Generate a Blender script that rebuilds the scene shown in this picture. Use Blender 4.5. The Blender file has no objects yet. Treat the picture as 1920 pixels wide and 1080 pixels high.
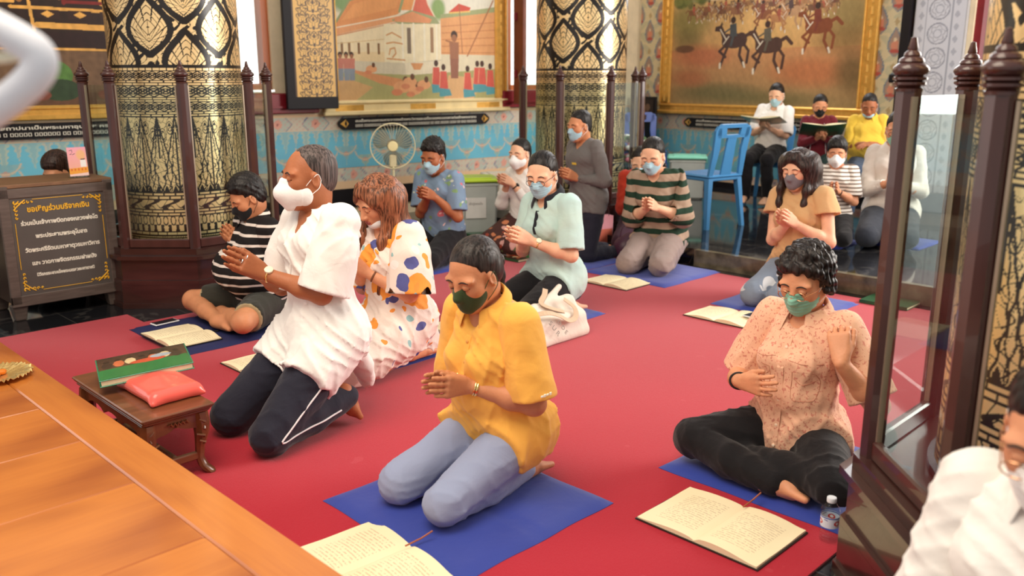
import bpy, math, random
import numpy as np
from mathutils import Matrix, Vector
random.seed(7); np.random.seed(7)
C = bpy.context.scene.collection
SC = bpy.context.scene
PI = math.pi
# ---------------------------------------------------------------- camera, world, light, exposure
CAM_H = 1.5
cam_d = bpy.data.cameras.new('camera'); cam = bpy.data.objects.new('camera', cam_d); C.objects.link(cam)
cam_d.sensor_width = 36.0; cam_d.lens = 36.0*1640/1920
cam.location = (0, 0, CAM_H); cam.rotation_euler = (PI/2-math.atan(395/1640), 0, 0)
cam_d.clip_start = 0.05; cam_d.clip_end = 200
cam_d.dof.use_dof = True; cam_d.dof.focus_distance = 3.9; cam_d.dof.aperture_fstop = 2.4
SC.camera = cam
w = bpy.data.worlds.new('world'); SC.world = w; w.use_nodes = True
bg = w.node_tree.nodes['Background']; bg.inputs[0].default_value = (1.0, .96, .92, 1)
_t = w.node_tree; _tc = _t.nodes.new('ShaderNodeTexCoord'); _sp = _t.nodes.new('ShaderNodeSeparateXYZ'); _t.links.new(_tc.outputs['Generated'], _sp.inputs[0])
def _mr(src, a, b, c, d):      # hazy sky: bright near the horizon on the window side, softer overhead
    n = _t.nodes.new('ShaderNodeMapRange'); n.interpolation_type = 'SMOOTHSTEP'; _t.links.new(src, n.inputs['Value'])
    for k, v in (('From Min', a), ('From Max', b), ('To Min', c), ('To Max', d)): n.inputs[k].default_value = v
    return n.outputs[0]
_m = _t.nodes.new('ShaderNodeMath'); _m.operation = 'MULTIPLY'; _t.links.new(_mr(_sp.outputs[1], -.2, .3, 0, 1), _m.inputs[0]); _t.links.new(_mr(_sp.outputs[2], .30, .50, 1, 0), _m.inputs[1])
_m2 = _t.nodes.new('ShaderNodeMath'); _m2.operation = 'MULTIPLY_ADD'; _t.links.new(_m.outputs[0], _m2.inputs[0]); _m2.inputs[1].default_value = 1.4; _m2.inputs[2].default_value = .55; _t.links.new(_m2.outputs[0], bg.inputs[1])

def area(name, loc, look, sx, sy, power, col):
    d = bpy.data.lights.new(name, 'AREA'); d.shape = 'RECTANGLE'; d.size = sx; d.size_y = sy; d.energy = power; d.color = col
    o = bpy.data.objects.new(name, d); C.objects.link(o); o.location = loc
    o.rotation_euler = (Vector(look)-Vector(loc)).to_track_quat('-Z', 'Y').to_euler()
    return o
area('doorway_daylight', (6.2, 5.6, 2.6), (0, 4.6, .5), 3.2, 3.0, 360, (1.0, .93, .86))      # open doors on the right
area('window_daylight', (3.2, 10.2, 3.4), (0, 4.5, .3), 2.4, 2.2, 100, (.95, .97, 1.0))       # tall windows at the back
area('ceiling_lamps', (-1.2, 1.8, 4.6), (-.6, 4.2, .3), 3.0, 3.0, 190, (1.0, .86, .68))       # warm lamps above the altar
VS = SC.view_settings
VS.view_transform = 'Standard'; VS.look = 'None'; VS.exposure = 0.22; VS.gamma = 1.0; VS.use_curve_mapping = False
try:
    SC.cycles.use_denoising = True; SC.cycles.max_bounces = 8; SC.cycles.diffuse_bounces = 3
    SC.cycles.transparent_max_bounces = 16; SC.cycles.sample_clamp_indirect = 4.0
except Exception: pass

# ---------------------------------------------------------------- ids
def tag(o, label=None, cat=None, group=None, kind=None):
    if label: o['label'] = label
    if cat: o['category'] = cat
    if group: o['group'] = group
    if kind: o['kind'] = kind
    return o
def empty(name, loc=(0, 0, 0), rz=0.0, parent=None):
    o = bpy.data.objects.new(name, None); C.objects.link(o); o.location = loc; o.rotation_euler = (0, 0, rz)
    o.empty_display_size = .05; o.parent = parent; return o
def copy_tree(o, parent=None):
    c = o.copy(); C.objects.link(c); c.parent = parent
    for ch in list(o.children): copy_tree(ch, c)
    return c

# ---------------------------------------------------------------- materials
def nt_new(name):
    m = bpy.data.materials.new(name); m.use_nodes = True
    return m, m.node_tree.nodes, m.node_tree.links, m.node_tree.nodes['Principled BSDF']
MC = {}
def mat(name, col, rough=.5, metal=0., spec=.5, bump=0., bscale=40., stretch=(1, 1, 1), vary=0., vscale=8., coat=0., sheen=0., sss=0., trans=0., ior=1.45, emit=0.):
    if name in MC: return MC[name]
    m, N, L, b = nt_new(name)
    b.inputs['Base Color'].default_value = (*col, 1); b.inputs['Roughness'].default_value = rough
    b.inputs['Metallic'].default_value = metal; b.inputs['Specular IOR Level'].default_value = spec
    b.inputs['Coat Weight'].default_value = coat; b.inputs['Sheen Weight'].default_value = sheen
    b.inputs['Transmission Weight'].default_value = trans; b.inputs['IOR'].default_value = ior
    if sss:
        b.inputs['Subsurface Weight'].default_value = sss; b.inputs['Subsurface Radius'].default_value = (.012, .005, .003)
        b.inputs['Subsurface Scale'].default_value = 1.0
    if emit:
        b.inputs['Emission Color'].default_value = (*col, 1); b.inputs['Emission Strength'].default_value = emit
    tc = N.new('ShaderNodeTexCoord'); mp = N.new('ShaderNodeMapping'); L.new(tc.outputs['Object'], mp.inputs[0]); mp.inputs['Scale'].default_value = stretch
    nz = N.new('ShaderNodeTexNoise'); nz.inputs['Scale'].default_value = vscale; nz.inputs['Detail'].default_value = 4; L.new(mp.outputs[0], nz.inputs['Vector'])
    v = vary if vary else .06
    rp = N.new('ShaderNodeMapRange'); rp.inputs['From Min'].default_value = .3; rp.inputs['From Max'].default_value = .7
    rp.inputs['To Min'].default_value = 1-v; rp.inputs['To Max'].default_value = 1+v; L.new(nz.outputs[0], rp.inputs['Value'])
    hs = N.new('ShaderNodeHueSaturation'); hs.inputs['Color'].default_value = (*col, 1); L.new(rp.outputs[0], hs.inputs['Value']); L.new(hs.outputs[0], b.inputs['Base Color'])
    if bump:
        n2 = N.new('ShaderNodeTexNoise'); n2.inputs['Scale'].default_value = bscale; n2.inputs['Detail'].default_value = 5; L.new(mp.outputs[0], n2.inputs['Vector'])
        bp = N.new('ShaderNodeBump'); bp.inputs['Strength'].default_value = bump; bp.inputs['Distance'].default_value = .01
        L.new(n2.outputs[0], bp.inputs['Height']); L.new(bp.outputs[0], b.inputs['Normal'])
    MC[name] = m; return m

class X:
    """tiny expression helper: maths on node sockets"""
    def __init__(s, nt, sock): s.nt = nt; s.k = sock
    def _m(s, op, *a):
        n = s.nt.nodes.new('ShaderNodeMath'); n.operation = op
        for i, v in enumerate((s,)+a):
            if isinstance(v, X): s.nt.links.new(v.k, n.inputs[i])
            else: n.inputs[i].default_value = v
        return X(s.nt, n.outputs[0])
    def __add__(s, o): return s._m('ADD', o)
    def __radd__(s, o): return s._m('ADD', o)
    def __sub__(s, o): return s._m('SUBTRACT', o)
    def __rsub__(s, o): return (s*-1.)+o
    def __mul__(s, o): return s._m('MULTIPLY', o)
    def __rmul__(s, o): return s._m('MULTIPLY', o)
    def sin(s): return s._m('SINE')
    def abs(s): return s._m('ABSOLUTE')
    def gt(s, o): return s._m('GREATER_THAN', o)
    def lt(s, o): return s._m('LESS_THAN', o)
    def frac(s): return s._m('FRACT')
    def max(s, o): return s._m('MAXIMUM', o)
    def min(s, o): return s._m('MINIMUM', o)
def coords(m, kind='Object'):
    nt = m.node_tree; tc = nt.nodes.new('ShaderNodeTexCoord'); sp = nt.nodes.new('ShaderNodeSeparateXYZ'); nt.links.new(tc.outputs[kind], sp.inputs[0])
    return tc.outputs[kind], X(nt, sp.outputs[0]), X(nt, sp.outputs[1]), X(nt, sp.outputs[2])
def mixc(nt, fac, a, b):
    n = nt.nodes.new('ShaderNodeMix'); n.data_type = 'RGBA'
    if isinstance(fac, X): nt.links.new(fac.k, n.inputs[0])
    else: n.inputs[0].default_value = fac
    for i, v in ((6, a), (7, b)):
        if isinstance(v, (tuple, np.ndarray)): n.inputs[i].default_value = (*v, 1)
        else: nt.links.new(v, n.inputs[i])
    return n.outputs[2]
def noise(nt, vec, scale, detail=3., dist=0.):
    n = nt.nodes.new('ShaderNodeTexNoise'); n.inputs['Scale'].default_value = scale; n.inputs['Detail'].default_value = detail; n.inputs['Distortion'].default_value = dist
    nt.links.new(vec, n.inputs['Vector']); return X(nt, n.outputs[0])
def ramp(nt, fac, stops, const=True):
    n = nt.nodes.new('ShaderNodeValToRGB'); cr = n.color_ramp; cr.interpolation = 'CONSTANT' if const else 'LINEAR'
    while len(cr.elements) < len(stops): cr.elements.new(.5)
    for e, (p, c) in zip(cr.elements, stops): e.position = p; e.color = (*c, 1)
    nt.links.new(fac.k if isinstance(fac, X) else fac, n.inputs[0]); return n.outputs[0]
def clothbump(m, b, k=.25, sc=14., fine=True):
    nt = m.node_tree; v, x, y, z = coords(m)
    n1 = noise(nt, v, sc, 3., .6); h = n1
    if fine: h = n1 + noise(nt, v, 260., 2.)*.06
    bp = nt.nodes.new('ShaderNodeBump'); bp.inputs['Strength'].default_value = k; bp.inputs['Distance'].default_value = .02
    nt.links.new(h.k, bp.inputs['Height']); nt.links.new(bp.outputs[0], b.inputs['Normal'])
def cloth(name, col, rough=.85, k=.25, sc=12., col2=None, dots=None):
    if name in MC: return MC[name]
    m, N, L, b = nt_new(name); nt = m.node_tree
    v, x, y, z = coords(m); n = noise(nt, v, 5., 4.)
    c2 = col2 if col2 is not None else tuple(c*.93 for c in col)
    out = mixc(nt, n, col, c2)
    if dots:
        n3 = noise(nt, v, dots[1], 2., .5).gt(dots[2]); out = mixc(nt, n3, out, dots[0])
    L.new(out, b.inputs['Base Color'])
    b.inputs['Roughness'].default_value = rough; b.inputs['Sheen Weight'].default_value = .15; b.inputs['Specular IOR Level'].default_value = .25
    clothbump(m, b, k, sc); MC[name] = m; return m
def striped(name, cols, period, off=0., tilt=0.):
    """cols: list of (start fraction, colour) along local Z"""
    m, N, L, b = nt_new(name); nt = m.node_tree; v, x, y, z = coords(m)
    t = (z + y*tilt + off + noise(nt, v, 4., 2.)*.02)*(1./period)
    L.new(ramp(nt, t.frac(), cols), b.inputs['Base Color']); b.inputs['Roughness'].default_value = .85; b.inputs['Specular IOR Level'].default_value = .25
    clothbump(m, b, .25, 12.); return m

# ---------------------------------------------------------------- meshes
def link_mesh(name, me, m=None, parent=None, smooth=False, loc=None):
    if m is not None:
        for q in (m if isinstance(m, (list, tuple)) else [m]): me.materials.append(q)
    if smooth: me.polygons.foreach_set('use_smooth', [True]*len(me.polygons))
    me.update(); o = bpy.data.objects.new(name, me); C.objects.link(o); o.parent = parent
    if loc is not None: o.location = loc
    return o
def np_mesh(name, V, F):
    V = np.asarray(V, np.float32); F = np.asarray(F, np.int32); me = bpy.data.meshes.new(name)
    n = F.shape[1]
    me.vertices.add(len(V)); me.vertices.foreach_set('co', V.ravel())
    me.loops.add(F.size); me.loops.foreach_set('vertex_index', F.ravel())
    me.polygons.add(len(F)); me.polygons.foreach_set('loop_start', np.arange(len(F), dtype=np.int32)*n)
    me.update(calc_edges=True); return me
class MB:
    """collects shapes into ONE mesh"""
    def __init__(s): s.v = []; s.f = []
    def add(s, vs, fs, M=None):
        o = len(s.v)
        s.v += [tuple(M @ Vector(p)) if M is not None else tuple(p) for p in vs]; s.f += [tuple(i+o for i in f) for f in fs]; return s
    def box(s, c, d, M=None, bev=0., taper=(1, 1)):
        x, y, z = (q/2 for q in d); b = min(bev, x*.9, y*.9, z*.9)
        if b <= 0:
            vs = [(c[0]+i*x*(taper[0] if k < 0 else 1), c[1]+j*y*(taper[1] if k < 0 else 1), c[2]+k*z) for k in (-1, 1) for j in (-1, 1) for i in (-1, 1)]
            return s.add(vs, [(0, 2, 3, 1), (4, 5, 7, 6), (0, 1, 5, 4), (2, 6, 7, 3), (0, 4, 6, 2), (1, 3, 7, 5)], M)
        def ring(ax, ay, z_): return [(c[0]+i*(x-(b if e else 0))*ax, c[1]+j*(y-(0 if e else b))*ay, z_) for (i, j, e) in ((1, -1, 0), (1, 1, 0), (1, 1, 1), (-1, 1, 1), (-1, 1, 0), (-1, -1, 0), (-1, -1, 1), (1, -1, 1))]
        kx = (x-b)/x; ky = (y-b)/y
        rs = [ring(kx*taper[0], ky*taper[1], c[2]-z), ring(taper[0], taper[1], c[2]-z+b), ring(1, 1, c[2]+z-b), ring(kx, ky, c[2]+z)]
        vs = [p for r in rs for p in r]; fs = []
        for k in range(3):
            for i in range(8): j = (i+1) % 8; fs.append((k*8+i, k*8+j, k*8+8+j, k*8+8+i))
        fs += [tuple(range(7, -1, -1)), tuple(range(24, 32))]
        return s.add(vs, fs, M)
    def prism(s, pts, z0, z1, M=None):
        n = len(pts); vs = [(p[0], p[1], z0) for p in pts]+[(p[0], p[1], z1) for p in pts]
        return s.add(vs, [tuple(range(n-1, -1, -1)), tuple(range(n, 2*n))]+[(i, (i+1) % n, n+(i+1) % n, n+i) for i in range(n)], M)
    def lathe(s, prof, n=24, M=None, cap=True):
        vs = []; fs = []
        for r, z in prof:
            for i in range(n): a = 2*PI*i/n; vs.append((r*math.cos(a), r*math.sin(a), z))
        for k in range(len(prof)-1):
            for i in range(n): j = (i+1) % n; fs.append((k*n+i, k*n+j, k*n+n+j, k*n+n+i))
        if cap: fs += [tuple(range(n-1, -1, -1)), tuple(range((len(prof)-1)*n, len(prof)*n))]
        return s.add(vs, fs, M)
    def tube(s, pts, r, n=8, M=None, closed=False):
        P = [Vector(p) for p in pts]; m = len(P); vs = []; fs = []; up = None
        for i, p in enumerate(P):
            a = P[(i-1) % m] if (closed or i > 0) else p; b = P[(i+1) % m] if (closed or i < m-1) else p
            t = (b-a).normalized()
            if up is None: up = t.orthogonal().normalized()
            up = (up-t*up.dot(t)).normalized(); w_ = t.cross(up); rr = r[i] if isinstance(r, (list, tuple)) else r
            for k in range(n): q = 2*PI*k/n; vs.append(p+(up*math.cos(q)+w_*math.sin(q))*rr)
        for i in range(m if closed else m-1):
            for k in range(n): j = (k+1) % n; i2 = (i+1) % m; fs.append((i*n+k, i*n+j, i2*n+j, i2*n+k))
        if not closed: fs += [tuple(range(n-1, -1, -1)), tuple(range((m-1)*n, m*n))]
        return s.add(vs, fs, M)
    def build(s, name, m, parent=None, smooth=False, loc=None):
        me = bpy.data.meshes.new(name); me.from_pydata([tuple(v) for v in s.v], [], s.f)
        o = link_mesh(name, me, m, parent, smooth, loc)
        if smooth:
            try:
                me.set_sharp_from_angle(angle=math.radians(42))
            except Exception: pass
        return o
def smoothpath(pts, n=6):
    P = [np.array(p, float) for p in pts]; out = []
    for i in range(len(P)-1):
        a = P[max(i-1, 0)]; b = P[i]; c = P[i+1]; d = P[min(i+2, len(P)-1)]
        for k in range(n):
            t = k/n; out.append(tuple(.5*((2*b)+(c-a)*t+(2*a-5*b+4*c-d)*t*t+(3*b-a-3*c+d)*t**3)))
    out.append(tuple(P[-1])); return out
FONT = {}
def thai_font():
    import os, glob
    if 'f' not in FONT:
        FONT['f'] = None
        for base in (bpy.utils.resource_path('LOCAL'), bpy.utils.resource_path('SYSTEM')):
            g = glob.glob(os.path.join(base, 'datafiles', 'fonts', 'NotoSansThai*'))
            if g:
                try: FONT['f'] = bpy.data.fonts.load(g[0]); break
                except Exception: pass
    return FONT['f']
def text(name, s, size, M, m, parent=None, width=None, align='CENTER', ext=.001, bold=0., font=None):
    cu = bpy.data.curves.new(name, 'FONT'); cu.body = s; cu.size = size; cu.align_x = align; cu.align_y = 'CENTER'; cu.extrude = ext; cu.offset = bold
    if font: cu.font = font
    cu.resolution_u = 4
    o = bpy.data.objects.new(name, cu); C.objects.link(o); cu.materials.append(m)
    if width:
        bpy.context.view_layer.update(); dx = o.dimensions.x
        if dx > 0: M = M @ Matrix.Diagonal((width/dx, 1, 1, 1))
    dg = bpy.context.evaluated_depsgraph_get(); me = bpy.data.meshes.new_from_object(o.evaluated_get(dg)); bpy.data.objects.remove(o)
    me.transform(M)
    if not len(me.materials): me.materials.append(m)
    o = bpy.data.objects.new(name, me); C.objects.link(o); o.parent = parent; return o

# ---------------------------------------------------------------- implicit surfaces (numpy)
def vnorm(v): v = np.asarray(v, float); return v/max(np.linalg.norm(v), 1e-9)
class Grid:
    def __init__(s, lo, hi, h):
        lo = np.asarray(lo, float); hi = np.asarray(hi, float); n = np.ceil((hi-lo)/h).astype(int)+1
        s.lo = lo; s.h = h; s.n = n; s.D = np.full(n, 1., np.float32)
        s.ax = [(lo[i]+h*np.arange(n[i])).astype(np.float32) for i in range(3)]
    def op(s, fn, lo, hi, mode='u', k=.02):
        i0 = np.clip(np.floor((np.asarray(lo)-s.lo)/s.h).astype(int), 0, s.n); i1 = np.clip(np.ceil((np.asarray(hi)-s.lo)/s.h).astype(int)+1, 0, s.n)
        if (i1 <= i0).any(): return s
        sl = tuple(slice(a, b) for a, b in zip(i0, i1))
        x = s.ax[0][sl[0]][:, None, None]; y = s.ax[1][sl[1]][None, :, None]; z = s.ax[2][sl[2]][None, None, :]
        d = fn(x, y, z); A = s.D[sl]; k = max(k, 1e-4)
        if mode == 'u': h = np.maximum(k-np.abs(A-d), 0)/k; s.D[sl] = np.minimum(A, d)-h*h*k*.25
        elif mode == 's': d = -d; h = np.maximum(k-np.abs(A-d), 0)/k; s.D[sl] = np.maximum(A, d)+h*h*k*.25
        elif mode == 'i': h = np.maximum(k-np.abs(A-d), 0)/k; s.D[sl] = np.maximum(A, d)+h*h*k*.25
        elif mode == '+': s.D[sl] = A+d
        return s
    def rc(s, a, b, ra, rb, k=.02, mode='u', flat=None):
        a = np.asarray(a, float); b = np.asarray(b, float); ab = b-a; L2 = max(float(ab@ab), 1e-9); R = max(ra, rb); mg = R+k+3*s.h
        def fn(x, y, z):
            px, py, pz = x-a[0], y-a[1], z-a[2]
            t = np.clip((px*ab[0]+py*ab[1]+pz*ab[2])/L2, 0, 1)
            qx, qy, qz = px-t*ab[0], py-t*ab[1], pz-t*ab[2]
            if flat is not None:
                n, q = flat; dn = (qx*n[0]+qy*n[1]+qz*n[2])*(q-1); qx = qx+dn*n[0]; qy = qy+dn*n[1]; qz = qz+dn*n[2]
            d = np.sqrt(qx*qx+qy*qy+qz*qz)-(ra+(rb-ra)*t)
            return d
        return s.op(fn, np.minimum(a, b)-mg*(1 if flat is None else max(1, 1/flat[1])), np.maximum(a, b)+mg*(1 if flat is None else max(1, 1/flat[1])), mode, k)
    def ell(s, c, r, k=.02, mode='u', R=None):
        c = np.asarray(c, float); r = np.asarray(r, float); mg = r.max()+k+3*s.h
        if R is not None: R = np.asarray(R, float)
        def fn(x, y, z):
            px, py, pz = x-c[0], y-c[1], z-c[2]
            if R is not None: px, py, pz = (px*R[0, i]+py*R[1, i]+pz*R[2, i] for i in range(3))
            k0 = np.sqrt((px/r[0])**2+(py/r[1])**2+(pz/r[2])**2); k1 = np.sqrt((px/r[0]**2)**2+(py/r[1]**2)**2+(pz/r[2]**2)**2)
            return k0*(k0-1)/np.maximum(k1, 1e-6)
        return s.op(fn, c-mg, c+mg, mode, k)
    def plane(s, p, n, k=.006, mode='i'):
        """keep the side opposite to n"""
        n = vnorm(n); c = float(np.dot(n, p))
        return s.op(lambda x, y, z: (x*n[0]+y*n[1]+z*n[2]-c), s.lo, s.lo+s.h*s.n, mode, k)
    def wrinkle(s, amp, freq, seed=0, dirv=None):
        rs = np.random.RandomState(seed); ks = []
        for i in range(7):
            v = rs.normal(size=3)
            if dirv is not None: v = v-.75*np.dot(v, dirv)*np.asarray(dirv)
            ks.append((vnorm(v)*freq*rs.uniform(.6, 1.8), rs.uniform(0, 6.28)))
        def fn(x, y, z):
            o = 0
            for i, (v, p) in enumerate(ks):
                ph = x*v[0]+y*v[1]+z*v[2]+p
                if i: ph = ph+.9*o
                o = o*.6+np.sin(ph)*.6
            return o*amp
        return s.op(fn, s.lo, s.lo+s.h*s.n, '+')
    def folds(s, amp, freq, seed=0, dirv=(0, 0, 1), n=3):
        """soft cloth ridges running roughly along dirv"""
        rs = np.random.RandomState(seed+50); D_ = vnorm(dirv); ks = []
        for i in range(n):
            v = vnorm(rs.normal(size=3)); v = vnorm(v-.88*np.dot(v, D_)*D_)*freq*rs.uniform(.7, 1.6); u = vnorm(rs.normal(size=3))*freq*.35; ks.append((v, u, rs.uniform(0, 6.28), rs.uniform(0, 6.28)))
        def fn(x, y, z):
            o = 0
            for v, u, p, q in ks:
                w_ = np.sin(x*u[0]+y*u[1]+z*u[2]+q); ph = x*v[0]+y*v[1]+z*v[2]+p+1.6*w_
                o = o+(1-np.abs(np.sin(ph)))**2*np.clip(.55+.6*np.sin(x*u[1]*1.3+y*u[2]*1.3+z*u[0]*1.3+p), 0, 1)
            return (.35-o/n*1.6)*amp
        return s.op(fn, s.lo, s.lo+s.h*s.n, '+')
    def nets(s):
        D = s.D; S = D < 0
        c = np.zeros(tuple(np.array(D.shape)-1), np.int8)
        for a in (0, 1):
            for b in (0, 1):
                for d in (0, 1): c += S[a:D.shape[0]-1+a, b:D.shape[1]-1+b, d:D.shape[2]-1+d]
        m = (c > 0) & (c < 8); ids = np.full(m.shape, -1, np.int32); I = np.argwhere(m); ids[m] = np.arange(len(I), dtype=np.int32)
        acc = np.zeros((len(I), 3), np.float32); cnt = np.zeros(len(I), np.float32)
        for ax in range(3):
            for u in (0, 1):
                for v in (0, 1):
                    a = [0, 0, 0]; o = [i for i in range(3) if i != ax]; a[o[0]] = u; a[o[1]] = v; b = list(a); b[ax] = 1
                    da = D[I[:, 0]+a[0], I[:, 1]+a[1], I[:, 2]+a[2]]; db = D[I[:, 0]+b[0], I[:, 1]+b[1], I[:, 2]+b[2]]
                    cr = (da < 0) != (db < 0); t = np.where(cr, da/np.where(cr, da-db, 1), 0)
                    p = np.array(a, np.float32)[None, :].repeat(len(I), 0); p[:, ax] += t
                    acc += p*cr[:, None]; cnt += cr
        V = (I+acc/np.maximum(cnt, 1)[:, None])*s.h+s.lo; F = []
        for ax in range(3):
            o = [(ax+1) % 3, (ax+2) % 3]
            sl0 = [slice(1, -1)]*3; sl1 = [slice(1, -1)]*3; sl0[ax] = slice(0, -1); sl1[ax] = slice(1, None)
            A = S[tuple(sl0)]; B = S[tuple(sl1)]
            for sign in (0, 1):
                E_ = np.argwhere(A & ~B) if sign == 0 else np.argwhere(~A & B)
                if not len(E_): continue
                E_ = E_.copy(); E_[:, o[0]] += 1; E_[:, o[1]] += 1
                q = []
                for du, dv in ((0, 0), (1, 0), (1, 1), (0, 1)):
                    e = E_.copy(); e[:, o[0]] -= du; e[:, o[1]] -= dv; q.append(ids[e[:, 0], e[:, 1], e[:, 2]])
                q = np.stack(q, 1)
                F.append(q if sign == 0 else q[:, ::-1])
        F = np.concatenate(F) if F else np.zeros((0, 4), np.int32); F = F[(F >= 0).all(1)]
        return V, F
def join(parts):
    V = []; F = []; o = 0
    for v, f in parts: V.append(v); F.append(f+o); o += len(v)
    return np.concatenate(V), np.concatenate(F)
def sdf_obj(name, parts, m, parent=None, scale=1.):
    V, F = join(parts); me = np_mesh(name, V*scale, F); return link_mesh(name, me, m, parent, True)
# ================================================================= people: poses, bodies, clothes
def Rx(a): c, s = math.cos(a), math.sin(a); return np.array([[1, 0, 0], [0, c, -s], [0, s, c]])
def Ry(a): c, s = math.cos(a), math.sin(a); return np.array([[c, 0, s], [0, 1, 0], [-s, 0, c]])
def Rz(a): c, s = math.cos(a), math.sin(a); return np.array([[c, -s, 0], [s, c, 0], [0, 0, 1]])
def ik(S, W, a, b, hint):
    d = W-S; L = np.linalg.norm(d); n = d/L; L = min(L, (a+b)*.985); x = (a*a-b*b+L*L)/(2*L); h = math.sqrt(max(a*a-x*x, 1e-6))
    t = np.array(hint, float); t = t-n*np.dot(t, n); t = t/np.linalg.norm(t); return S+n*x+t*h
def pose(kind, lean=.1, hp=.35, hy=0., hr=0., wm=(0, .25, -.25), el=.5, tw=0., kw=.13, hands='wai', side=0., wl=None, wr=None, ph=None, knees=None, ankles=None, toes=None, neck=.25, sh=.165):
    J = {}; A = lambda *p: np.array(p, float)
    K = {'seiza': (.20, (kw, .40, .078), (.085, -.02, .055), (.06, -.16, .03)), 'tuck': (.36, (kw, .34, .075), (.10, -.03, .12), (.10, -.07, .03)),
         'kneel': (.50, (kw, .10, .07), (.10, -.32, .05), (.09, -.46, .03)), 'cross': (.12, (.34, .27, .10), (-.10, .30, .06), (-.22, .27, .04)),
         'chair': (.57, (kw, .44, .50), (.12, .40, .075), (.12, .54, .03))}[kind]
    J['P'] = A(0, 0, ph if ph else K[0])
    for i, s in enumerate((1, -1)):
        n = 'RL'[i]
        J['hip'+n] = J['P']+A(.09*s, .0, 0)
        J['kn'+n] = A(K[1][0]*s, K[1][1], K[1][2]) if knees is None else A(*knees[i])
        J['an'+n] = A(K[2][0]*s, K[2][1]+(-.10*i if kind == 'cross' else 0), K[2][2]) if ankles is None else A(*ankles[i])
        J['to'+n] = A(K[3][0]*s, K[3][1]+(-.10*i if kind == 'cross' else 0), K[3][2]) if toes is None else A(*toes[i])
    RT = Rz(tw) @ Ry(side) @ Rx(-lean); J['RT'] = RT; J['N'] = J['P']+RT @ A(0, 0, .50)
    RN = Rz(tw) @ Ry(side) @ Rx(-lean-neck); J['H'] = J['N']+RN @ A(0, .015, .135); J['RH'] = Rz(hy) @ Ry(hr) @ Rx(-hp)
    J['crown'] = J['H']+J['RH'] @ A(0, -.02, .125)
    w = J['N']+RT @ A(*wm); J['f'] = vnorm(RT @ A(0, math.cos(el), math.sin(el)))
    for i, s in enumerate((1, -1)):
        n = 'RL'[i]
        J['sh'+n] = J['N']+RT @ A(sh*s, -.005, -.055)
        W = (wr, wl)[i]; J['wr'+n] = (w+RT @ A(.03*s, 0, 0)) if W is None else J['N']+RT @ A(*W)
        J['el'+n] = ik(J['sh'+n], J['wr'+n], .275, .235, RT @ A(.55*s, -.25, -1))
    return J
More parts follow.
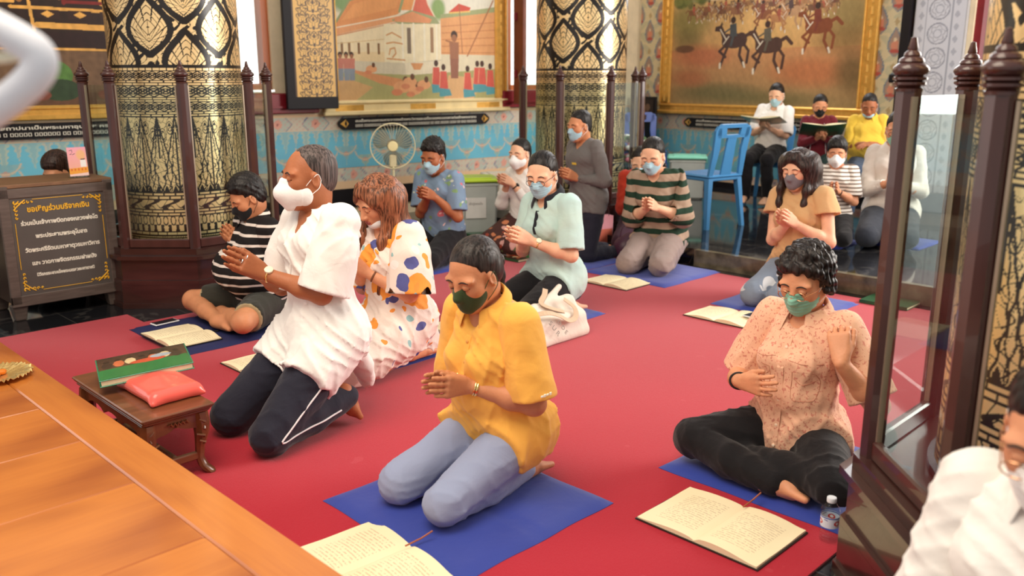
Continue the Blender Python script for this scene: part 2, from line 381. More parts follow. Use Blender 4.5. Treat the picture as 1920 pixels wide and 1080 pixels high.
PEOPLE = dict(
 man={'at': (-0.825, 3.669, 0.0), 'yaw': 134.7, 's': 1.089, 'pose': {'kind': 'tuck', 'lean': -0.061, 'hp': 0.05, 'hy': -0.25, 'wm': (0.081, 0.208, -0.236), 'el': 0.55, 'neck': 0.15, 'side': 0.089, 'kw': 0.146}},
 orange={'at': (-0.032, 3.061, 0.0), 'yaw': 135.4, 's': 0.999, 'pose': {'kind': 'seiza', 'lean': 0.15, 'hp': 0.42, 'hy': 0.1, 'wm': (-0.01, 0.17, -0.239), 'el': 0.35, 'side': 0.005, 'kw': 0.12}},
 boy={'at': (-1.583, 5.308, 0.0), 'yaw': 132.2, 's': 1.029, 'pose': {'kind': 'cross', 'lean': -0.012, 'hp': 0.5, 'hy': -0.1, 'wm': (0.1, 0.053, -0.183), 'el': 0.9, 'side': -0.028, 'kw': 0.13}},
 floral={'at': (-0.60, 4.50, 0.0), 'yaw': 136.4, 's': 1.047, 'pose': {'kind': 'seiza', 'lean': 0.067, 'hp': 0.5, 'hy': -0.1, 'wm': (0.004, 0.183, -0.197), 'el': 0.7, 'side': 0.057, 'kw': 0.13}},
 peach={'at': (1.10, 3.17, 0.0), 'yaw': 131.2, 's': 0.995, 'pose': {'kind': 'cross', 'lean': -0.06, 'hp': 0.4, 'hy': 0.1, 'knees': ((0.28, 0.27, 0.1), (-0.29, 0.24, 0.1)), 'wr': (0.13, 0.22, -0.27), 'wl': (-0.22, 0.13, -0.13), 'side': 0.013, 'wm': (0.011, 0.209, -0.265), 'kw': 0.13}},
 tee={'at': (-0.569, 7.122, 0.0), 'yaw': 152.0, 's': 1.06, 'pose': {'kind': 'seiza', 'lean': 0.139, 'hp': 0.3, 'hy': 0.0, 'side': -0.017, 'wm': (-0.045, 0.184, -0.139), 'kw': 0.13}},
 blouse={'at': (0.134, 7.73, 0.0), 'yaw': 144.8, 's': 1.011, 'pose': {'kind': 'seiza', 'lean': 0.058, 'hp': 0.15, 'hy': 0.0, 'side': 0.036, 'wm': (0.033, 0.175, -0.113), 'kw': 0.13}},
 bluepolo={'at': (0.275, 5.43, 0.0), 'yaw': 134.0, 's': 1.09, 'pose': {'kind': 'seiza', 'lean': 0.06, 'hp': 0.35, 'hy': 0.38, 'side': 0.052, 'wm': (-0.022, 0.219, -0.221), 'kw': 0.13}},
 grey={'at': (0.625, 7.2, 0.0), 'yaw': 124.3, 's': 0.975, 'pose': {'kind': 'kneel', 'ankles': ((.10, -.28, .05), (-.10, -.28, .05)), 'toes': ((.09, -.38, .03), (-.09, -.38, .03)), 'lean': 0.071, 'hp': 0.15, 'hy': 0.0, 'side': 0.026, 'wm': (-0.001, 0.118, -0.296), 'kw': 0.13}},
 green={'at': (1.196, 6.954, 0.0), 'yaw': 155.2, 's': 1.095, 'pose': {'kind': 'seiza', 'lean': 0.166, 'hp': 0.4, 'hy': 0.0, 'side': 0.065, 'wm': (-0.022, 0.225, -0.198), 'kw': 0.114}},
 tan={'at': (1.97, 5.852, 0.0), 'yaw': 134.0, 's': 1.068, 'pose': {'kind': 'seiza', 'lean': -0.003, 'hp': 0.25, 'hy': 0.0, 'side': 0.069, 'wm': (-0.039, 0.185, -0.199), 'kw': 0.087}},
 kid={'at': (2.727, 7.4, 0.13), 'yaw': 158.1, 's': 0.897, 'pose': {'kind': 'seiza', 'lean': 0.029, 'hp': 0.15, 'hy': 0.0, 'side': -0.001, 'wm': (-0.008, 0.232, -0.199), 'kw': 0.13}},
 reader={'at': (2.915, 10.0, 0.13), 'yaw': 147.5, 's': 0.983, 'pose': {'kind': 'chair', 'lean': -0.073, 'hp': 0.45, 'hy': 0.0, 'side': -0.061, 'wm': (0.0, 0.25, -0.25), 'kw': 0.11}},
 reader2={'at': (3.251, 9.389, 0.13), 'yaw': 166.9, 's': 0.899, 'pose': {'kind': 'chair', 'lean': -0.091, 'hp': 0.45, 'hy': 0.0, 'side': 0.017, 'wm': (0.0, 0.25, -0.25), 'kw': 0.13}},
 yellow={'at': (3.63, 9.013, 0.13), 'yaw': 157.4, 's': 0.918, 'pose': {'kind': 'chair', 'lean': 0.103, 'hp': 0.45, 'hy': 0.0, 'side': 0.036, 'wm': (0.0, 0.25, -0.25), 'kw': 0.072}},
 greenmask={'at': (3.231, 7.412, 0.13), 'yaw': 155.2, 's': 1.124, 'pose': {'kind': 'seiza', 'lean': 0.027, 'hp': 0.2, 'hy': 0.0, 'side': 0.011, 'wm': (-0.008, 0.241, -0.24), 'kw': 0.13}},
)
# ================================================================= painted surfaces: a fine grid of points coloured by a function
def attr_mat(name, rough=.6, metal=False, spec=.4, coat=0.):
    if name in MC: return MC[name]
    m, N, L, b = nt_new(name); a = N.new('ShaderNodeAttribute'); a.attribute_name = 'Col'
    L.new(a.outputs['Color'], b.inputs['Base Color']); b.inputs['Roughness'].default_value = rough; b.inputs['Specular IOR Level'].default_value = spec
    b.inputs['Coat Weight'].default_value = coat; b.inputs['Coat Roughness'].default_value = .15
    if metal: L.new(a.outputs['Alpha'], b.inputs['Metallic'])
    MC[name] = m; return m
def grid_mesh(name, nx, ny, posf, rgba, m, parent=None, closed=False, thick=None):
    """nx*ny points; posf(i, j arrays)->xyz; rgba (ny,nx,4)"""
    J, I = np.meshgrid(np.arange(ny), np.arange(nx), indexing='ij'); P = posf(I, J).reshape(-1, 3)
    ii = np.arange(nx if closed else nx-1); jj = np.arange(ny-1); jj, ii = np.meshgrid(jj, ii, indexing='ij'); i2 = (ii+1) % nx
    F = np.stack([jj*nx+ii, jj*nx+i2, (jj+1)*nx+i2, (jj+1)*nx+ii], -1).reshape(-1, 4)
    me = np_mesh(name, P, F); ca = me.color_attributes.new('Col', 'FLOAT_COLOR', 'POINT'); ca.data.foreach_set('color', rgba.astype(np.float32).ravel())
    return link_mesh(name, me, m, parent, closed)
def srgb(c):
    c = np.asarray(c, float)/255.; return np.where(c <= .04045, c/12.92, ((c+.055)/1.055)**2.4)
class Canvas:
    """paints polygons in its own drawing units onto an array of points"""
    def __init__(s, x0, y0, x1, y1, res, bgc):
        s.x0, s.y0, s.x1, s.y1 = x0, y0, x1, y1; s.nx = int((x1-x0)*res); s.ny = int((y1-y0)*res)
        s.X = np.linspace(x0, x1, s.nx)[None, :].repeat(s.ny, 0); s.Y = np.linspace(y1, y0, s.ny)[:, None].repeat(s.nx, 1)
        s.c = np.zeros((s.ny, s.nx, 3)); s.c[:] = srgb(bgc)
    def put(s, m, col, a=1.):
        col = srgb(col); m = (m*a)[..., None]; s.c = s.c*(1-m)+col*m
    def poly(s, pts, col, a=1.):
        ins = np.zeros(s.X.shape, bool); n = len(pts)
        for i in range(n):
            (xa, ya), (xb, yb) = pts[i], pts[(i+1) % n]
            if ya == yb: continue
            ins ^= ((ya > s.Y) != (yb > s.Y)) & (s.X < (xb-xa)*(s.Y-ya)/(yb-ya)+xa)
        s.put(ins.astype(float), col, a)
    def ell(s, cx, cy, rx, ry, col, a=1., soft=0.):
        d = ((s.X-cx)/rx)**2+((s.Y-cy)/ry)**2
        s.put(np.clip((1-d)/soft, 0, 1) if soft else (d < 1).astype(float), col, a)
    def line(s, pts, w, col, a=1.):
        for (xa, ya), (xb, yb) in zip(pts[:-1], pts[1:]):
            dx, dy = xb-xa, yb-ya; L2 = max(dx*dx+dy*dy, 1e-6); t = np.clip(((s.X-xa)*dx+(s.Y-ya)*dy)/L2, 0, 1)
            s.put((np.hypot(s.X-xa-t*dx, s.Y-ya-t*dy) < w/2).astype(float), col, a)
    def band(s, y0, y1, c0, c1):
        t = np.clip((s.Y-y0)/(y1-y0), 0, 1)[..., None]; m = ((s.Y >= y0) & (s.Y < y1))[..., None]
        s.c = np.where(m, srgb(c0)*(1-t)+srgb(c1)*t, s.c)
    def nz(s, amp, sc, seed=1):
        rs = np.random.RandomState(seed); o = 0
        for i in range(8):
            a = rs.uniform(0, 6.28); k = sc*rs.uniform(.5, 2.5); o = o+np.sin(s.X*math.cos(a)*k+s.Y*math.sin(a)*k+rs.uniform(0, 6)+1.3*np.sin(s.X*k*.3+i))
        s.c = np.clip(s.c*(1+amp*o[..., None]/3), 0, 1)
    def mesh(s, name, w, h, m, parent, thick=.0):
        rgba = np.concatenate([s.c, np.ones(s.c.shape[:2]+(1,))], -1)
        return grid_mesh(name, s.nx, s.ny, lambda I, J: np.stack([I/(s.nx-1)*w, np.zeros(I.shape), J/(s.ny-1)*h], -1), rgba, m, parent)

# ================================================================= building frames
WL = Matrix(((.766, -.643, 0, -1.067), (.643, .766, 0, 10.0), (0, 0, 1, 0), (0, 0, 0, 1)))       # left wall: x along the wall, y into it
WR = Matrix(((.643, .766, 0, 1.736), (-.766, .643, 0, 12.352), (0, 0, 1, 0), (0, 0, 0, 1)))      # right wall
def on(W, t, d, z): return Matrix.Translation(W @ Vector((t, d, z))) @ W.to_3x3().to_4x4()
wood = mat('dark_red_wood', (.062, .021, .017), .3, vary=.25, vscale=14, stretch=(1, 1, .15), coat=.4)
woodm = mat('plinth_wood', (.045, .016, .013), .28, vary=.3, vscale=10, stretch=(.4, .4, 2), coat=.5)
cream = mat('cream_plaster', srgb((232, 214, 180)), .7, vary=.08)
redp = mat('red_paint', srgb((128, 22, 34)), .4, vary=.1)
goldp = mat('gold_paint', srgb((222, 170, 84)), .35, metal=.55, vary=.12, vscale=20, bump=.1, bscale=60)
palegold = mat('pale_gold', srgb((236, 214, 160)), .45, metal=.15, vary=.08)
blackp = mat('black_lacquer', (.010, .008, .010), .42, spec=.3)
steel = mat('steel', (.6, .6, .6), .3, metal=1.)
# glossy black marble with faint veins
mb, N_, L_, b_ = nt_new('black_marble'); nt = mb.node_tree; v, x, y, z = coords(mb)
vein = (noise(nt, v, 1.6, 8., 1.2)-.5).abs().lt(.012)
tile = ((x*.7071+y*.7071)*(1/.6)).frac().lt(.008).max(((x*.7071-y*.7071)*(1/.6)).frac().lt(.008))
L_.new(mixc(nt, tile.max(vein*.5), (.012, .012, .014), (.07, .065, .06)), b_.inputs['Base Color']); b_.inputs['Roughness'].default_value = .06
fl = MB(); fl.add([(-9, -1, 0), (9, -1, 0), (9, 16, 0), (-9, 16, 0)], [(0, 1, 2, 3)]); tag(fl.build('floor', mb), kind='structure')
def uv(u, v): return ((u+v)*.70711, (u-v)*.70711)      # building axes: u runs away to the right, v towards the right front
ff = MB(); ff.prism([uv(6.06, -7.5), uv(12, -7.5), uv(12, 2.5), uv(6.06, 2.5)], .001, .13)
tag(ff.build('floor', mb), kind='structure')
mrb = mat('grey_green_marble', srgb((104, 96, 78)), .12, vary=.5, vscale=9, stretch=(1, 1, 1))
st = MB(); st.prism([uv(6.0, -3.9), uv(6.06, -3.9), uv(6.06, 2.5), uv(6.0, 2.5)], .001, .135); tag(st.build('trim_1', mrb), kind='structure')

# ---- walls
def wallpiece(mb_, t0, t1, z0, z1, d0=0., d1=.3, W=WL): mb_.box(((t0+t1)/2, (d0+d1)/2, (z0+z1)/2), (t1-t0, d1-d0, z1-z0), W)
w1 = MB()
ZT = 4.6; ZW = 1.39
for a, b, c, d in ((-7, -2.62, .0, ZT), (-2.62, -1.7, 0, ZW-.02), (-2.62, -1.7, 4.2, ZT), (-1.7, 1.33, 0, ZT), (1.33, 2.45, 0, ZW-.05), (1.33, 2.45, 4.2, ZT), (2.45, 3.96, 0, ZT)): wallpiece(w1, a, b, c, d)
tag(w1.build('wall_left', cream), kind='structure')
w2 = MB()
for a, b, c, d in ((0, 4.38, 0, ZT), (4.38, 5.6, 0, .5), (4.38, 5.6, 4.2, ZT), (5.6, 8.5, 0, ZT)): wallpiece(w2, a, b, c, d, W=WR)
tag(w2.build('wall_right', cream), kind='structure')
bs = MB(); wallpiece(bs, -7, 3.64, .13, .335, -.02, 0)
tag(bs.build('baseboard_left', blackp), kind='structure')
bs = MB(); wallpiece(bs, .02, 8.5, .13, .2, -.02, 0, WR); tag(bs.build('baseboard_right', blackp), kind='structure')

# ---- painted dado, band and wallpaper of the two walls
def pan(name, W, t0, t1, z0, z1, res, fn, m, d=-.004):
    nx = int((t1-t0)/res)+2; ny = int((z1-z0)/res)+2
    T = np.linspace(t0, t1, nx)[None, :].repeat(ny, 0); Z = np.linspace(z0, z1, ny)[:, None].repeat(nx, 1)
    c = fn(T, Z); rgba = np.concatenate([c, np.ones(c.shape[:2]+(1,))], -1)
    def pf(I, J): return np.stack([t0+I/(nx-1)*(t1-t0), np.full(I.shape, d), z0+J/(ny-1)*(z1-z0)], -1)
    o = grid_mesh(name, nx, ny, pf, rgba, m); o.matrix_world = W; return tag(o, kind='structure')
def mixm(c, m, col, a=1.):
    m = np.clip(m, 0, 1)[..., None]*a; return c*(1-m)+srgb(col)*m
def dado_fn(z0, z1):
    def f(T, Z):
        c = np.zeros(T.shape+(3,)); c[:] = srgb((108, 180, 204)); h = (Z-z0)/(z1-z0)
        c = mixm(c, .5+.5*np.sin(T*9+np.sin(Z*22)), (112, 192, 214), .7)
        for per, off, top, bot, wd, col in ((.46, 0., 1., .18, .05, (196, 196, 166)), (.46, .23, 1., .5, .075, (172, 190, 176)), (.23, .115, 1., .66, .04, (205, 190, 160)), (.46, 0., .62, .3, .16, (150, 180, 178)), (.46, .23, .42, .1, .10, (176, 186, 150))):
            t = np.abs(((T+off)/per+.5) % 1-.5)*per; k = np.clip((h-bot)/(top-bot), 0, 1); wv = wd*k**1.2*(1+.25*np.sin(h*60))
            c = mixm(c, ((t < wv) & (h < top)).astype(float), col, .72); c = mixm(c, ((t < wv*.45) & (h < top)).astype(float), (120, 175, 188), .55)
        for off, zc in ((0., .45), (.23, .3)):
            t = ((T+off)/.46+.5) % 1-.5
            c = mixm(c, (np.hypot(t*.46/.035, (h-zc)/.05) < 1).astype(float), (214, 140, 110), .6)
            arc = np.abs(np.hypot(t*.46, (h-zc-.28)*(z1-z0))-.13); c = mixm(c, (arc < .008).astype(float)*(h < zc+.2), (216, 190, 160), .8)
        return c
    return f
def band_fn(z0, z1):
    def f(T, Z):
        c = np.zeros(T.shape+(3,)); c[:] = srgb((206, 196, 176)); h = (Z-z0)/(z1-z0); t = np.abs((T/.42+.5) % 1-.5)*2; q = np.abs(h-.5)*2
        c = mixm(c, (t+q*.35 < .72).astype(float), (186, 192, 178)); c = mixm(c, (np.abs(t+q*.35-.74) < .035).astype(float), (120, 128, 150))
        c = mixm(c, (np.hypot(t*.42*.5, (h-.5)*(z1-z0)) < .045).astype(float), (222, 160, 140)); c = mixm(c, (np.hypot(t*.42*.5, (h-.5)*(z1-z0)) < .009).astype(float), (150, 60, 60))
        c = mixm(c, (np.sin(T*95)*np.sin(Z*120) > .55).astype(float), (214, 150, 140), .6)
        c = mixm(c, (q > .86).astype(float), (226, 190, 150)); return c
    return f
pm = attr_mat('wall_painting', .55)
pan('wall_left', WL, -7, 3.63, .335, .56, .02, band_fn(.40, .56), pm)
pan('wall_left', WL, -7, 3.63, .56, .96, .009, dado_fn(.5, .96), pm, -.008)
pan('wall_left', WL, -7, 3.63, .96, 1.13, .012, band_fn(.96, 1.11), pm)
pan('wall_right', WR, .02, 4.2, .2, .30, .03, band_fn(.2, .30), pm)
pan('wall_right', WR, .02, 4.2, .30, .835, .012, dado_fn(.3, .84), pm, -.008)
pan('wall_right', WR, .02, 4.2, .835, 1.03, .014, band_fn(.835, 1.03), pm)
def paper_fn(T, Z):
    c = np.zeros(T.shape+(3,)); c[:] = srgb((228, 212, 172)); c = mixm(c, (np.sin(T*26+3*np.sin(Z*13))*np.sin(Z*21) > .15).astype(float), (200, 196, 164), .7)
    for off in (0, 1):
        t = ((T/.36+.5*off) % 1-.5)*.36; zz = ((Z/.46+.5*off) % 1-.5)*.46
        k = np.clip((zz+.13)/.30, 0, 1); wv = .075*np.sin(PI*k**.8)
        c = mixm(c, ((np.abs(t) < wv) & (k > 0) & (k < 1)).astype(float), (178, 150, 132)); c = mixm(c, (np.abs(np.abs(t)-wv) < .008).astype(float)*(k > 0)*(k < 1), (122, 140, 158))
        c = mixm(c, (np.hypot(t/.04, (zz+.01)/.05) < 1).astype(float), (226, 150, 120)); c = mixm(c, (np.hypot(t/.016, (zz-.045)/.02) < 1).astype(float), (240, 214, 180))
        c = mixm(c, (np.hypot(t/.055, (zz+.07)/.02) < 1).astype(float), (196, 92, 80))
        zz2 = ((Z/.46+.5*off+.5) % 1-.5)*.46; c = mixm(c, (np.abs(t)/.03+np.abs(zz2)/.045 < 1).astype(float), (196, 170, 124))
    return c
pan('wall_right', WR, .02, 4.2, 1.03, 2.9, .013, paper_fn, pm, -.003)

# ---- windows
def window(n, W, t0, t1, z0, z1, fm, fw=.07):
    o = MB()
    for c, d in ((((t0+t1)/2, .1, z0+fw/2), (t1-t0, .14, fw)), (((t0+t1)/2, .1, z1-fw/2), (t1-t0, .14, fw)), ((t0+fw/2, .1, (z0+z1)/2), (fw, .14, z1-z0)), ((t1-fw/2, .1, (z0+z1)/2), (fw, .14, z1-z0))): o.box(c, d, W)
    r = o.build('window_%d' % n, fm); tag(r, kind='structure')
    g = MB(); g.box(((t0+t1)/2, .12, (z0+z1)/2), (t1-t0-2*fw, .006, z1-z0-2*fw), W); g.build('window_glass', glass, r)
    s = MB(); s.box(((t0+t1)/2, .02, z0-.0), (t1-t0, .1, .02), W); s.build('window_sill', steel, r)
gm, N_, L_, b_ = nt_new('clear_glass'); out = N_['Material Output']; tr = N_.new('ShaderNodeBsdfTransparent'); tr.inputs[0].default_value = (.93, .97, .96, 1)
gl = N_.new('ShaderNodeBsdfGlossy'); gl.inputs['Roughness'].default_value = .03; fr = N_.new('ShaderNodeFresnel'); fr.inputs[0].default_value = 1.5; mx = N_.new('ShaderNodeMixShader')
geo_ = N_.new('ShaderNodeNewGeometry'); kf_ = X(gm.node_tree, fr.outputs[0])*(1.-X(gm.node_tree, geo_.outputs['Backfacing'])) ; L_.new(kf_.k, mx.inputs[0]); L_.new(tr.outputs[0], mx.inputs[1]); L_.new(gl.outputs[0], mx.inputs[2]); L_.new(mx.outputs[0], out.inputs[0]); glass = gm
orangew = mat('varnished_window_wood', srgb((176, 96, 50)), .4, vary=.15, stretch=(1, 1, .2))
window(1, WL, -2.62, -1.7, ZW-.02, 4.2, orangew)
window(2, WL, 1.33, 2.45, ZW-.05, 4.2, orangew)
window(3, WR, 4.38, 5.6, .5, 4.2, redp)
for (a, b) in ((-2.75, -1.24), (1.2, 2.6)):
    o = MB(); o.box(((a+b)/2, -.03, 1.245), (b-a, .08, .2), WL, .01); o.box(((a+b)/2, -.045, 1.21), (b-a, .1, .02), WL); tag(o.build('trim_%d' % (2 if a < 0 else 3), redp), kind='structure')

# ---- opened window shutters (things that swing)
def scroll_fn(X, Y, w, h):
    x = (X/w-.5)*2; c = np.zeros(X.shape+(3,)); c[:] = srgb((226, 178, 92)); k = Y/.16
    a = np.abs(x)+.0*k; dark = np.zeros(X.shape)
    for i, (cx, r) in enumerate(((.0, .42), (.52, .3), (.5, .34))):
        yy = ((k+i*.37) % 1-.5)*.16/(w*.5); rr = np.hypot(np.abs(x)-cx, yy*1.15); dark = np.maximum(dark, (np.abs(rr-r*.75-.05*np.sin(np.arctan2(yy, np.abs(x)-cx)*5)) < .025)); dark = np.maximum(dark, (np.abs(rr-r*.35-.1*np.sin(np.arctan2(yy, np.abs(x)-cx)*3)) < .022))
    dark = np.maximum(dark, np.abs(a-.30*(1+np.sin(k*6.28))) < .02); dark = np.maximum(dark, (a < .05)*(np.sin(k*12.5) > .2)); c = mixm(c, dark.astype(float), (74, 44, 18))
    c = mixm(c, (a > .93).astype(float), (80, 50, 20)); return c
def shutter(t, ang, w, h, label, gold=True, m_=None):
    e = empty('window_shutter'); e.matrix_world = on(WL, t, -.135, 1.19) @ Matrix.Rotation(ang, 4, 'Z')
    tag(e, label, 'shutter')
    o = MB(); o.box((w/2, 0, h/2), (w, .05, h), bev=.006); o.build('shutter_leaf', m_ or blackp, e)
    if gold:
        cw, chh = w-.10, h-.15; nx, ny = 120, 620
        Xg = np.linspace(0, cw, nx)[None, :].repeat(ny, 0); Yg = np.linspace(0, chh, ny)[:, None].repeat(nx, 1); c = scroll_fn(Xg, Yg, cw, chh)
        g = grid_mesh('gold_panel', nx, ny, lambda I, J: np.stack([.088+I/(nx-1)*cw, np.full(I.shape, -.027), .12+J/(ny-1)*chh], -1), np.concatenate([c, np.ones(c.shape[:2]+(1,))], -1), attr_mat('gilt_panel', .35, spec=.6), e)
    else:
        for zz in (.35, 1.0, 1.6): b = MB(); b.box((w*.3, -.035, zz), (.05, .03, .09), bev=.008); b.build('hinge', redp, e)
    return e
shutter(-1.63, math.radians(-6), .54, 1.9, 'open black window shutter with a gilded scrollwork panel, left of the temple painting')
shutter(1.33, math.radians(-100), .22, 1.9, 'narrow red-brown window shutter standing open at the right edge of the temple painting', False, mat('brown_shutter', srgb((120, 62, 40)), .5, vary=.2))

# ================================================================= wall paintings
def framed(name, W, t0, t1, z0, z1, fw, fb, cv, label, group=None):
    """t0..z1 = picture opening"""
    e = empty(name); e.matrix_world = on(W, t0, -.02, z0); tag(e, label, 'painting', group); w_, h_ = t1-t0, z1-z0
    p = cv.mesh('painted_canvas', w_, h_, attr_mat('oil_painting', .45, spec=.35), e); p.location.y = -.012
    for n_, c, d in (('frame', (w_/2, -.0, -fb/2), (w_+2*fw, .07, fb)), ('frame', (-fw/2, 0, h_/2), (fw, .06, h_)), ('frame', (w_+fw/2, 0, h_/2), (fw, .06, h_)), ('frame', (w_/2, 0, h_+fw/2), (w_+2*fw, .07, fw))):
        o = MB(); o.box(c, d, bev=.012); ho = c[2] < 0 or c[2] > h_
        # raised lips and carved triangles
        if ho:
            o.box((c[0], -.042, c[2]+d[2]/2-.02), (d[0], .02, .025), bev=.006); o.box((c[0], -.05, c[2]-d[2]/2+.022), (d[0]+.05, .045, .044), bev=.008)
        else:
            o.box((c[0]+d[0]/2-.012, -.036, c[2]), (.02, .02, d[2]), bev=.005); o.box((c[0]-d[0]/2+.012, -.036, c[2]), (.02, .02, d[2]), bev=.005)
            for k in range(int(h_/.12)): o.prism([(c[0]-.02, -.031), (c[0], -.045), (c[0]+.02, -.031)], .03+k*.12, .11+k*.12)
        o.build(n_, palegold if (ho and name == 'temple_painting') else goldp, e)
    for cx in (.12, w_/2, w_-.12):
        o = MB()
        for k in range(5): o.prism([(cx-.17+.03*k, -.036-.002*k), (cx+.17-.03*k, -.036-.002*k), (cx, -.046)], -fb*.78+k*.012, -fb*.3-k*.012)
        o.build('carved_ornament', goldp, e)
    return e
# temple picture, drawn in the units of its own canvas
cv = Canvas(630, -50, 925, 187, 2.0, (226, 214, 190)); P_ = cv.poly
cv.band(-50, 60, (205, 214, 206), (232, 222, 196)); cv.band(60, 187, (226, 214, 182), (214, 180, 130))
cv.ell(650, 45, 30, 22, (120, 150, 92), 1, .6); cv.ell(812, 50, 16, 20, (128, 158, 88), 1, .6)
P_([(708, -50), (708, 22), (730, 20), (728, -50)], (214, 196, 150)); cv.line([(712, 4), (726, 2)], 1.5, (180, 150, 100))
P_([(632, 76), (655, 45), (757, 14), (742, 58), (735, 62), (632, 84)], (222, 138, 78)); cv.line([(632, 76), (655, 45), (755, 15), (740, 57)], 3.2, (134, 146, 96))
P_([(640, 74), (662, 50), (745, 25), (735, 52)], (232, 150, 86)); P_([(632, 82), (740, 62), (732, 72), (632, 94)], (226, 150, 96)); cv.line([(632, 84), (738, 63)], 1.5, (240, 224, 190)); cv.line([(632, 95), (732, 74)], 1.5, (200, 120, 70))
P_([(742, 55), (758, 14), (781, 8), (767, 54)], (232, 146, 78)); cv.line([(741, 56), (757, 15), (779, 9), (766, 54)], 3, (134, 150, 100))
P_([(764, 56), (780, 8), (794, 46), (806, 64)], (214, 92, 68)); cv.line([(762, 58), (780, 6), (793, 44), (808, 66)], 2.2, (238, 216, 180))
P_([(726, 70), (760, 54), (806, 62), (818, 76), (740, 76)], (148, 154, 104)); P_([(732, 66), (764, 56), (800, 66), (796, 72), (730, 72)], (224, 140, 90))
P_([(632, 96), (732, 74), (732, 132), (632, 132)], (236, 214, 168)); P_([(712, 76), (818, 72), (816, 134), (712, 132)], (240, 222, 178)); P_([(632, 118), (712, 116), (712, 134), (632, 134)], (226, 190, 130), .6)
for x_ in (640, 652, 668, 684, 702): cv.poly([(x_-2, 104), (x_+2, 104), (x_+2, 120), (x_-2, 120)], (120, 84, 52))
cv.line([(632, 106), (712, 98)], 1.2, (214, 180, 120))
P_([(753, 80), (760, 80), (760, 118), (753, 118)], (110, 92, 74)); P_([(796, 78), (802, 78), (802, 116), (796, 116)], (150, 110, 76))
for x_ in (745, 765, 785, 808, 816): cv.line([(x_, 74), (x_, 132)], 3, (246, 234, 204))
for p in ([(716, 92), (726, 88), (742, 95)], [(716, 104), (728, 102), (744, 104)], [(720, 120), (722, 112), (730, 110), (732, 118), (726, 124)], [(716, 126), (748, 128)]): cv.line(p, 2.2, (206, 142, 84))
P_([(655, 130), (750, 132), (818, 126), (818, 150), (752, 156), (655, 148)], (206, 192, 160)); P_([(748, 132), (818, 128), (840, 140), (840, 150), (750, 158)], (232, 216, 180)); cv.line([(660, 146), (750, 156)], 1.2, (170, 150, 120))
P_([(816, 60), (925, 44), (925, 124), (816, 118)], (222, 150, 92)); P_([(816, 58), (925, 42), (925, 50), (816, 64)], (150, 156, 104))
for k in range(5): cv.line([(818, 76+k*10), (925, 66+k*12)], 1.4, (196, 120, 70))
P_([(816, 118), (925, 118), (925, 150), (816, 150)], (222, 206, 170)); cv.line([(868, 120), (922, 32)], 2.4, (160, 96, 60))
P_([(832, 54), (852, 40), (876, 45), (872, 52)], (200, 66, 50)); cv.line([(834, 55), (874, 51)], 2.4, (230, 180, 90)); cv.line([(853, 42), (858, 116)], 1.5, (150, 90, 60))
P_([(630, 146), (760, 150), (925, 140), (925, 187), (630, 187)], (158, 152, 92)); P_([(630, 150), (690, 168), (660, 187), (630, 187)], (196, 148, 92)); P_([(640, 140), (740, 156), (770, 176), (700, 162)], (206, 132, 82)); P_([(830, 150), (900, 156), (880, 187), (820, 187)], (214, 160, 104))
def man_(x, y, h, top, low, skin=(150, 92, 60)):
    cv.ell(x, y-h*.92, h*.09, h*.1, (52, 34, 26)); cv.ell(x, y-h*.86, h*.07, h*.08, skin); P_([(x-h*.13, y-h*.78), (x+h*.13, y-h*.78), (x+h*.12, y-h*.4), (x-h*.12, y-h*.4)], top); P_([(x-h*.12, y-h*.42), (x+h*.12, y-h*.42), (x+h*.1, y), (x-h*.1, y)], low)
man_(842, 155, 72, (150, 92, 64), (136, 82, 62)); cv.line([(840, 100), (826, 97)], 2.4, (150, 92, 60))
def kneel_(x, y, c1=(206, 76, 62), c2=(70, 140, 150)):
    cv.ell(x, y-46, 4, 5, (60, 36, 28)); cv.poly([(x-6, y-40), (x+6, y-40), (x+9, y-12), (x-8, y-10)], c1); cv.poly([(x-9, y-14), (x+12, y-12), (x+16, y-2), (x-8, y)], c2); cv.line([(x-6, y-38), (x-8, y-16)], 1.5, (230, 150, 110))
for x_, y_ in ((806, 178), (820, 184), (888, 178), (898, 178), (868, 186), (915, 182)): kneel_(x_, y_)
for x_, y_, s_ in ((742, 182, 1.), (765, 184, .8), (782, 176, .8), (688, 150, .6), (756, 172, .8)):
    cv.ell(x_, y_-14*s_, 16*s_, 9*s_, (224, 150, 98)); cv.ell(x_+6*s_, y_-24*s_, 5*s_, 6*s_, (90, 54, 36)); cv.ell(x_-10*s_, y_-6*s_, 10*s_, 5*s_, (206, 120, 80))
for x_ in (636, 646, 655): man_(x_, 158, 40, (190, 110, 90), (120, 130, 140))
P_([(758, 132), (782, 132), (776, 142), (764, 142)], (214, 140, 84)); cv.nz(.04, .3, 3); cv.nz(.03, 1.1, 8); cv.c = np.clip(cv.c, 0, 1)**.82
framed('temple_painting', WL, -1.0, 1.1, 1.262, 2.95, .17, .15, cv, 'large painting of a white temple hall with orange roofs, between the two windows')
